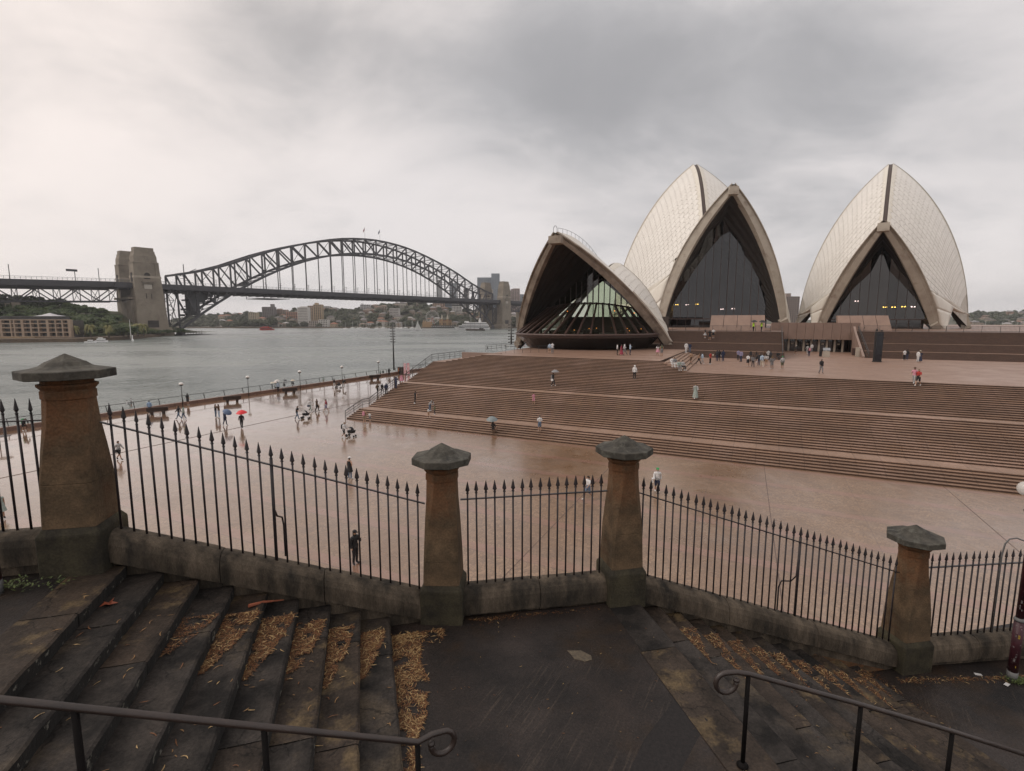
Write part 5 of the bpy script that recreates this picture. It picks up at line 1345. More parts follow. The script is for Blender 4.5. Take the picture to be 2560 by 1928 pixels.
# pylons
def pylon(s, c, label, sgn):
    P = bp_(s, c, 0); g_ = thing('stone_pylon', label, 'pylon', P, atan2(BB.y, BB.x), 'granite pylons of the arch bridge')
    g_.scale = (1, 1, .962)
    def lo(name, prof, m=m_pylon, dx=0):
        mb = MB(); R_ = []
        for (lx, ly, z, ox) in prof:
            k = len(mb.v); R_.append(k)
            for x, y in ((-.5, -.5), (.5, -.5), (.5, .5), (-.5, .5)): mb.v.append((x*lx+ox, y*ly, z))
        for a, b in zip(R_, R_[1:]):
            for j in range(4): mb.f.append((a+j, a+(j+1) % 4, b+(j+1) % 4, b+j)); mb.m.append(0)
        mb.f.append(tuple(R_[-1]+j for j in range(4))); mb.f.append(tuple(R_[0]+j for j in reversed(range(4)))); mb.m += [0, 0]
        return build(name, mb, [m], g_)
    lo('base', [(30, 20, 0, 3*sgn), (30, 20, 5, 3*sgn), (29, 19, 5, 3*sgn), (27.5, 18, 9, 2.5*sgn)])
    lo('shaft', [(26, 15.4, 9, 1.6*sgn), (22.6, 13.8, 54, .5*sgn), (22, 13.4, 58.5, .4*sgn)])
    lo('string_course', [(22.8, 14.2, 58.5, .4*sgn), (22.6, 14.0, 60.6, .4*sgn)], mat('pale_granite_band', (.36, .31, .25), (.29, .25, .2), .8, .3))
    lo('upper_stage', [(21.8, 13.2, 60.6, .4*sgn), (20.8, 12.6, 73, 0), (21.4, 13.0, 73, 0), (21.4, 13.0, 74.2, 0), (19.2, 12, 74.6, 0), (18.9, 11.8, 80, 0), (17.0, 10.8, 83, 0), (16.8, 10.6, 85, 0), (15.6, 9.6, 85, 0), (15.5, 9.4, 88.6, 0)])
    for sx in (-1, 1):                          # corner strips of the upper stage
        mb = MB(); mb.box((sx*8.9, -6.6, 66.5), (3.4, .7, 12)); mb.box((sx*8.6, -6.5, 73.4), (4.2, 1.2, .8)); build('corner_pier', mb, [m_pylon], g_)
    for sy in (-1, 1):
        y = sy*6.75
        # dark panel painted as the shade of an arched opening, over a balcony
        k = 12; rw = 2.5; mb = MB(); pts = [(-rw, y, 55.2)]+[(-rw*cos(pi*i/k), y, 61.3+rw*sin(pi*i/k)) for i in range(k+1)]+[(rw, y, 55.2)]
        mb.poly(pts if sy > 0 else pts[::-1]); build('dark_arch_panel', mb, [m_dark2], g_)
        mb = MB(); G = []
        for i in range(k+1):
            a = pi*i/k; G.append([(-rw*cos(a), y, 61.3+rw*sin(a)), (-rw*cos(a), y+sy*.7, 61.3+rw*sin(a)), (-(rw+.9)*cos(a), y+sy*.7, 61.3+(rw+.9)*sin(a)), (-(rw+.9)*cos(a), y, 61.3+(rw+.9)*sin(a))])
        mb.grid([[Vector(q) for q in r] for r in G]); build('arch_moulding', mb, [m_pylon], g_)
        mb = MB(); mb.box((0, y+sy*.9, 54.6), (10, 2.6, 1.0)); mb.box((0, y+sy*.7, 53.2), (8.6, 1.9, .9)); mb.box((0, y+sy*1.9, 55.9), (9.6, .3, 1.5)); build('balcony', mb, [m_pylon], g_)
        mb = MB(); mb.box((0, y+sy*.25, 49.8), (6.4, .5, 4.4)); build('plaque', mb, [mat('pale_plaque', (.42, .38, .33), None, .8)], g_)
        for sx in (-1, 1): mb = MB(); mb.box((sx*4.4, y+sy*.3, 50.6), (1.0, .8, 4.4)); build('bracket', mb, [m_pylon], g_); mb = MB(); mb.box((sx*2.2, y+sy*.45+.3*sy, 40.5), (.5, .2, 5)); build('slit_window', mb, [m_dark2], g_)
        mb = MB(); mb.box((0, sy*6.45, 73.5), (.7, .25, 5.5)); mb.box((0, sy*6.25, 80.2), (3.6, .4, .5)); mb.box((0, sy*6.3, 78.6), (1.4, .35, 2.6)); build('shield_ornament', mb, [m_pylon2], g_)
        mb = MB(); mb.box((1.5*sgn, sy*7.9, 12.5), (9, .5, 7)); build('dark_ground_panel', mb, [m_dark2], g_)
    for sx in (-1, 1):
        mb = MB(); mb.box((sx*10.9, 0, 59), (.4, 4.2, 9)); build('dark_side_panel', mb, [m_dark2], g_)
    return g_
m_dark2 = mat('opening_shade', (.035, .03, .027), None, .9); m_pylon2 = mat('darker_pylon_granite', (.22, .185, .145), None, .9)  # first holds the shade of the openings; second is plain darker granite
pylon(9, 22, 'nearest granite pylon, standing in front at the left end of the bridge arch', 1)
pylon(9, -22, 'granite pylon partly hidden behind the nearest one, at the left end of the arch', 1)
pylon(S0+SPAN+24, 22, 'granite pylon in front at the far right end of the bridge arch', -1)
pylon(S0+SPAN+24, -22, 'granite pylon behind, at the far right end of the bridge arch', -1)
for s, lb, sg_ in ((6, 'massive granite abutment under the deck at the left end of the arch', 1), (S0+SPAN+30, 'massive granite abutment under the deck at the far end of the arch', -1)):
    g_ = thing('bridge_abutment', lb, 'abutment'); mb = MB()
    for c in (-15, 0, 15): 
        mb = MB(); mb.beam(bp_(s-10*sg_, c, 17), bp_(s+16*sg_, c, 17), 14.6, 36 if c else 34, up=Vector((0, 0, 1))); build('granite_pier', mb, [m_pylon], g_)
    mb = MB(); mb.beam(bp_(s-12*sg_, 0, 37), bp_(s+6*sg_, 0, 37), 46, 2); build('capping_course', mb, [m_pylon], g_)
    # lattice tower legs beside the end posts
    for c in (-15, 15):
        mb = MB()
        for ds in (20,): 
            A, B = bp_(s+ds*sg_, c, 4), bp_(s+ds*sg_, c, 46); mb.beam(A, B, 1.3, 1.3)
            for k in range(4): 
                z = 6+k*10; mb.beam(bp_(s+20*sg_, c, z), bp_(s+29*sg_, c, z+10), .5); mb.beam(bp_(s+29*sg_, c, z), bp_(s+20*sg_, c, z+10), .5); mb.beam(bp_(s+20*sg_, c, z+10), bp_(s+29*sg_, c, z+10), .5)
        tag(build('lattice_tower', mb, [m_steel], g_), kind='stuff')
# approach spans
def approach(s0, s1, label, dz):
    g_ = thing('approach_viaduct', label, 'viaduct'); L = s1-s0; sg = 1 if L > 0 else -1; n = int(abs(L)/14)
    zz = lambda s: dz*(s-s0)/L
    mb = MB(); mb.beam(bp_(s0, 0, 51.4), bp_(s1, 0, 51.4+dz), 40, 1.2); build('road_deck', mb, [m_steel], g_)
    for c in (21, -21):
        mb = MB(); mb.beam(bp_(s0, c, 48.8), bp_(s1, c, 48.8+dz), .8, 4.2); build('edge_girder', mb, [m_steel], g_)
    mb = MB(); mb.beam(bp_(s0, 21.4, 54.4), bp_(s1, 21.4, 54.4+dz), .2, .25); mb.beam(bp_(s0, 21.4, 53.2), bp_(s1, 21.4, 53.2+dz), .1, .15)
    for i in range(int(abs(L)/3.4)): s = s0+sg*i*3.4; mb.beam(bp_(s, 21.4, 52+zz(s)), bp_(s, 21.4, 54.5+zz(s)), .18)
    tag(build('walkway_rail', mb, [m_paintg], g_))
    for c in (13, -13):
        for (z, w) in ((45.6, 1.2), (33.6, 1.3)):
            mb = MB(); mb.beam(bp_(s0, c, z), bp_(s1, c, z+dz), 1.0, w); build('truss_chord', mb, [m_steel], g_)
        for i in range(n):
            sa, sb = s0+sg*i*14, s0+sg*(i+1)*14; za, zb = zz(sa), zz(sb)
            mb = MB(); mb.beam(bp_(sa, c, (33.6 if i % 2 else 45.6)+za), bp_(sb, c, (45.6 if i % 2 else 33.6)+zb), .8, .9); build('truss_diagonal', mb, [m_steel], g_)
            mb = MB(); mb.beam(bp_(sa, c, 33.6+za), bp_(sa, c, 45.6+za), .45, .5); build('truss_vertical', mb, [m_steel], g_)
    mb = MB()
    for i in range(n+1):
        s = s0+sg*i*14; mb.beam(bp_(s, 13, 33.6+zz(s)), bp_(s, -13, 45.6+zz(s)), .35); mb.beam(bp_(s, -13, 33.6+zz(s)), bp_(s, 13, 45.6+zz(s)), .35); mb.beam(bp_(s, 21, 50+zz(s)), bp_(s, 13, 45+zz(s)), .3)
    tag(build('cross_frames', mb, [m_steel], g_), kind='stuff')
    for k in (1, 2, 3):
        s = s0+sg*k*72
        if abs(s-s0) > abs(L): continue
        for c in (13, -13):
            mb = MB(); mb.beam(bp_(s, c, 0), bp_(s, c, 32.5+zz(s)), 5.5, 7, up=BC); build('granite_pier', mb, [m_pylon], g_)
    for k in range(int(abs(L)/60)+1):
        s = s0+sg*(14+60*k); mb = MB(); mb.beam(bp_(s, 18, 52+zz(s)), bp_(s, 18, 64+zz(s)), .4); build('lamp_standard', mb, [m_steel], g_)
        mb = MB(); mb.beam(bp_(s-16, 12, 52+zz(s)), bp_(s-16, 12, 61+zz(s)), .4); mb.beam(bp_(s-22, 12, 61+zz(s)), bp_(s-14, 12, 61+zz(s)), .6, 2.0); build('sign_gantry', mb, [m_steel], g_)
approach(-12, -210, 'steel truss approach spans on the left, running into the near pylons above the trees', -5.0)
approach(S0+SPAN+40, S0+SPAN+260, 'dark approach spans beyond the far pylons, leading to the towers', -4)

# ------------------------------------------------------------------ foliage prototypes
m_leafd = mat('fig_leaves', (.026, .052, .012), (.055, .085, .022), .65, .35, 4, c3=(.09, .115, .03), s3=.12, lo3=.5, hi3=.75)
m_leafl = mat('light_leaves', (.085, .11, .022), (.055, .075, .018), .65, .5, 4)
m_leaff = mat('far_leaves', (.040, .052, .026), (.060, .068, .034), .75, .08, 4)
m_trunk = mat('bark_grey', (.09, .075, .06), (.05, .042, .035), .9, 2)
def crown_mesh(name, R, H, ncl, nlf, lf, m, seed, flat=.6):
    r = random.Random(seed); mb = MB()
    for c in range(ncl):
        a = r.uniform(0, 6.283); rad = R*sqrt(r.random())*.82; hh = H*(.35+.6*r.random()*(1-(rad/R)**2*.5)); cr_ = R*r.uniform(.22, .40)
        cc_ = Vector((rad*cos(a), rad*sin(a), hh))
        for k in range(nlf):
            v = Vector((r.gauss(0, 1), r.gauss(0, 1), r.gauss(0, 1)))
            if v.length < 1e-3: continue
            v.normalize()
            if v.z < -.35 and r.random() < .7: v.z *= -.6
            p = cc_+Vector((v.x*cr_, v.y*cr_, v.z*cr_*flat))*r.uniform(.72, 1.05)
            n_ = (v+Vector((r.gauss(0, .45), r.gauss(0, .45), r.gauss(0, .45)+.3))).normalized(); x = n_.orthogonal().normalized(); y = n_.cross(x); s = lf*r.uniform(.6, 1.4); an = r.uniform(0, 6.28)
            x2 = x*cos(an)+y*sin(an); y2 = -x*sin(an)+y*cos(an)
            mb.poly([p-x2*s, p-y2*s*.6, p+x2*s, p+y2*s*.6])
    return mb.mesh(name, m)
def trunk_mesh(name, H, r0, seed, spread=.5):
    r = random.Random(seed); mb = MB(); mb.tube([(0, 0, -1.5), (0, 0, H*.25), (r.uniform(-.3, .3), r.uniform(-.3, .3), H*.5)], [r0*1.2, r0, r0*.8], 7)
    for i in range(5):
        a = i*1.26+r.uniform(-.3, .3); L = H*.5*r.uniform(.7, 1.1)
        mb.tube([(0, 0, H*.4), (cos(a)*L*spread*.6, sin(a)*L*spread*.6, H*.4+L*.5), (cos(a)*L*spread*1.3, sin(a)*L*spread*1.3, H*.4+L*.9)], [r0*.55, r0*.35, r0*.12], 5)
    return mb.mesh(name, m_trunk)
figs = [(crown_mesh('crown', 10, 15, 34, 150, .75, m_leafd, 40+i, .5), trunk_mesh('trunk', 11, .7, i)) for i in range(3)]
def tree(P, k, label, group, s=1.0, cat='tree', kinds=figs, sz=None, name='fig_tree'):
    cm, tm = kinds[k % len(kinds)]; g_ = thing(name, label, cat, P, random.uniform(0, 6), group); g_.scale = (s, s, sz or s)
    link('crown', cm, g_); link('trunk', tm, g_); return g_
# ---- left shore: sea wall, ground, park trees, hotel
ls = MB()
shore = [(-900, 356), (-362, 357), (-316, 371), (-316, 423), (-336, 480), (-354, 533), (-376, 556), (-460, 640), (-900, 760)]
m_seaw = mat('brown_seawall', (.13, .09, .055), (.07, .05, .035), .9, .3, 6, .05, 1.2)
mb = MB(); mb.prism(shore, -2, 2.6); tag(build('western_shore', mb, [m_seaw]), 'brown sea wall and low ground of the western shore', kind='structure')
mb = MB(); gr = []
def lz(x, y):
    d = (y-384-(.55*(x+372) if x > -372 else 0)); k = max(0, min(1, (d-22)/70)); return 2.62+19*k*k*(3-2*k)*max(0, min(1, (-x-338)/50))*max(0, min(1, (575-y)/40))*(1+.25*noise.noise(Vector((x*.02, y*.02, 0))))
G = [[Vector((x, y, lz(x, y))) for x in range(-900, -333, 14)] for y in range(390, 600, 12)]
mb.grid(G, flip=True); tag(build('park_slope', mb, [m_grassy], smooth=True), 'grassy park slope rising behind the sea wall', kind='structure')
rt = random.Random(17)
cols = [(-30, 738), (20, 737), (62, 738), (102, 743), (140, 748), (178, 756), (212, 764), (246, 772), (282, 786), (-5, 760), (45, 762), (90, 764), (130, 768), (165, 774), (200, 782), (236, 788), (268, 800), (300, 806), (20, 785), (75, 788), (125, 792), (160, 800), (192, 806), (222, 810), (318, 812)]
for i, (u, v) in enumerate(cols):
    D = 466 if i < 9 else 440 if i < 18 else 418
    P = dp_(u, v-5, D); top = P.z; gz = lz(P.x, P.y); s = max(.5, (top-gz)/15.5)*(1.0 if i < 9 else 1)
    wsc = min(max(s, .75), 1.35); tree((P.x, P.y, gz-.5), i, ('tall back-row', 'middle-row', 'low front-row')[0 if i < 9 else 1 if i < 18 else 2]+' dark fig tree '+('at the left picture edge' if u < 0 else 'above the left part of the hotel' if u < 50 else 'above the pale roof canopy of the hotel' if u < 110 else 'above the right end of the hotel' if u < 165 else 'above the first palms' if u < 215 else 'between the hotel and the white mast' if u < 262 else 'close beside the nearest pylon'), 'dark trees on the western park slope', wsc, sz=s)
# palms
def palm_mesh():
    mb = MB(); r = random.Random(2)
    for i in range(46):
        a = r.uniform(0, 6.283); el = r.uniform(-.75, 1.1); L = r.uniform(2.6, 3.6); pts = []
        for k in range(6):
            t = k/5; rr2 = L*t; pts.append(Vector((cos(a)*rr2*cos(el*.6), sin(a)*rr2*cos(el*.6), rr2*sin(el)-1.5*t*t*t*2)))
        n_ = Vector((-sin(a), cos(a), 0))
        for k in range(5):
            w0, w1 = .55*sin(pi*(k/5*.8+.15)), .55*sin(pi*((k+1)/5*.8+.15)); dz = Vector((0, 0, -.28))
            mb.poly([pts[k], pts[k+1], pts[k+1]+n_*w1+dz, pts[k]+n_*w0+dz]); mb.poly([pts[k+1], pts[k], pts[k]-n_*w0+dz, pts[k+1]-n_*w1+dz])
    return mb.mesh('frond_crown', m_palm)
m_palm = mat('palm_fronds', (.22, .20, .065), (.12, .12, .035), .6, 1, 3)
pm_c = palm_mesh(); tb = MB(); tb.tube([(0, 0, -.5), (0, 0, 3.5), (.1, 0, 7.2)], [.5, .34, .36], 8); pm_t = tb.mesh('trunk', m_trunk)
pl_ = ['palm close to the right end of the low hotel', 'broad palm right of the hotel by the sea wall', 'palm beneath the light green tree', 'small palm left of the white mast', 'palm just left of the pylon, right of the white mast', 'palm in front of the left foot of the pylon', 'palm in front of the middle of the nearest pylon']
for i, (u, v) in enumerate([(184, 813), (224, 810), (270, 812), (307, 814), (329, 811), (342, 808), (357, 808)]):
    D = 392+max(0, (u-260))*.55; P = dp_(u, v, D); g_ = thing('palm_tree', pl_[i], 'palm', (P.x, P.y, 2.4), i*1.3); h = (P.z-2.4)/8.6; g_.scale = (max(.9, h), max(.9, h), h)
    o = link('frond_crown', pm_c, g_, (.1, 0, 7.2)); link('trunk', pm_t, g_)
lt = [(crown_mesh('crown', 4.5, 8, 12, 90, .4, m_leafl, 77, .7), trunk_mesh('trunk', 6, .3, 5))]
P = dp_(268, 797, 410); tree((P.x, P.y, 2.6), 0, 'bright light green tree standing out before the dark figs', None, 1.5, kinds=lt, name='light_green_tree')
shr = [crown_mesh('shrub_crown', 3.2, 3.6, 9, 70, .35, m_leafd, 300+i, .7) for i in range(2)]
for i in range(34):
    u = 190+i*8+rt.uniform(-3, 3); D = 400+max(0, u-250)*.55+rt.uniform(4, 14); P = dp_(u, 830, D)
    o = link('shrub', shr[i % 2], None, (P.x, P.y, 2.3)); s = rt.uniform(.7, 1.5); o.scale = (s, s, s); o.rotation_euler = (0, 0, rt.uniform(0, 6)); tag(o, 'low dark shrub in the row along the western sea wall', 'shrub', 'shrubs along the western sea wall')
# hotel
m_hotel = mat('hotel_render', (.33, .25, .185), (.28, .21, .155), .8, .4); m_hwin = mat('hotel_glass', (.05, .042, .035), (.025, .02, .018), .25, .5); m_hroof = mat('hotel_roof', (.06, .06, .06), None, .6)
ho = thing('hotel', 'long low four-storey pinkish hotel by the water at the left edge', 'hotel')
def hp(u, D=388): P = dp_(u, 830, D); return P
cx_ = [-60, -34, -12, 4, 29, 38, 58, 79, 98, 121, 141, 158, 175]
zs_ = [3.2, 6.7, 10.0, 13.2, 16.0]
for i in range(len(cx_)-1):
    A, B = hp(cx_[i]), hp(cx_[i+1])
    for k in range(4):
        mb = MB(); y = Vector((0, 2.2+(1.5 if (i+k) % 3 == 0 else 0), 0)); a, b_ = A+y, B+y
        mb.poly([(a.x, a.y, zs_[k]), (b_.x, b_.y, zs_[k]), (b_.x, b_.y, zs_[k+1]), (a.x, a.y, zs_[k+1])]); build('window', mb, [m_hwin], ho)
        mb = MB(); mb.beam((a.x+1, a.y-1.2, zs_[k]+1.0), (b_.x-1, b_.y-1.2, zs_[k]+1.0), .1, .15); build('balcony_rail', mb, [m_paintg], ho)
for i, u in enumerate(cx_):
    A = hp(u); mb = MB(); mb.box((A.x, A.y+1, 9.4), (1.0 if i % 3 else 1.9, 2.6, 13.2)); build('column', mb, [m_hotel], ho)
for z in zs_:
    A, B = hp(-60), hp(176); mb = MB(); mb.beam((A.x, A.y+1, z), (B.x, B.y+1, z), 2.4, .75); build('floor_slab', mb, [m_hotel], ho)
A, B = hp(-60), hp(170); mb = MB(); mb.beam((A.x, A.y+9, 9), (B.x, B.y+9, 9), 12, 13.5); build('rear_block', mb, [m_hwin], ho)
mb = MB(); A, B = hp(-60), hp(140); mb.beam((A.x, A.y+9, 17.2), (B.x, B.y+9, 17.2), 9, 2.2); build('penthouse', mb, [m_hwin], ho)
mb = MB(); A, B = hp(-60), hp(146); mb.beam((A.x, A.y+8, 18.6), (B.x, B.y+8, 18.6), 13, .5); build('roof', mb, [m_hroof], ho)
P = hp(106); mb = MB(); mb.lathe([(8.5, 18.9), (4, 19.8), (.4, 21.2)], 4, (P.x, P.y+8, 0), phase=pi/4, sx=1.25); build('roof_canopy', mb, [mat('pale_roof', (.42, .42, .44), None, .5)], ho)
mb = MB(); A, B = gp(-60, 852, 1.0), gp(75, 851, 1.0); mb.beam((A.x, A.y+6, 2.6), (B.x, B.y+6, 2.6), 5, 1.6); tag(build('promenade_wall', mb, [mat('sand_wall', (.30, .22, .13), (.24, .17, .1), .85, .3)]), 'pale sandy promenade wall below the hotel', 'wall')
mb = MB(); P = dp_(328, 848, 380); mb.tube([(P.x, P.y, 2), (P.x, P.y, zof(P.x, P.y, 799))], [.28, .16], 8); tag(build('signal_mast', mb, [mat('mast_white', (.5, .5, .48))]), 'tall thin pale mast on the sea wall before the nearest pylon', 'mast')
wj = thing('timber_wharf', 'low brown wharf jutting out below the left end of the arch', 'wharf')
a, b_ = gp(452, 832, 1.8), gp(508, 830, 1.8); mb = MB(); mb.beam(a, b_, 8, .7); build('wharf_deck', mb, [m_seaw], wj)
for i in range(9): mb = MB(); q = a.lerp(b_, i/8); mb.tube([(q.x, q.y-3, -1), (q.x, q.y-3, 3.6)], .3, 6); build('wharf_pile', mb, [m_trunk], wj)
mb = MB(); q = a.lerp(b_, .1); mb.box((q.x, q.y, 3.6), (6, 4, 3)); build('wharf_shed', mb, [m_paintg], wj)

# ------------------------------------------------------------------ north shore
sky_v = [(300, 796), (450, 795), (500, 788), (560, 786), (620, 785), (660, 780), (700, 778), (740, 776), (790, 776), (830, 771), (880, 772), (920, 768), (960, 760), (1000, 759), (1030, 755), (1060, 758), (1090, 762), (1150, 775), (1200, 778), (1250, 782), (1330, 786), (1500, 790), (1900, 792), (2050, 792), (2400, 782), (2450, 779), (2500, 780), (2560, 778), (2800, 780)]
def skyv(u):
    u = max(301, min(2799, u))
    for (a, va), (b, vb) in zip(sky_v, sky_v[1:]):
        if a <= u <= b: return va+(vb-va)*(u-a)/(b-a)
    return 795
def nz_(x, y):
    u = 1280+FOC*x/y; far = 1.0
    h = max(3, (16+(800-skyv(u))/FOC*1330)-9)
    k = max(0, min(1, (y-1030)/250)); k = k*k*(3-2*k)
    return 1.2+(h-1.2)*k*(1+.10*noise.noise(Vector((x*.008, y*.008, 0))))
mb = MB(); G = [[Vector((x, y, nz_(x, y) if y > 1012 else -1)) for x in range(-2400, 2400, 30)] for y in list(range(1008, 1400, 24))+[1500, 1700, 2200]]
mb.grid(G, flip=True); m_hill = mat('north_shore_ground', (.055, .06, .035), (.09, .085, .06), .9, .03, 6)
tag(build('north_shore_hills', mb, [m_hill], smooth=True), 'built-up hills of the north shore', kind='structure')
mb = MB(); mb.prism([(-2400, 1004), (2400, 1004), (2400, 1030), (-2400, 1030)], -2, 1.6); tag(build('north_sea_wall', mb, [m_seaw]), 'low sea wall of the north shore', kind='structure')
ftr = [crown_mesh('tree_crown', 8, 11, 14, 60, 1.3, m_leaff, 500+i, .75) for i in range(4)]
rn = random.Random(31)
for i in range(250):
    u = rn.uniform(470, 1330) if i < 215 else rn.uniform(2400, 2620); y = rn.uniform(1030, 1330); 
    if i % 3 == 0: y = rn.uniform(1290, 1345)
    x = (u-1280)/FOC*y; o = link('tree', ftr[i % 4], None, (x, y, nz_(x, y)-1.5)); s = rn.uniform(.6, 1.25); o.scale = (s*1.1, s*1.1, s*rn.uniform(.8, 1.2)); o.rotation_euler = (0, 0, rn.uniform(0, 6))
    tag(o, 'small grey green tree among the houses on the north shore', 'tree', 'trees among the north shore houses')
wd = MB()
for i in range(1500):                          # the wooded gardens between the houses, one mass
    u = rn.uniform(440, 1330) if i < 1200 else rn.uniform(2380, 2640); y = rn.uniform(1034, 1345); x = (u-1280)/FOC*y; R_ = rn.uniform(3, 7.5); z_ = nz_(x, y)
    for k in range(46):
        v = Vector((rn.gauss(0, 1), rn.gauss(0, 1), rn.gauss(0, 1))).normalized(); v.z = abs(v.z)*.9-.1; p_ = Vector((x, y, z_+R_*.4))+v*R_*rn.uniform(.7, 1.05); a = v.orthogonal().normalized()*R_*.32*rn.uniform(.6, 1.3); b_ = v.cross(a)*.8; wd.poly([p_-a, p_-b_, p_+a, p_+b_])
tag(build('hillside_woodland', wd, m_leaff), 'mass of grey green garden trees covering the north shore hills', kind='stuff')
for i in range(26):                            # darker groves at the water's edge
    u = 600+rn.uniform(0, 90) if i < 14 else rn.uniform(1140, 1330); y = rn.uniform(1020, 1050); x = (u-1280)/FOC*y; o = link('tree', ftr[i % 4], None, (x, y, .5)); s = rn.uniform(1.1, 1.7); o.scale = (s, s, s)
    tag(o, 'dark tree in the waterside grove on the north shore', 'tree', 'waterside grove trees on the north shore')
walls = [mat('house_wall', c, tuple(x*.85 for x in c), .85, .1) for c in ((.42, .39, .34), (.30, .25, .20), (.24, .16, .12), (.38, .32, .24), (.5, .48, .45))]
roofs = [mat('house_roof', c, None, .85) for c in ((.22, .10, .065), (.12, .11, .11), (.20, .15, .12), (.30, .29, .29))]
def house_mesh(k):
    r = random.Random(k); w, d, h = r.uniform(10, 16), r.uniform(8, 12), r.uniform(5, 9); mb = MB(); mb.box((0, 0, h/2-2), (w, d, h+4), mi=0)
    e_ = .6; hz = r.uniform(1.8, 3.2); a = [(-w/2-e_, -d/2-e_, h), (w/2+e_, -d/2-e_, h), (w/2+e_, d/2+e_, h), (-w/2-e_, d/2+e_, h)]; r0, r1 = (-w*.22, 0, h+hz), (w*.22, 0, h+hz)
    mb.poly([a[0], a[1], r1, r0], 1); mb.poly([a[2], a[3], r0, r1], 1); mb.poly([a[1], a[2], r1], 1); mb.poly([a[3], a[0], r0], 1); mb.poly([a[3], a[2], a[1], a[0]], 1)
    n = int(w/3); 
    for f_ in range(int(h/3)):
        for i in range(n): x = -w/2+(i+.5)*w/n; z = 1.4+f_*3; mb.box((x, -d/2-.02, z), (1.3, .14, 1.3), mi=2)
        mb.box((0, -d/2-.5, .2+f_*3), (w*.9, 1.0, .25), mi=0)
    return mb
hms = []
for k in range(10): hms.append(house_mesh(k).mesh('house', [walls[k % 5], roofs[k % 4], m_hwin]))
for i in range(175):
    u = rn.uniform(560, 1300) if i < 140 else rn.uniform(2390, 2640)
    if 850 < u < 1010 or rn.random() < .7: pass
    y = rn.uniform(1035, 1290); x = (u-1280)/FOC*y; o = link('house', hms[rn.randrange(10)], None, (x, y, nz_(x, y))); o.rotation_euler = (0, 0, rn.uniform(-.5, .5)); s = rn.uniform(.8, 1.2); o.scale = (s, s, s); kk = int(o.data.name.split('.')[-1]) if '.' in o.data.name else 0
    hd = ('pale stone', 'tan', 'brown brick', 'sandy', 'white')[kk % 5]+'-walled house with '+('a red', 'a dark grey', 'a brown', 'a light grey')[kk % 4]+' roof '; wh = ('at the far right shore' if u > 2000 else 'on the hillside left of the gridded tower' if u < 745 else 'on the hillside below the bridge deck' if u < 1050 else 'on the hillside behind the ferris wheel')
    tag(o, hd+wh, 'house', hd.split(' house')[0]+' houses '+wh+' ('+hd.split('with ')[1].strip()+')')
def tower(u0, u1, vt, D, col, label, bays=5, fl=3.2, name='apartment_tower', dep=14, zb=None, glassy=False, top=None):
    A, B = dp_(u0, 800, D), dp_(u1, 800, D); w = B.x-A.x; cx_2 = (A.x+B.x)/2; zt2 = zof(cx_2, D, vt); z0 = zb if zb is not None else max(1, nz_(cx_2, D)-3 if D > 1008 else 2)
    g_ = thing(name, label, 'tower', (cx_2, D+dep/2, z0)); h = zt2-z0
    mw_ = mat('tower_wall', col, tuple(x*.88 for x in col), .8, .05)
    mb = MB(); mb.box((0, 0, h/2), (w-1, dep-1, h)); build('glazed_core', mb, [m_hwin if not glassy else m_bluegl], g_)
    n = max(2, int(h/fl)); mbs = MB(); mbs.box((0, 0, 0), (w, dep, 1.15 if not glassy else .5)); sm_ = mbs.mesh('floor_band', mw_)
    for i in range(n+1): link('floor_band', sm_, g_, (0, 0, h*i/n))
    mbp = MB(); mbp.box((0, 0, h/2), (max(.6, w/bays*.34) if not glassy else .5, dep+.12, h)); pmx = mbp.mesh('pier', mw_)
    for i in range(bays+1): link('pier', pmx, g_, (-w/2+w*i/bays*.995, 0, 0))
    if top:
        mb = MB(); mb.box((w*top[0], 0, h+top[2]/2), (w*top[1], dep*.6, top[2])); build('plant_room', mb, [mw_], g_)
    return g_
m_bluegl = mat('blue_grey_glass', (.20, .23, .26), (.15, .18, .21), .3, .05)
tower(657, 685, 768, 1180, (.15, .135, .13), 'dark grey slab tower with a stair shaft, leftmost high block across the water', 6, top=(.32, .25, 7))
tower(623, 641, 782, 1150, (.42, .36, .26), 'small cream block left of the dark grey slab tower', 4)
tower(690, 716, 775, 1200, (.30, .22, .17), 'brown stepped flats right of the dark grey slab tower', 6, top=(-.2, .4, 3))
tower(717, 744, 781, 1160, (.35, .19, .13), 'reddish brown flats directly left of the white gridded tower', 5)
tower(745, 770, 769, 1060, (.60, .58, .55), 'white gridded tower with an arched top across the water', 9, top=(0, .55, 2.4))
tower(771, 784, 765, 1120, (.36, .27, .19), 'left wing of the brown twin tower next to the white gridded one', 3)
tower(785, 804, 762, 1115, (.38, .29, .19), 'tan tower with raised middle shaft, right of the white gridded one', 4, top=(-.2, .4, 4))
tower(808, 824, 766, 1300, (.45, .44, .43), 'small pale block high on the hill right of the tan tower', 4)
tower(797, 818, 800, 1035, (.60, .59, .57), 'low white waterfront block below the tan tower', 5)
tower(772, 795, 803, 1040, (.40, .36, .32), 'low grey waterfront block right of the foot of the white tower', 5)
tower(902, 926, 762, 1230, (.50, .51, .52), 'white slab block on the hill halfway along the north shore', 6, top=(-.35, .12, 3))
tower(975, 997, 771, 1120, (.52, .50, .48), 'white block with vertical dark stripes below the bridge deck', 7)
tower(1001, 1011, 746, 1600, (.50, .50, .52), 'slim faint tower seen just under the bridge deck', 3, zb=20)
tower(1028, 1045, 746, 1600, (.50, .50, .50), 'wider faint tower seen just under the bridge deck', 4, zb=20)
tower(1083, 1111, 753, 1250, (.40, .28, .21), 'brown banded block under the right part of the bridge deck', 7)
tower(1112, 1130, 757, 1260, (.13, .16, .19), 'dark blue grey office block beside the brown banded one', 5, glassy=True)
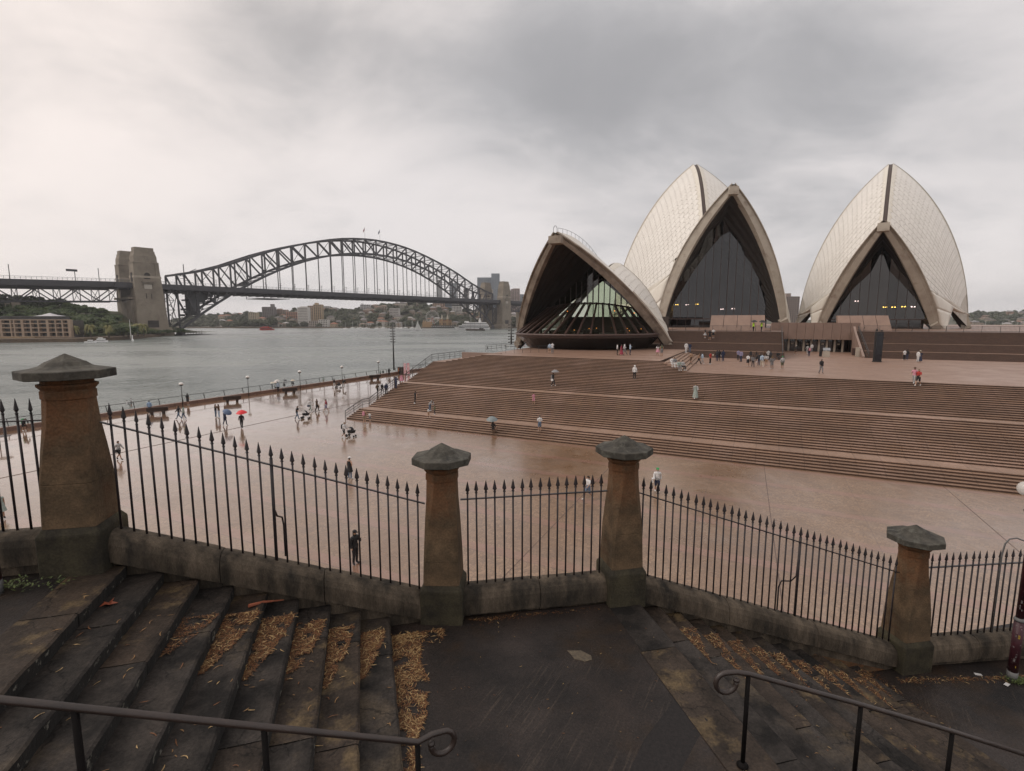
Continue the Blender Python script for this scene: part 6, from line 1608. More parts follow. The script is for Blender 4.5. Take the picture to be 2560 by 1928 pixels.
tower(1131, 1154, 760, 1200, (.52, .51, .49), 'pale gridded office block behind the right haunch of the arch', 6)
tower(1093, 1104, 700, 1600, (.40, .41, .43), 'thin tower seen between the arch members on the right', 3, zb=20)
tower(1125, 1142, 708, 1500, (.33, .34, .37), 'grey tower seen through the right side of the arch', 4, zb=20, glassy=True)
tower(1160, 1172, 722, 1500, (.50, .48, .47), 'pale tower seen through the arch near its right end', 4, zb=20)
tower(1194, 1230, 694, 1450, (.27, .30, .34), 'broad blue grey glass office tower behind the far pylons', 7, zb=20, glassy=True, dep=30)
tower(1229, 1249, 684, 1440, (.30, .33, .38), 'tallest glass office tower behind the far right pylon', 5, zb=20, glassy=True, dep=26)
tower(1218, 1232, 724, 1300, (.45, .42, .36), 'pale striped tower between the two far pylons', 4, zb=20)
tower(1270, 1278, 727, 1400, (.42, .44, .46), 'narrow pale block immediately right of the far front pylon', 2, zb=20)
tower(1278, 1299, 723, 1350, (.34, .27, .25), 'brownish flat-topped tower right of the far front pylon', 5, zb=20, top=(.1, .8, 2))
tower(1299, 1318, 736, 1400, (.33, .36, .40), 'blue grey block partly hidden by the restaurant shell', 4, zb=20, glassy=True)
tower(1962, 1995, 742, 900, (.25, .19, .16), 'brown apartment block seen between the two halls', 6, zb=2, top=(-.25, .3, 6))
tower(2474, 2500, 786, 1260, (.42, .38, .33), 'pale apartment block on the hill at the far right', 5, zb=10)
# ---- amusement park
am = thing('ferris_wheel', 'pale ferris wheel on the far shore below the bridge', 'ferris wheel'); Pw = dp_(1081, 793, 1012); Rw = 15.5/FOC*1012
m_whl = mat('wheel_white', (.5, .48, .47))
mb = MB()
for k in range(32):
    a, b_ = 2*pi*k/32, 2*pi*(k+1)/32
    for r_ in (Rw, Rw*.9): mb.beam(Pw+Vector((r_*cos(a), 0, r_*sin(a))), Pw+Vector((r_*cos(b_), 0, r_*sin(b_))), .35)
build('rim', mb, [m_whl], am)
for k in range(24): a = 2*pi*k/24; mb = MB(); mb.beam(Pw, Pw+Vector((Rw*cos(a), 0, Rw*sin(a))), .22); build('spoke', mb, [m_whl], am)
for k in range(24): a = 2*pi*k/24; mb = MB(); mb.box(Pw+Vector((Rw*1.06*cos(a), 0, Rw*1.06*sin(a))), (1.4, 1.4, 1.4)); build('gondola', mb, [m_whl], am)
mb = MB(); mb.beam(Pw, (Pw.x-6, Pw.y, 1), .8); mb.beam(Pw, (Pw.x+6, Pw.y, 1), .8); build('support', mb, [mat('wheel_support', (.35, .12, .1))], am)
m_orange = mat('ochre_render', (.37, .25, .14), (.31, .205, .115), .8, .2); m_spire = mat('pale_spire', (.38, .34, .28))
g_ = thing('fairground_gatehouse', 'ochre fairground building with two pointed towers beside the ferris wheel', 'building')
a, b_ = dp_(1098, 805, 1008), dp_(1128, 805, 1008); mb = MB(); mb.beam((a.x, a.y+5, 8), (b_.x, b_.y+5, 8), 10, 13); build('hall', mb, [m_orange], g_)
for k in range(7): q = a.lerp(b_, (k+.5)/7); mb = MB(); mb.box((q.x, q.y-.05, 8), (1.6, .4, 3)); build('window', mb, [m_hwin], g_)
mb = MB(); mb.beam((a.x, a.y+5, 15.2), (b_.x, b_.y+5, 15.2), 8, 1.8); build('roof', mb, [roofs[0]], g_)
for u in (1105, 1119):
    P = dp_(u, 800, 1006); tw = MB(); tw.box((P.x, P.y, 9.5), (3.6, 3.6, 17)); t_ = build('tower', tw, [m_orange], g_); sp_ = MB(); sp_.lathe([(2.2, 18), (.1, 28)], 8, (P.x, P.y, 0)); build('spire', sp_, [m_spire], t_)
g_ = thing('fairground_wall', 'long ochre fairground building left of the ferris wheel', 'building')
a, b_ = dp_(1056, 805, 1010), dp_(1080, 805, 1010); mb = MB(); mb.beam((a.x, a.y+4, 6.5), (b_.x, b_.y+4, 6.5), 8, 11); build('hall', mb, [m_orange], g_)
for k in range(5): q = a.lerp(b_, k/5+.1); mb = MB(); mb.lathe([(1.2, 12), (.1, 16)], 6, (q.x, q.y+3, 0)); build('turret', mb, [m_orange], g_)
g_ = thing('waterfront_shed', 'dark low shed with pale windows on the wharf in front of the fairground', 'building')
a, b_ = dp_(1078, 812, 1002), dp_(1140, 814, 1002); mb = MB(); mb.beam((a.x, a.y, 3.2), (b_.x, b_.y, 3.2), 6, 4.2); build('shed', mb, [m_hroof], g_)
for k in range(14): q = a.lerp(b_, (k+.5)/14); mb = MB(); mb.box((q.x, q.y-3.05, 3.0), (1.5, .3, 1.8)); build('window', mb, [walls[4]], g_)
# ------------------------------------------------------------------ vessels
m_wh = mat('boat_white', (.84, .84, .84), (.76, .76, .76), .4, .5); m_hullr = mat('boat_red', (.42, .05, .04)); m_win = mat('boat_window', (.05, .06, .07), None, .2)
m_wood = mat('dark_hull', (.06, .045, .035)); m_sail = mat('sail_cloth', (.70, .70, .68), None, .8)
def hull(L, Wd, H, sheer=.3):
    mb = MB(); G = []
    for i in range(13):
        t = i/12; x = -L/2+L*t; w = Wd/2*(min(1, (t+.15)/.35))**.5*(1-max(0, (t-.62)/.38)**2.2)+.02; z = H+sheer*H*(t**3)
        G.append([Vector((x+(.04*L*t**4), -w, z)), Vector((x, -w*.8, .0)), Vector((x, -w*.3, -.5)), Vector((x, w*.3, -.5)), Vector((x, w*.8, 0)), Vector((x+(.04*L*t**4), w, z))])
    mb.grid(G); mb.poly([g[0] for g in G]+[g[-1] for g in reversed(G)]); mb.poly(list(reversed(G[0]))); return mb
def boat(name, label, cat, P, rz, L, Wd, H, mh, decks, mdeck, extra=None):
    g_ = thing(name, label, cat, (P.x, P.y, 0), rz); build('hull', hull(L, Wd, H), [mh], g_)
    z = H
    for k, (a, b, w, h) in enumerate(decks):
        mb = MB(); mb.box(((a+b)/2*L, 0, z+h/2), ((b-a)*L, w*Wd, h*.97)); build('deck_house', mb, [m_win], g_)
        mb = MB(); mb.box(((a+b)/2*L, 0, z+h-.12), ((b-a)*L*1.03, w*Wd*1.04, h*.58)); build('deck_edge', mb, [mdeck], g_)
        z += h
    if extra: extra(g_, z)
    return g_
def cruise_x(g_, z):
    mb = MB(); mb.box((-12, 0, z+2.2), (5, 4, 4.4), taper=.7); mb.box((-12, 0, z+5.5), (2.4, 2, 3)); mb.box((10, 0, z+1.3), (9, 5, 2.4), taper=.7); mb.beam((3, 0, z), (3, 0, z+9), .3); build('superstructure', mb, [m_wh], g_)
boat('cruise_ferry', 'large white three-deck cruise vessel in front of the far pylons', 'ship', gp(1182, 824, 0), pi+.05, 57, 12, 3.4, m_wh, [(-.46, .40, .92, 2.7), (-.44, .30, .88, 2.7), (-.40, .18, .8, 2.6)], m_wh, cruise_x)
def rig(g_, z):
    for x, h in ((-7, 17), (1, 20), (8, 16)):
        mb = MB(); mb.tube([(x, 0, 1), (x, 0, h)], [.25, .12], 6); 
        for hh in (.45, .65, .82): mb.beam((x, -3*(1.2-hh), h*hh), (x, 3*(1.2-hh), h*hh), .15)
        mb.beam((x, 0, h), (x+6, 0, 2), .07); mb.beam((x, 0, h), (x-6, 0, 2), .07); build('mast', mb, [m_trunk], g_)
boat('tall_ship', 'dark-hulled tall ship with three bare masts in front of the white cruise vessel', 'ship', gp(1189, 827, 0), pi, 28, 6, 2.2, m_wood, [(-.42, -.2, .6, 1.4)], m_wood, rig)
def sails(g_, z):
    mb = MB(); mb.tube([(0, 0, 1), (0, 0, 16.5)], .12, 6); mb.beam((0, 0, 2), (-5.5, 0, 2), .15); build('mast', mb, [m_whl], g_)
    mb = MB(); mb.grid([[Vector((-5.4*(1-k/6)*(j/4)-.1, .5*sin(pi*j/4)*(1-k/6), 2.1+14*k/6)) for j in range(5)] for k in range(7)]); build('mainsail', mb, [m_sail], g_)
    mb = MB(); mb.grid([[Vector((.2+4.2*(1-k/6)*(j/4), -.4*sin(pi*j/4)*(1-k/6), 1.4+10*k/6)) for j in range(5)] for k in range(7)]); build('jib', mb, [m_sail], g_)
boat('sailing_yacht', 'white yacht under sail, just left of the amusement park', 'sailboat', gp(1046, 826, 0), .2, 11, 3.2, 1.0, m_wh, [(-.15, .12, .5, .6)], m_wh, sails)
boat('harbour_ferry', 'small red and white ferry crossing below the left of the arch', 'ferry', gp(668, 825.5, 0), .05, 22, 6, 1.6, m_hullr, [(-.45, .3, .85, 2.0), (-.3, .1, .7, 1.6)], m_hullr)
boat('motor_cruiser', 'small white motor cruiser left of the pair by the western shore', 'boat', gp(227, 857, 0), .1, 7.5, 2.6, .9, m_wh, [(-.2, .15, .6, .9)], m_wh)
boat('motor_cruiser', 'white motor cruiser with flybridge, right of the pair by the western shore', 'boat', gp(254, 855, 0), .1, 8.5, 3, 1.0, m_wh, [(-.3, .25, .7, 1.1), (-.2, .08, .5, .9)], m_wh)
mb = MB(); P = gp(332, 853, 0); mb.lathe([(.7, -.5), (.7, 1.2), (.25, 1.6), (.25, 3.6), (.45, 3.8), (.1, 4.4)], 10, P); tag(build('channel_marker', mb, [m_wh], smooth=True), 'white channel marker buoy near the western sea wall', 'buoy')
def ymesh():
    mb = hull(10, 3, 1.0); mb.box((-.5, 0, 1.3), (4, 1.8, .7)); mb.tube([(0, 0, 1), (0, 0, 13)], .13, 5); mb.beam((0, 0, 2), (-4, 0, 2), .12); return mb.mesh('moored_yacht', m_wh)
ym = ymesh()
for i in range(34):
    u = 858+rn.random()**.8*190 if i < 30 else rn.uniform(2440, 2560); y = rn.uniform(930, 998); x = (u-1280)/FOC*y; o = link('moored_yacht', ym, None, (x, y, 0)); o.rotation_euler = (0, 0, rn.uniform(-.6, .6)+(pi if i % 2 else 0)); o.scale = [rn.uniform(.7, 1.15)]*3
    tag(o, 'bare-masted white yacht moored along the north shore', 'yacht', 'moored yachts off the north shore')
# ------------------------------------------------------------------ street furniture on the forecourt
m_globe = mat('lamp_bowl_white', (.75, .73, .70), None, .3)
pmb = MB(); pmb.tube([(0, 0, 0), (0, 0, 2.75)], [.06, .045], 8); lp_pole = pmb.mesh('pole', m_rail, True)
pmb = MB(); pmb.lathe([(.03, 2.75), (.12, 2.80), (.30, 2.88), (.30, 2.92), (.05, 2.93)], 12); lp_col = pmb.mesh('collar', m_rail)
pmb = MB(); pmb.lathe([(.02, 2.93), (.26, 2.96), (.30, 3.08), (.22, 3.22), (.05, 3.28)], 14); lp_gl = pmb.mesh('globe', m_globe, True)
ll = ['waterfront lamp nearest the largest pillar', 'waterfront lamp between the left bench and the umbrella group', 'waterfront lamp right of the bench with the pale umbrellas', 'waterfront lamp behind the stroller family', 'waterfront lamp farthest along, by the three dark standing people']
for i, (u, v) in enumerate([(457, 1014), (622, 991), (751, 973), (856, 957), (947, 940)]):
    g_ = thing('waterfront_lamp', 'bowl-topped '+ll[i], 'street lamp', gp(u, v, ZF), 0, 'bowl lamps along the quay')
    link('pole', lp_pole, g_); link('collar', lp_col, g_); link('globe', lp_gl, g_)
def mast(P, z1, label):
    g_ = thing('light_mast', label, 'light mast', P, -.46); h = z1-P.z
    mb = MB(); mb.tube([(0, 0, 0), (0, 0, h)], [.20, .11], 10); build('pole', mb, [m_rail], g_, smooth=True)
    for k in range(7):
        z = h-.25-k*.62; mb = MB(); mb.beam((-.62, 0, z), (.62, 0, z), .08, .06); mb.box((-.5, -.1, z-.06), (.28, .3, .2)); mb.box((.5, -.1, z-.06), (.28, .3, .2)); build('floodlight_arm', mb, [m_rail], g_)
P = gp(985, 926, ZF); mast(P, zof(P.x, P.y, 812), 'tall dark light mast with stacked lamps on the quay, left one')
P = gp(1278, 861, ZRT); P.z = ZRT; mast(P, zof(P.x, P.y, 809), 'shorter dark light mast beside the restaurant shell, right one')
def bench(P, label, s=1.0):
    g_ = thing('harbour_bench', label, 'bench', P, radians(62), 'benches facing the harbour'); m = m_bench
    mb = MB(); mb.box((0, 0, .45), (2.1, .5, .10)); build('seat', mb, [m], g_)
    mb = MB(); mb.box((0, -.22, .70), (2.3, .10, .52), Matrix.Rotation(.15, 3, 'X')); build('backrest', mb, [m], g_)
    for x in (-.62, .62): mb = MB(); mb.box((x, 0, .2), (.32, .46, .40), taper=1.25); build('leg', mb, [m], g_)
    return g_
m_bench = mat('dark_bench_timber', (.045, .03, .025), (.03, .02, .017), .4, 3)
for (u, v, lb) in [(395, 1036, 'dark bench by the harbour rail beside the person in blue'), (581, 1006, 'dark bench standing alone left of the pale umbrella group'), (725, 984, 'dark bench in front of the pale umbrella group'), (937, 949, 'dark bench farthest along the quay near the last lamp')]:
    g_ = bench(gp(u, v, ZF), lb); g_.rotation_euler = (0, 0, -.46+pi/2-.6)
tb_ = thing('cafe_table', 'small dark table with two stools at the far left of the forecourt', 'table', gp(10, 1118, ZF)); mb = MB(); mb.lathe([(.6, 1.05), (.6, 1.1)], 14); build('table_top', mb, [m_bench], tb_)
for (x, y) in ((-.35, 0), (.35, 0)): mb = MB(); mb.tube([(x, y, 0), (x, y, 1.05)], .04, 6); build('leg', mb, [m_bench], tb_)
ks = thing('promotional_banner', 'pink and white upright banners by the top of the quay walkway', 'banner', gp(1017, 937, ZF), -.4)
for k, x in enumerate((-.45, .45)):
    mb = MB(); mb.box((x, 0, 1.3), (.62, .12, 2.5)); build('banner_panel', mb, [mat('banner_print', (.45, .10, .16), (.6, .5, .5), .6, 3, 2, obj=True)], ks)
mb = MB(); mb.box((0, .1, .05), (1.7, .5, .1)); build('base', mb, [m_bench], ks)
gc = thing('drinks_kiosk', 'small dark kiosk cart with orange panel beside the pink banners', 'kiosk', gp(1003, 934, ZF), -.4)
mb = MB(); mb.box((0, 0, .75), (1.3, .9, 1.5)); build('cart', mb, [m_bench], gc); mb = MB(); mb.box((-.2, -.47, .9), (.5, .03, .7)); build('front_panel', mb, [mat('kiosk_orange', (.35, .12, .05))], gc)
# railing down the left side of the monumental stairs
g_ = thing('monumental_stair_railing', 'bronze railing down the left edge of the broad stairs', 'railing')
rp = [(45.6, -45.0, ZF), (48.9, -45.3, ZF+.9), (50.2, -45.3, ZF+.9), (56.5, -45.3, ZF+.9+16*RI)]
rp2 = [(58.0, -45.5, ZF+22*RI), (64.6, -45.5, ZL_), (66.5, -45.6, ZL_), (74.5, -45.6, ZL_)]
pmb = MB(); pmb.beam((0, 0, -.15), (0, 0, 1.05), .09, .05); pmm2 = pmb.mesh('post', m_rail)
for seq in (rp, rp2):
    pts = [pq(*a) for a in seq]
    for h, w in ((1.05, .07), (.7, .045), (.4, .045)):
        mb = MB()
        for A, B in zip(pts, pts[1:]): mb.beam(A+Vector((0, 0, h)), B+Vector((0, 0, h)), w, w)
        build('rail', mb, [m_rail], g_)
    for A, B in zip(pts, pts[1:]):
        n = max(1, round((B-A).length/1.6))
        for i in range(n+1): link('post', pmm2, g_, A.lerp(B, i/n))
g_ = thing('landing_wall', 'short brown granite wall where the stair railing meets the restaurant terrace', 'wall')
mb = MB(); A, B = pq(70.5, -43.6, ZL_+.55), pq(70.5, -36.5, ZL_+.55); mb.beam(A, B, .5, 1.15); build('wall_block', mb, [m_wall], g_)
fence_line('bronze railing along the harbour side of the restaurant terrace', [pq(74.5, -41.5, ZRT), pq(100, -42, ZRT), pq(112, -42, ZRT)], post=1.9, bal=None, rails=(1.05, .75, .4), parentname='terrace_railing')
fence_line('short return railing at the head of the terrace ramp', [pq(72.0, -36.5, ZRT), pq(77, -31.5, ZRT)], post=1.5, bal=None, rails=(1.05, .6), parentname='terrace_railing')

# ------------------------------------------------------------------ people
def skel(pose):
    J = dict(pelvis=(0, 0, .95), waist=(0, 0, 1.08), chest=(0, .01, 1.27), neck=(0, 0, 1.46), head0=(0, -.005, 1.53), head1=(0, -.02, 1.62), head2=(0, -.005, 1.69))
    for sx, n in ((-1, 'L'), (1, 'R')):
        J['sh'+n] = (sx*.17, 0, 1.41); J['el'+n] = (sx*.235, .02, 1.14); J['wr'+n] = (sx*.25, -.05, .90); J['ha'+n] = (sx*.25, -.09, .80)
        J['hip'+n] = (sx*.09, 0, .90); J['kn'+n] = (sx*.10, -.01, .50); J['an'+n] = (sx*.10, .03, .09); J['to'+n] = (sx*.11, -.13, .045)
    def st(**k): J.update({a: tuple(b) for a, b in k.items()})
    if pose == 'walk':
        st(knL=(-.09, -.17, .53), anL=(-.09, -.30, .12), toL=(-.09, -.46, .09), knR=(.09, .06, .50), anR=(.09, .36, .16), toR=(.09, .26, .04),
           elL=(-.23, .13, 1.15), wrL=(-.24, .16, .92), haL=(-.24, .14, .83), elR=(.23, -.10, 1.16), wrR=(.23, -.27, 1.0), haR=(.22, -.34, .95))
    if pose == 'walk2':
        st(knR=(.09, -.12, .54), anR=(.09, -.18, .14), toR=(.09, -.33, .10), knL=(-.09, .02, .50), anL=(-.09, .24, .12), toL=(-.09, .12, .04),
           elR=(.23, .10, 1.15), wrR=(.24, .08, .92), haR=(.24, .05, .83), elL=(-.23, -.06, 1.16), wrL=(-.22, -.22, .98), haL=(-.21, -.28, .92))
    if pose == 'photo':
        st(elL=(-.24, -.12, 1.22), wrL=(-.12, -.30, 1.42), haL=(-.06, -.32, 1.50), elR=(.24, -.12, 1.22), wrR=(.12, -.30, 1.42), haR=(.06, -.32, 1.50))
    if pose == 'phone':
        st(elR=(.23, -.06, 1.17), wrR=(.10, -.27, 1.22), haR=(.05, -.33, 1.27), knL=(-.10, -.02, .5), toL=(-.16, -.10, .045))
    if pose == 'brolly':
        st(elR=(.22, -.08, 1.20), wrR=(.16, -.22, 1.36), haR=(.15, -.24, 1.44), knL=(-.09, -.10, .52), anL=(-.09, -.14, .10), toL=(-.09, -.30, .05), knR=(.09, .04, .5), anR=(.09, .20, .12), toR=(.09, .07, .045))
    if pose == 'push':
        st(elL=(-.21, -.10, 1.16), wrL=(-.17, -.34, 1.06), haL=(-.16, -.43, 1.04), elR=(.21, -.10, 1.16), wrR=(.17, -.34, 1.06), haR=(.16, -.43, 1.04),
           knL=(-.09, -.15, .53), anL=(-.09, -.24, .12), toL=(-.09, -.40, .08), knR=(.09, .05, .50), anR=(.09, .32, .14), toR=(.09, .21, .04), chest=(0, -.06, 1.26), neck=(0, -.09, 1.45), head0=(0, -.10, 1.52), head1=(0, -.13, 1.61), head2=(0, -.11, 1.68), shL=(-.17, -.07, 1.40), shR=(.17, -.07, 1.40))
    if pose == 'hips':
        st(elL=(-.34, .06, 1.17), wrL=(-.18, -.02, 1.03), haL=(-.13, -.06, .98), anL=(-.16, .03, .09), knL=(-.13, -.01, .5), toL=(-.2, -.12, .045))
    if pose == 'sit':
        dz = -.42
        J.update({k: (v[0], v[1]+(.06 if 'head' in k or k == 'neck' else 0), v[2]+dz) for k, v in J.items()})
        st(hipL=(-.09, 0, .50), hipR=(.09, 0, .50), knL=(-.13, -.42, .52), knR=(.13, -.42, .52), anL=(-.12, -.42, .09), anR=(.12, -.46, .09), toL=(-.13, -.58, .045), toR=(.13, -.62, .045),
           elL=(-.24, -.08, .74), wrL=(-.14, -.30, .64), haL=(-.10, -.36, .60), elR=(.24, -.08, .74), wrR=(.14, -.30, .64), haR=(.10, -.36, .60))
    if pose == 'bend':
        st(chest=(0, -.17, 1.20), neck=(0, -.33, 1.30), head0=(0, -.38, 1.33), head1=(0, -.46, 1.36), head2=(0, -.51, 1.40), shL=(-.17, -.28, 1.27), shR=(.17, -.28, 1.27), elL=(-.22, -.38, 1.02), wrL=(-.16, -.5, .84), haL=(-.13, -.54, .76), elR=(.22, -.38, 1.02), wrR=(.16, -.5, .84), haR=(.13, -.54, .76), waist=(0, -.05, 1.06), anL=(-.14, .04, .09))
    if pose == 'down':                          # stepping down
        st(knR=(.09, -.16, .56), anR=(.09, -.22, .20), toR=(.09, -.36, .14), elL=(-.25, .1, 1.16), wrL=(-.28, .06, .93), haL=(-.28, .03, .85))
    return J
BONES = [('pelvis', 'waist', 'hips'), ('waist', 'chest', 'torso'), ('chest', 'neck', 'torso'), ('neck', 'head0', 'neck'), ('head0', 'head1', 'head'), ('head1', 'head2', 'head')]
for n in 'LR':
    BONES += [('chest', 'sh'+n, 'torso'), ('sh'+n, 'el'+n, 'uparm'), ('el'+n, 'wr'+n, 'forearm'), ('wr'+n, 'ha'+n, 'hand'), ('pelvis', 'hip'+n, 'hips'), ('hip'+n, 'kn'+n, 'thigh'), ('kn'+n, 'an'+n, 'shin'), ('an'+n, 'to'+n, 'foot')]
RAD = dict(pelvis=(.145, .105), waist=(.13, .095), chest=(.15, .105), neck=(.055, .055), head0=(.07, .08), head1=(.078, .098), head2=(.055, .07), sh=(.062, .062), el=(.043, .043), wr=(.029, .029), ha=(.038, .024), hip=(.092, .095), kn=(.058, .058), an=(.04, .042), to=(.045, .03))
def seg_d(p, a, b):
    ab = b-a; t = max(0, min(1, (p-a).dot(ab)/max(1e-9, ab.length_squared))); return (p-(a+ab*t)).length
_body = {}
def body(pose):
    if pose in _body: return _body[pose]
    J = skel(pose); names = list(J); idx = {n: i for i, n in enumerate(names)}
    me = bpy.data.meshes.new('sk'); me.from_pydata([J[n] for n in names], [(idx[a], idx[b]) for a, b, _ in BONES], [])
    o = bpy.data.objects.new('sk', me); C.objects.link(o); mo = o.modifiers.new('s', 'SKIN'); mo.use_smooth_shade = True; ss = o.modifiers.new('u', 'SUBSURF'); ss.levels = 1; ss.render_levels = 1
    sv = me.skin_vertices[0].data if len(me.skin_vertices) else None
    for n in names:
        k = n if n in RAD else n[:-1]; sv[idx[n]].radius = RAD[k]; sv[idx[n]].use_root = (n == 'pelvis')
    dg = bpy.context.evaluated_depsgraph_get(); ev = o.evaluated_get(dg); m2 = bpy.data.meshes.new_from_object(ev); bpy.data.objects.remove(o); 
    vs = [v.co.copy() for v in m2.vertices]; ns = [v.normal.copy() for v in m2.vertices]; fs = [tuple(f.vertices) for f in m2.polygons]
    bone = []
    for v in vs:
        best, bd = None, 9
        for a, b, t in BONES:
            d = seg_d(v, Vector(J[a]), Vector(J[b]))/(.13 if t in ('torso', 'hips') else .1 if t in ('thigh',) else .075)
            if d < bd: best, bd = t, d
        bone.append(best)
    ft = []
    for f in fs:
        c = {}
        for i in f: c[bone[i]] = c.get(bone[i], 0)+1
        ft.append(max(c, key=c.get))
    res = dict(J=J, v=vs, n=ns, f=fs, t=ft)
    mm = bpy.data.meshes.new('person_body'); mm.from_pydata([tuple(v) for v in vs], [], fs); mm.polygons.foreach_set('use_smooth', [True]*len(fs)); mm.materials.append(plain((.35, .2, .15))); res['mesh'] = mm
    _body[pose] = res; return res
_cl = {}
def cloth(pose, kind):
    if (pose, kind) in _cl: return _cl[(pose, kind)]
    B = body(pose); J = B['J']; hz = J['head1'][2]
    sel = {'tee': ('torso', 'uparm', 'hips0'), 'shirt': ('torso', 'uparm', 'forearm', 'hips0'), 'vest': ('torso', 'hips0'), 'trousers': ('hips', 'thigh', 'shin'), 'shorts': ('hips', 'thigh'), 'shoes': ('foot',), 'hair': ('head',), 'longhair': ('head', 'neck')}
    off = {'tee': .020, 'shirt': .024, 'vest': .022, 'trousers': .016, 'shorts': .024, 'shoes': .014, 'hair': .016, 'longhair': .026}[kind] if kind in sel else 0
    mb = MB()
    if kind in ('skirt', 'dress', 'longdress', 'coat'):
        z1 = J['waist'][2]+(.02 if kind == 'skirt' else .30 if kind != 'coat' else .34); z0 = J['pelvis'][2]-(.42 if kind in ('skirt', 'dress') else .78 if kind == 'longdress' else .38)
        cx0, cy0 = (J['knL'][0]+J['knR'][0])/2, (J['knL'][1]+J['knR'][1])/2*.6; G = []
        for i in range(9):
            t = i/8; z = z1+(z0-z1)*t; cx = cx0*t; cyy = (J['chest'][1])*(1-t)+cy0*t
            rx = (.18 if z > J['waist'][2]+.1 else .165)+.14*max(0, t-.25)*(1.4 if kind != 'coat' else .7); ry = .125+.17*max(0, t-.25)*(1.4 if kind != 'coat' else .8)
            G.append([Vector((cx+rx*cos(2*pi*k/16), cyy+ry*sin(2*pi*k/16)+(.012*sin(k*2.5) if t > .5 else 0), z)) for k in range(17)])
        mb.grid(G); r = mb.mesh('skirt' if kind == 'skirt' else kind, plain((.3, .3, .3)), True)
    else:
        ks = sel[kind]; use = {}; fcs = []
        for f, t in zip(B['f'], B['t']):
            c = sum((B['v'][i] for i in f), Vector())/len(f); ok = t in ks
            if 'hips0' in ks and t == 'hips' and c.z > J['pelvis'][2]-.06: ok = True
            if t in ('hips',) and kind in ('tee', 'shirt', 'vest') and c.z <= J['pelvis'][2]-.06: ok = False
            if kind == 'hair': ok = t == 'head' and (c.z > J['head1'][2]+.005 or c.y > J['head1'][1]+.035)
            if kind == 'longhair': ok = (t == 'head' and (c.z > J['head1'][2]+.01 or c.y > J['head1'][1]+.02)) or (t in ('neck', 'torso') and c.y > J['neck'][1]+.02 and c.z > J['neck'][2]-.14)
            if ok: fcs.append(f)
        for f in fcs:
            for i in f: use.setdefault(i, len(use))
        mb.v = [None]*len(use)
        for i, k in use.items(): mb.v[k] = tuple(B['v'][i]+B['n'][i]*off)
        mb.f = [tuple(use[i] for i in f) for f in fcs]; mb.m = [0]*len(fcs); r = mb.mesh(kind, plain((.3, .3, .3)), True)
    _cl[(pose, kind)] = r; return r
def setm(o, m): o.material_slots[0].link = 'OBJECT'; o.material_slots[0].material = m
SK = ((.42, .25, .17), (.30, .17, .11), (.16, .09, .06), (.50, .32, .23)); HR = ((.02, .014, .01), (.05, .03, .018), (.14, .085, .04), (.10, .09, .08))
COL = dict(black=(.012, .012, .014), dark=(.025, .025, .03), navy=(.02, .03, .07), white=(.72, .72, .72), cream=(.6, .55, .45), grey=(.22, .22, .23), lgrey=(.42, .42, .42), blue=(.28, .40, .58), jeans=(.12, .17, .25), lblue=(.45, .56, .68), red=(.42, .035, .03), pink=(.62, .28, .36), dred=(.30, .04, .07), tan=(.38, .24, .15), brown=(.11, .065, .04), green=(.05, .35, .12), hiviz=(.50, .85, .05), olive=(.10, .11, .06), sage=(.30, .36, .33), purple=(.26, .24, .36), khaki=(.30, .25, .17))
pr_ = random.Random(12)
def person(u, v, pose, top, bot, face, label, skin=0, hair=0, h=1.70, hairk='hair', shoes='white', extra=(), P=None):
    """top/bot: (kind, colour); face: heading in degrees, 0 = towards the camera side, 90 = to the right"""
    P = P if P is not None else hit(u, v)
    B = body(pose); o = bpy.data.objects.new('person', B['mesh']); C.objects.link(o); s = h/1.72
    o.scale = (s, s, s); o.location = P; o.rotation_euler = (0, 0, radians(face)); setm(o, plain(SK[skin], .6)); tag(o, label, 'person')
    def add(kind, c, nm_=None):
        k = link(nm_ or {'tee': 'tee_shirt', 'vest': 'top', 'hair': 'hair', 'longhair': 'long_hair', 'longdress': 'long_dress'}.get(kind, kind), cloth(pose, kind), o); setm(k, plain(COL[c] if isinstance(c, str) else c)); return k
    if hairk: add(hairk, HR[hair])
    add(*bot); add(*top)
    if shoes: add('shoes', shoes)
    J = B['J']; hd = Vector(J['head1'])
    for e_ in extra:
        k, c = e_ if isinstance(e_, tuple) else (e_, 'black'); m = plain(COL[c]); mb = MB()
        if k == 'hat': mb.lathe([(.20, .045), (.20, .055), (.10, .07), (.095, .13), (.03, .15)], 12, hd)
        elif k == 'cap': mb.lathe([(.105, .03), (.10, .09), (.05, .125), (.01, .13)], 10, hd); mb.box(hd+Vector((0, -.14, .04)), (.13, .12, .02))
        elif k == 'hood': mb.lathe([(.10, -.12), (.125, -.03), (.12, .06), (.07, .12), (.01, .135)], 10, hd+Vector((0, .02, 0)))
        elif k == 'backpack': mb.box(Vector(J['chest'])+Vector((0, .20, -.03)), (.30, .18, .44), taper=.8)
        elif k == 'bag': mb.box((-.30, .02, .85), (.10, .30, .26))
        elif k == 'tote': mb.box((.31, 0, .62), (.08, .30, .34)); mb.beam((.31, -.1, .78), (.27, 0, .95), .02); mb.beam((.31, .1, .78), (.27, 0, .95), .02)
        elif k == 'flowers': mb.lathe([(.03, 0), (.12, .16), (.10, .24), (.02, .28)], 8, (.12, -.32, 1.15))
        elif k == 'phone': mb.box(Vector(J['haR'])+Vector((0, -.02, .05)), (.08, .02, .15))
        build(k, mb, [m], o)
    return o
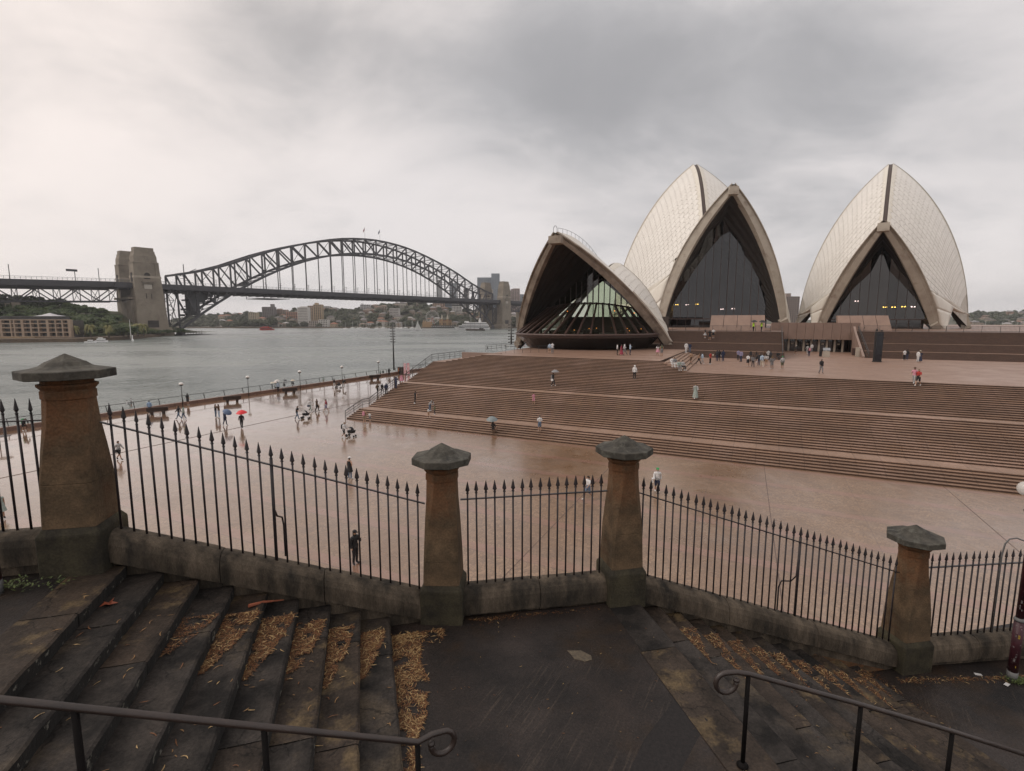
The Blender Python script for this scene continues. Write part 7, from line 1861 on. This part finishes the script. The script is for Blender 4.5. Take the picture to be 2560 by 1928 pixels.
def umbrella(P, face, col, label, R=.52, z=1.75, tilt=.0, tdir=0., hand=(.15, -.26, 1.42)):
    s_, c_ = sin(radians(face)), cos(radians(face)); hx = P.x+hand[0]*c_-hand[1]*s_; hy = P.y+hand[0]*s_+hand[1]*c_
    g_ = thing('umbrella', label, 'umbrella', (hx, hy, P.z+hand[2]-.2)); g_.rotation_euler = (tilt*cos(tdir), tilt*sin(tdir), 0)
    m = plain(COL[col] if isinstance(col, str) else col, .5); mb = MB(); top = z-hand[2]+.55; G = []
    for i in range(7):
        t = i/6; r = R*t; zz = top-.30*t**1.9*R/.52; G.append([Vector((r*cos(2*pi*k/16)*(1 if k % 2 == 0 else 1-.06*t), r*sin(2*pi*k/16)*(1 if k % 2 == 0 else 1-.06*t), zz-(0 if k % 2 == 0 else -.012*t))) for k in range(17)])
    mb.grid(G); build('canopy', mb, [m], g_, smooth=False)
    mb = MB(); mb.tube([(0, 0, .12), (0, 0, top+.06)], .010, 5); build('shaft', mb, [m_rail], g_)
    mb = MB(); mb.tube([(0, 0, 0), (0, 0, .14)], .018, 6); build('handle', mb, [m_black], g_)
    return g_
def pram(P, face, label, hood='black'):
    g_ = thing('pram', label, 'pram', P, radians(face)); m = plain(COL[hood])
    mb = MB(); mb.box((0, -.05, .55), (.42, .62, .26), taper=1.15); build('seat', mb, [m], g_)
    mb = MB(); G = [[Vector((x, .12-.34*cos(a), .66+.34*sin(a))) for x in (-.23, 0, .23)] for a in [i*pi/8*1.0 for i in range(6)]]; mb.grid(G); build('hood', mb, [m], g_)
    mb = MB(); mb.tube([(-.2, .52, 1.02), (-.2, -.1, .4), (-.2, -.42, .16)], .014, 5); mb.tube([(.2, .52, 1.02), (.2, -.1, .4), (.2, -.42, .16)], .014, 5); mb.tube([(-.2, .52, 1.02), (.2, .52, 1.02)], .016, 5); mb.tube([(-.2, -.1, .4), (-.2, .38, .14)], .014, 5); mb.tube([(.2, -.1, .4), (.2, .38, .14)], .014, 5); build('frame', mb, [m_rail], g_)
    for (x, y, r) in ((-.24, .38, .15), (.24, .38, .15), (-.2, -.42, .10), (.2, -.42, .10)):
        mb = MB(); mb.tube([(x-.02, y, r), (x+.02, y, r)], r, 12); build('wheel', mb, [m_black], g_)
    return g_
pp = person
# forecourt, left to right
pp(4, 1298, 'walk2', ('dress', 'sage'), ('vest', 'sage'), 60, 'woman in a grey green dress walking at the left edge of the forecourt', 0, 0, 1.62, 'longhair', 'dark', (('bag', 'cream'),))
pp(61, 1078, 'bend', ('shirt', 'black'), ('shorts', 'dark'), 70, 'person in black bending over by the quay wall, seen between the left fence bars', 0, 0, extra=(('backpack', 'green'),))
pp(299, 1150, 'walk', ('shirt', 'lgrey'), ('shorts', 'black'), 80, 'person in pale shirt and black shorts striding just right of the largest pillar', 0, 0, 1.70, shoes='black', extra=(('bag', 'black'),))
pp(319, 1018, 'sit', ('shirt', 'white'), ('trousers', 'lgrey'), 160, 'person in white leaning on the quay wall, leftmost behind the fence spikes', 0, 0)
pp(329, 1017, 'stand', ('tee', 'lgrey'), ('shorts', 'grey'), 150, 'person in light grey beside the one in white at the quay wall', 1, 0, 1.6)
pp(375, 1034, 'stand', ('shirt', 'blue'), ('trousers', 'navy'), 200, 'person in a bright blue jacket standing by the first bench', 0, 0)
pp(448, 1049, 'walk', ('shirt', 'dark'), ('trousers', 'jeans'), -80, 'dark-topped walker on the left of the pair behind the fence spikes', 0, 0, shoes='black')
pp(460, 1049, 'walk2', ('shirt', 'sage'), ('trousers', 'jeans'), -75, 'grey-topped walker on the right of the pair behind the fence spikes', 1, 1)
pp(470, 1013, 'stand', ('tee', 'black'), ('shorts', 'dark'), 170, 'person in black standing alone at the quay rail beside the first lamp', 0, 0, shoes='white')
a_ = pp(540, 1044, 'photo', ('shirt', 'black'), ('trousers', 'jeans'), 100, 'dark-jacketed person on the left of the embracing pair', 0, 0)
pp(548, 1045, 'photo', ('shirt', 'brown'), ('trousers', 'lblue'), -80, 'person in a dark top on the right of the embracing pair, arms raised', 0, 1, 1.74)
a_ = pp(563, 1064, 'brolly', ('shirt', 'navy'), ('trousers', 'navy'), 150, 'person in navy under the blue umbrella', 0, 0); umbrella(a_.location, 150, (.10, .15, .26), 'steel blue umbrella tilted back over a person in navy', tilt=.7, tdir=1.2, z=1.55)
a_ = pp(605, 1071, 'walk2', ('shirt', 'black'), ('trousers', 'black'), 20, 'person all in black walking under the red umbrella', 0, 0, shoes='black'); umbrella(a_.location, 20, (.72, .02, .03), 'bright red umbrella on the forecourt', R=.58, hand=(.12, -.1, 1.42), tilt=.15)
a_ = pp(681, 978, 'stand', ('shirt', 'dark'), ('trousers', 'black'), 120, 'person in dark clothes under the left of the pale umbrellas', shoes='black'); umbrella(a_.location, 120, 'cream', 'cream umbrella, left one of the cluster by the rail', hand=(.05, -.1, 1.40))
a_ = pp(689, 977, 'stand', ('shirt', 'white'), ('trousers', 'dark'), 200, 'person in a white top in the middle of the pale umbrella cluster'); umbrella(a_.location, 200, (.66, .56, .50), 'pinkish cream umbrella in the middle of the cluster by the rail', hand=(.05, -.1, 1.52))
a_ = pp(696, 980, 'stand', ('shirt', 'lblue'), ('trousers', 'black'), 230, 'person in a pale blue shirt and black trousers right of the umbrella cluster', shoes='black'); umbrella(a_.location, 230, (.6, .57, .54), 'off-white umbrella, right one of the cluster by the rail', hand=(.05, -.1, 1.42))
a_ = pp(711, 970, 'stand', ('shirt', 'lgrey'), ('skirt', 'black'), 180, 'person in pale top and black skirt with a grey umbrella at the rail'); umbrella(a_.location, 180, 'grey', 'dark grey umbrella tilted to the right at the rail', tilt=.6, tdir=2.5)
a_ = pp(733, 971, 'stand', ('shirt', 'dark'), ('skirt', 'lgrey'), 180, 'person behind the bench under a cream umbrella'); umbrella(a_.location, 180, (.55, .47, .36), 'cream umbrella of the person behind the bench', hand=(0, 0, 1.3))
pp(809, 959, 'hips', ('tee', 'sage'), ('trousers', 'khaki'), 180, 'person in khaki leaning at the rail between the third and fourth lamps', 1)
pp(836, 970, 'walk2', ('shirt', 'black'), ('trousers', 'white'), 80, 'person in a black top and white trousers pushing the distant pram', shoes='white')
pram(gp(846, 970, ZF), 80, 'distant dark pram by the quay near the fourth lamp')
a_ = pp(858, 969, 'bend', ('shirt', 'black'), ('trousers', 'lgrey'), 120, 'person in a black top stooping beside the distant pram')
pp(776, 1030, 'walk', ('shirt', 'white'), ('trousers', 'sage'), 70, 'person in a white shirt, left of the three walking together', 3, 3, extra=(('bag', 'navy'),))
pp(793, 1029, 'walk2', ('shirt', 'brown'), ('trousers', 'black'), 75, 'person in a brown top and loose black trousers, middle of the three', 0, 0, shoes='black', extra=(('tote', 'tan'),))
pp(816, 1030, 'walk', ('tee', 'dred'), ('shorts', 'purple'), -70, 'person in a maroon top and grey shorts, right of the three', 0, 1, shoes='tan')
pp(743, 1049, 'push', ('tee', 'black'), ('trousers', 'jeans'), 90, 'person in a black top and jeans pushing the black hooded pram', 0, 0, shoes='black')
pram(gp(764, 1047, ZF), 90, 'black hooded pram pushed by the person in jeans', 'black')
pp(860, 1096, 'push', ('shirt', 'white'), ('shorts', 'black'), 75, 'person with a black backpack pushing a stroller near the broad stairs', 0, 2, shoes='white', extra=(('backpack', 'black'),))
pram(gp(878, 1092, ZF), 75, 'black stroller pushed by the backpacker near the broad stairs', 'black')
pp(875, 1197, 'hips', ('coat', 'black'), ('trousers', 'jeans'), 150, 'person in a long black coat and white cap seen just above the sloping fence rail', 0, 0, shoes='white', extra=(('cap', 'white'),))
pp(889, 1410, 'phone', ('shirt', 'black'), ('trousers', 'black'), 60, 'person in black cap and black clothes standing nearest behind the fence, holding a phone', 0, 0, 1.74, shoes='black', extra=('cap', ('phone', 'dark')))
pp(1470, 1250, 'walk', ('tee', 'white'), ('shorts', 'jeans'), -60, 'long-haired person in a white top and denim shorts walking behind the middle fence', 0, 0, 1.68, 'longhair', 'white')
pp(1642, 1232, 'walk2', ('shirt', 'white'), ('shorts', 'navy'), -10, 'person in a bright green cap and white jacket right of the third pillar', 3, 2, 1.78, shoes='white', extra=(('cap', 'green'), ('bag', 'white')))
pp(951, 940, 'stand', ('shirt', 'sage'), ('trousers', 'dark'), 180, 'grey-jacketed person, left of three standing by the last lamp', 0, 0, shoes='black')
pp(958, 939, 'stand', ('shirt', 'dark'), ('trousers', 'black'), 170, 'person in dark clothes, middle of three standing by the last lamp', 0, 0, 1.62, shoes='black')
pp(973, 940, 'hips', ('shirt', 'black'), ('trousers', 'black'), 190, 'person in black, right of three by the last lamp, below the tall mast', 0, 0, shoes='black')
pp(944, 985, 'walk2', ('shirt', 'olive'), ('trousers', 'black'), 170, 'person in olive with a backpack, left of three behind the stair railing', 0, 0, shoes='black', extra=(('backpack', 'brown'),))
pp(956, 984, 'walk', ('shirt', 'black'), ('trousers', 'black'), 175, 'person in black, middle of three behind the stair railing', 0, 0, shoes='black', extra=(('backpack', 'black'),))
pp(966, 986, 'stand', ('shirt', 'navy'), ('trousers', 'dark'), 190, 'shorter person in navy, right of three behind the stair railing', 0, 0, 1.55, shoes='black')
pp(1000, 937, 'stand', ('tee', 'black'), ('trousers', 'dark'), 30, 'person in black beside the kiosk and pink banners', 0, 0, shoes='black')
# on the broad stairs
pp(912, 1059, 'stand', ('tee', 'tan'), ('shorts', 'khaki'), 165, 'person in tan with a pink backpack at the bottom left of the broad stairs', 3, 2, extra=(('backpack', 'pink'),))
pp(925, 1055, 'stand', ('tee', 'white'), ('shorts', 'grey'), 165, 'small child in white beside the pink backpack', 3, 2, 1.15)
pp(990, 972, 'photo', ('shirt', 'navy'), ('trousers', 'navy'), 150, 'person in navy taking a photograph at the left end of the upper landing', 0, 0, shoes='dark')
pp(1004, 963, 'hips', ('dress', 'pink'), ('vest', 'pink'), 200, 'person in bright pink right of the one photographing in navy', 0, 1, 1.62, 'longhair', 'tan')
pp(1039, 1013, 'down', ('vest', 'black'), ('trousers', 'black'), -40, 'person in black vest and trousers coming down the left part of the stairs', 3, 0, 1.68, 'longhair', 'white')
pp(1071, 1045, 'walk2', ('tee', 'white'), ('shorts', 'tan'), 80, 'child in white stooping on the lower landing in a family group', 3, 2, 1.15)
pp(1075, 1031, 'bend', ('shirt', 'lgrey'), ('trousers', 'jeans'), 60, 'adult in a pale grey top bending towards the child on the lower landing', 0, 1, 1.68, 'longhair')
pp(1087, 1037, 'stand', ('shirt', 'olive'), ('trousers', 'dark'), -60, 'child in dark olive clothes at the right of the family on the lower landing', 0, 0, 1.15, shoes='white')
a_ = pp(1233, 1083, 'sit', ('tee', 'black'), ('skirt', 'brown'), 150, 'person in a black top and brown skirt near the stair foot under a grey umbrella', 0, 0, 1.75, 'longhair', 'dark', P=hit(1233, 1084)); umbrella(a_.location, 150, (.20, .24, .25), 'large blue grey umbrella at the foot of the broad stairs', R=.62, hand=(.1, .05, 1.30), z=1.5, tilt=.2)
pp(1349, 1079, 'stand', ('tee', 'white'), ('shorts', 'jeans'), 190, 'person in a white tee and denim shorts standing near the stair foot', 0, 0, 1.68)
pp(1334, 1011, 'walk2', ('tee', 'pink'), ('shorts', 'pink'), 10, 'child in pink coming down the middle of the broad stairs', 0, 1, 1.35, shoes='tan')
a_ = pp(1383, 967, 'walk2', ('shirt', 'black'), ('trousers', 'dark'), 60, 'person with a backpack under a dark umbrella on the upper flight', 0, 0, shoes='white', extra=(('backpack', 'grey'), ('bag', 'white'))); umbrella(a_.location, 60, 'grey', 'dark grey umbrella on the upper flight of the broad stairs', hand=(.1, -.2, 1.45))
pp(1586, 950, 'stand', ('shirt', 'white'), ('trousers', 'black'), 150, 'person in a white hooded top and black trousers on the broad stairs', 0, 0, 1.74, shoes='white', extra=(('hood', 'white'),))
pp(1738, 1000, 'walk', ('longdress', 'sage'), ('shirt', 'lgrey'), -20, 'person in a flowing grey green dress above the upper landing', 0, 2, 1.7, 'longhair', 'white')
pp(1680, 919, 'sit', ('shirt', 'white'), ('trousers', 'white'), 0, 'person in white sitting on the steps below the terrace corner, left one', 0, 0, shoes='white')
pp(1686, 919, 'sit', ('shirt', 'grey'), ('trousers', 'white'), 10, 'person in grey and white sitting close beside the one in white', 0, 0, shoes='white')
pp(1697, 927, 'sit', ('shirt', 'sage'), ('trousers', 'grey'), 0, 'person in grey sitting on the steps by the lower terrace corner', 0, 0, shoes='white')
pp(1706, 926, 'sit', ('shirt', 'lgrey'), ('trousers', 'dark'), 20, 'person in a pale top, rightmost sitting by the lower terrace corner', 0, 0, shoes='white')
# restaurant terrace
pp(1219, 873, 'stand', ('longdress', 'black'), ('shirt', 'brown'), 170, 'person in a long black dress leaning on the terrace railing at the left', 0, 0, 1.7, 'longhair', 'dark')
pp(1263, 868, 'hips', ('coat', 'black'), ('trousers', 'dark'), 160, 'person in a black coat near the shorter light mast', 0, 0, shoes='dark')
pp(1270, 869, 'walk2', ('shirt', 'cream'), ('trousers', 'khaki'), 90, 'person in cream beside the black coat near the shorter mast', 0, 2)
pp(1374, 885, 'stand', ('shirt', 'lblue'), ('shorts', 'tan'), 180, 'person in a pale blue shirt, left of the pair outside the restaurant', 3, 3)
pp(1381, 884, 'photo', ('shirt', 'white'), ('trousers', 'grey'), 190, 'person in a white shirt with dark straps, right of the pair outside the restaurant', 0, 1, 1.75, extra=(('bag', 'black'),))
pp(1543, 888, 'stand', ('tee', 'white'), ('trousers', 'black'), 80, 'person in white top and black trousers, first of four on the restaurant terrace', 1, 0, shoes='black')
pp(1553, 889, 'walk', ('longdress', 'dred'), ('tee', 'dred'), 80, 'person in a crimson long dress among four on the restaurant terrace', 1, 0, 1.66, 'longhair', 'dark')
pp(1561, 887, 'walk', ('shirt', 'white'), ('trousers', 'grey'), 85, 'man in a white shirt behind the crimson dress', 1, 0, 1.76, shoes='dark')
pp(1575, 888, 'phone', ('shirt', 'lblue'), ('trousers', 'navy'), 80, 'person in a sky blue shirt walking ahead of the crimson dress', 1, 0, 1.76, shoes='dark')
pp(1644, 889, 'walk2', ('tee', 'white'), ('skirt', 'pink'), 170, 'person in a white top and pink skirt near the shell foot', 0, 0, 1.64, 'longhair', 'tan')
pp(1654, 891, 'stand', ('vest', 'olive'), ('shorts', 'grey'), 185, 'person in an olive vest and grey shorts near the shell foot', 0, 0, 1.78, shoes='tan')
pp(1715, 883, 'stand', ('shirt', 'white'), ('trousers', 'white'), 0, 'person dressed all in white at the top of the corner steps', 1, 0, 1.78)
pp(1724, 882, 'stand', ('shirt', 'navy'), ('trousers', 'jeans'), -10, 'person in a dark top and jeans beside the one all in white', 0, 0, shoes='dark')
# lower terrace crowd
pp(1727, 911, 'walk', ('tee', 'tan'), ('shorts', 'brown'), 200, 'person in tan with raised arm at the foot of the corner steps', 1, 0, shoes='dark')
pp(1746, 911, 'walk', ('vest', 'tan'), ('trousers', 'black'), 80, 'person in a brown top and black trousers walking by the corner steps', 0, 0, 1.7, 'longhair', 'dark')
pp(1755, 911, 'walk2', ('shirt', 'lblue'), ('trousers', 'lgrey'), 80, 'person in pale blue right of the black trousers, by the corner steps', 0, 0, 1.66)
pp(1775, 911, 'phone', ('tee', 'red'), ('trousers', 'black'), 40, 'person in a red top holding a pale bouquet on the lower terrace', 0, 1, 1.74, shoes='white', extra=(('flowers', 'cream'),))
pp(1792, 903, 'stand', ('shirt', 'dark'), ('trousers', 'navy'), 150, 'person in dark clothes left of the pair at the foot of the middle upper stairs', 0, 0, shoes='black')
pp(1797, 902, 'walk2', ('shirt', 'black'), ('trousers', 'black'), 170, 'person in black with a white bag at the foot of the middle upper stairs', 0, 0, shoes='black', extra=(('bag', 'white'),))
pp(1807, 904, 'stand', ('shirt', 'navy'), ('trousers', 'navy'), 185, 'person all in navy blue at the foot of the middle upper stairs', 0, 0, 1.8, shoes='white')
pp(1845, 901, 'stand', ('tee', 'purple'), ('trousers', 'dark'), 150, 'person in a mauve top left of the main crowd', 0, 1, shoes='dark')
pp(1852, 905, 'stand', ('shirt', 'purple'), ('trousers', 'navy'), -60, 'person in a mauve shirt and navy trousers left of the main crowd', 0, 0, 1.78, shoes='dark')
crowd = [(1869, 917, 'walk', 'tee', 'white', 'shorts', 'dark', 'person in white with a black strap, leftmost front of the crowd'), (1882, 918, 'walk2', 'shirt', 'grey', 'trousers', 'dark', 'person in a grey top and dark leggings, second in the front row of the crowd'),
         (1890, 906, 'stand', 'tee', 'black', 'trousers', 'black', 'person in black at the back of the crowd, left'), (1897, 914, 'stand', 'shirt', 'black', 'trousers', 'navy', 'tall person in black and navy in the middle of the crowd'),
         (1904, 918, 'walk2', 'shirt', 'lblue', 'trousers', 'cream', 'person in a pale denim jacket and cream trousers in the crowd'), (1910, 904, 'hips', 'tee', 'brown', 'trousers', 'black', 'person in a brown top at the back of the crowd'),
         (1915, 914, 'stand', 'shirt', 'white', 'shorts', 'tan', 'long-haired person in a loose white top in the crowd'), (1926, 905, 'stand', 'shirt', 'dark', 'trousers', 'black', 'person in dark clothes behind the white top, right of the crowd'),
         (1929, 923, 'hips', 'shirt', 'grey', 'shorts', 'grey', 'person in a baggy grey top and bare legs, front right of the crowd'), (1944, 900, 'sit', 'shirt', 'black', 'trousers', 'dark', 'person in black at the stair foot behind the crowd'),
         (1955, 923, 'stand', 'shirt', 'lgrey', 'shorts', 'olive', 'person with a bright green cap and grey top, right end of the crowd'), (1876, 903, 'stand', 'shirt', 'dark', 'trousers', 'brown', 'half-hidden person in dark brown at the back left of the crowd'), (1920, 902, 'stand', 'shirt', 'lgrey', 'trousers', 'dark', 'half-hidden person in light grey at the back of the crowd')]
for k, (u, v, po, tk, tc_, bk, bc, lb) in enumerate(crowd):
    pp(u, v, po, (tk, tc_), (bk, bc), (150, 170, 60, -30, 180, 20, 175, 100, 185, 0, 175, 30, 140)[k], lb, k % 3, k % 3, 1.66+.03*(k % 5), 'longhair' if k in (1, 6, 8) else 'hair', 'dark' if k % 2 else 'white', (('cap', 'green'),) if k == 10 else (('bag', 'black'),) if k == 0 else ())
pp(2052, 935, 'walk2', ('shirt', 'black'), ('trousers', 'grey'), 0, 'man in an open black jacket walking alone on the lower terrace', 0, 3, 1.78, shoes='brown')
pp(1989, 887, 'walk2', ('shirt', 'dark'), ('shorts', 'brown'), 20, 'person in a white cap and dark top by the left entrance doors', 0, 0, extra=(('cap', 'white'),))
pp(2018, 886, 'walk', ('shirt', 'lgrey'), ('trousers', 'lgrey'), 170, 'person in pale grey, left of the three by the entrance doors', 0, 0)
pp(2022, 891, 'stand', ('shirt', 'brown'), ('trousers', 'navy'), 175, 'person in dark brown and navy, in front of three by the entrance doors', 0, 0, extra=(('backpack', 'pink'),))
pp(2029, 881, 'stand', ('shirt', 'white'), ('trousers', 'grey'), 175, 'person in white, right of the three by the entrance doors', 0, 0)
pp(2260, 901, 'stand', ('tee', 'white'), ('trousers', 'black'), 185, 'person in a white tee and black trousers right of the screen tower', 0, 0, shoes='white')
pp(2267, 900, 'stand', ('shirt', 'black'), ('trousers', 'navy'), 120, 'person in black close beside the white tee, right of the screen tower', 0, 0, shoes='white')
pp(2299, 905, 'hips', ('longdress', 'navy'), ('shirt', 'navy'), 185, 'person in a pale hat and navy dress, right of the screen tower', 3, 2, 1.7, 'longhair', 'white', (('hat', 'cream'),))
pp(2294, 905, 'stand', ('shirt', 'white'), ('trousers', 'white'), 100, 'person in white half hidden beside the navy dress', 0, 1)
pp(2294, 968, 'walk', ('tee', 'red'), ('shorts', 'black'), -60, 'person in a red top and black shorts on the top steps at the right', 3, 2, 1.72, shoes='white')
pp(2284, 961, 'walk2', ('tee', 'pink'), ('trousers', 'lgrey'), -60, 'person in a hat and grey leggings behind the red top', 0, 0, 1.68, shoes='white', extra=(('hat', 'brown'),))
# top of the upper stairs
pp(1762, 846, 'stand', ('vest', 'black'), ('skirt', 'lgrey'), 20, 'person in a black vest and pale skirt, left of three high on the stairs', 0, 0, 1.68, 'longhair', 'white')
pp(1774, 850, 'hips', ('tee', 'black'), ('shorts', 'black'), 180, 'person all in black with white shoes, middle of three high on the stairs', 0, 0, 1.8, shoes='white')
pp(1783, 846, 'stand', ('tee', 'white'), ('shorts', 'black'), -20, 'person in a white top and black shorts, right of three high on the stairs', 0, 0, 1.76, shoes='white')
for (u, v, f_, lb, lu, dx) in ((1883, 829, 0, 'guard in a hi-vis vest and black trousers, left of two at the stair head', 'black umbrella held by the left hi-vis guard', 0), (1903, 829, 10, 'guard in a hi-vis vest and black trousers, right of two at the stair head', 'black umbrella held by the right hi-vis guard', .2)):
    P = up(u, 829, 103.2); P.z = ZT; a_ = pp(u, v, 'brolly', ('vest', 'hiviz'), ('trousers', 'black'), f_, lb, 0, 0, 1.8, shoes='black', P=P); umbrella(P, f_, 'black', lu, R=.62, hand=(.05, -.05, 1.45), tilt=dx)
# shapes round the left foot of the restaurant shell
a_ = pp(1302, 866, 'sit', ('shirt', 'navy'), ('trousers', 'dark'), 60, 'person sitting in the dark at the left foot of the restaurant shell', 0, 0, shoes='dark'); umbrella(a_.location, 60, (.02, .025, .05), 'dark navy umbrella by the left foot of the restaurant shell', R=.75, hand=(.05, -.05, .95), z=1.1)
pp(1311, 867, 'sit', ('shirt', 'pink'), ('trousers', 'brown'), 60, 'person with a pink top sitting beside the dark navy umbrella', 0, 0)

# ------------------------------------------------------------------ haze
hz = bpy.data.materials.new('harbour_haze'); hz.use_nodes = True; t = hz.node_tree
for n in list(t.nodes):
    if n.type != 'OUTPUT_MATERIAL': t.nodes.remove(n)
pv = t.nodes.new('ShaderNodeVolumePrincipled'); pv.inputs['Density'].default_value = HAZE_D; pv.inputs['Color'].default_value = (.93, .95, 1.0, 1); pv.inputs['Anisotropy'].default_value = .25
t.links.new(pv.outputs[0], [n for n in t.nodes if n.type == 'OUTPUT_MATERIAL'][0].inputs['Volume'])
mb = MB(); mb.box((0, 1250, 80), (6400, 4300, 168)); tag(build('haze', mb, [hz]), 'thin grey harbour haze', kind='stuff')
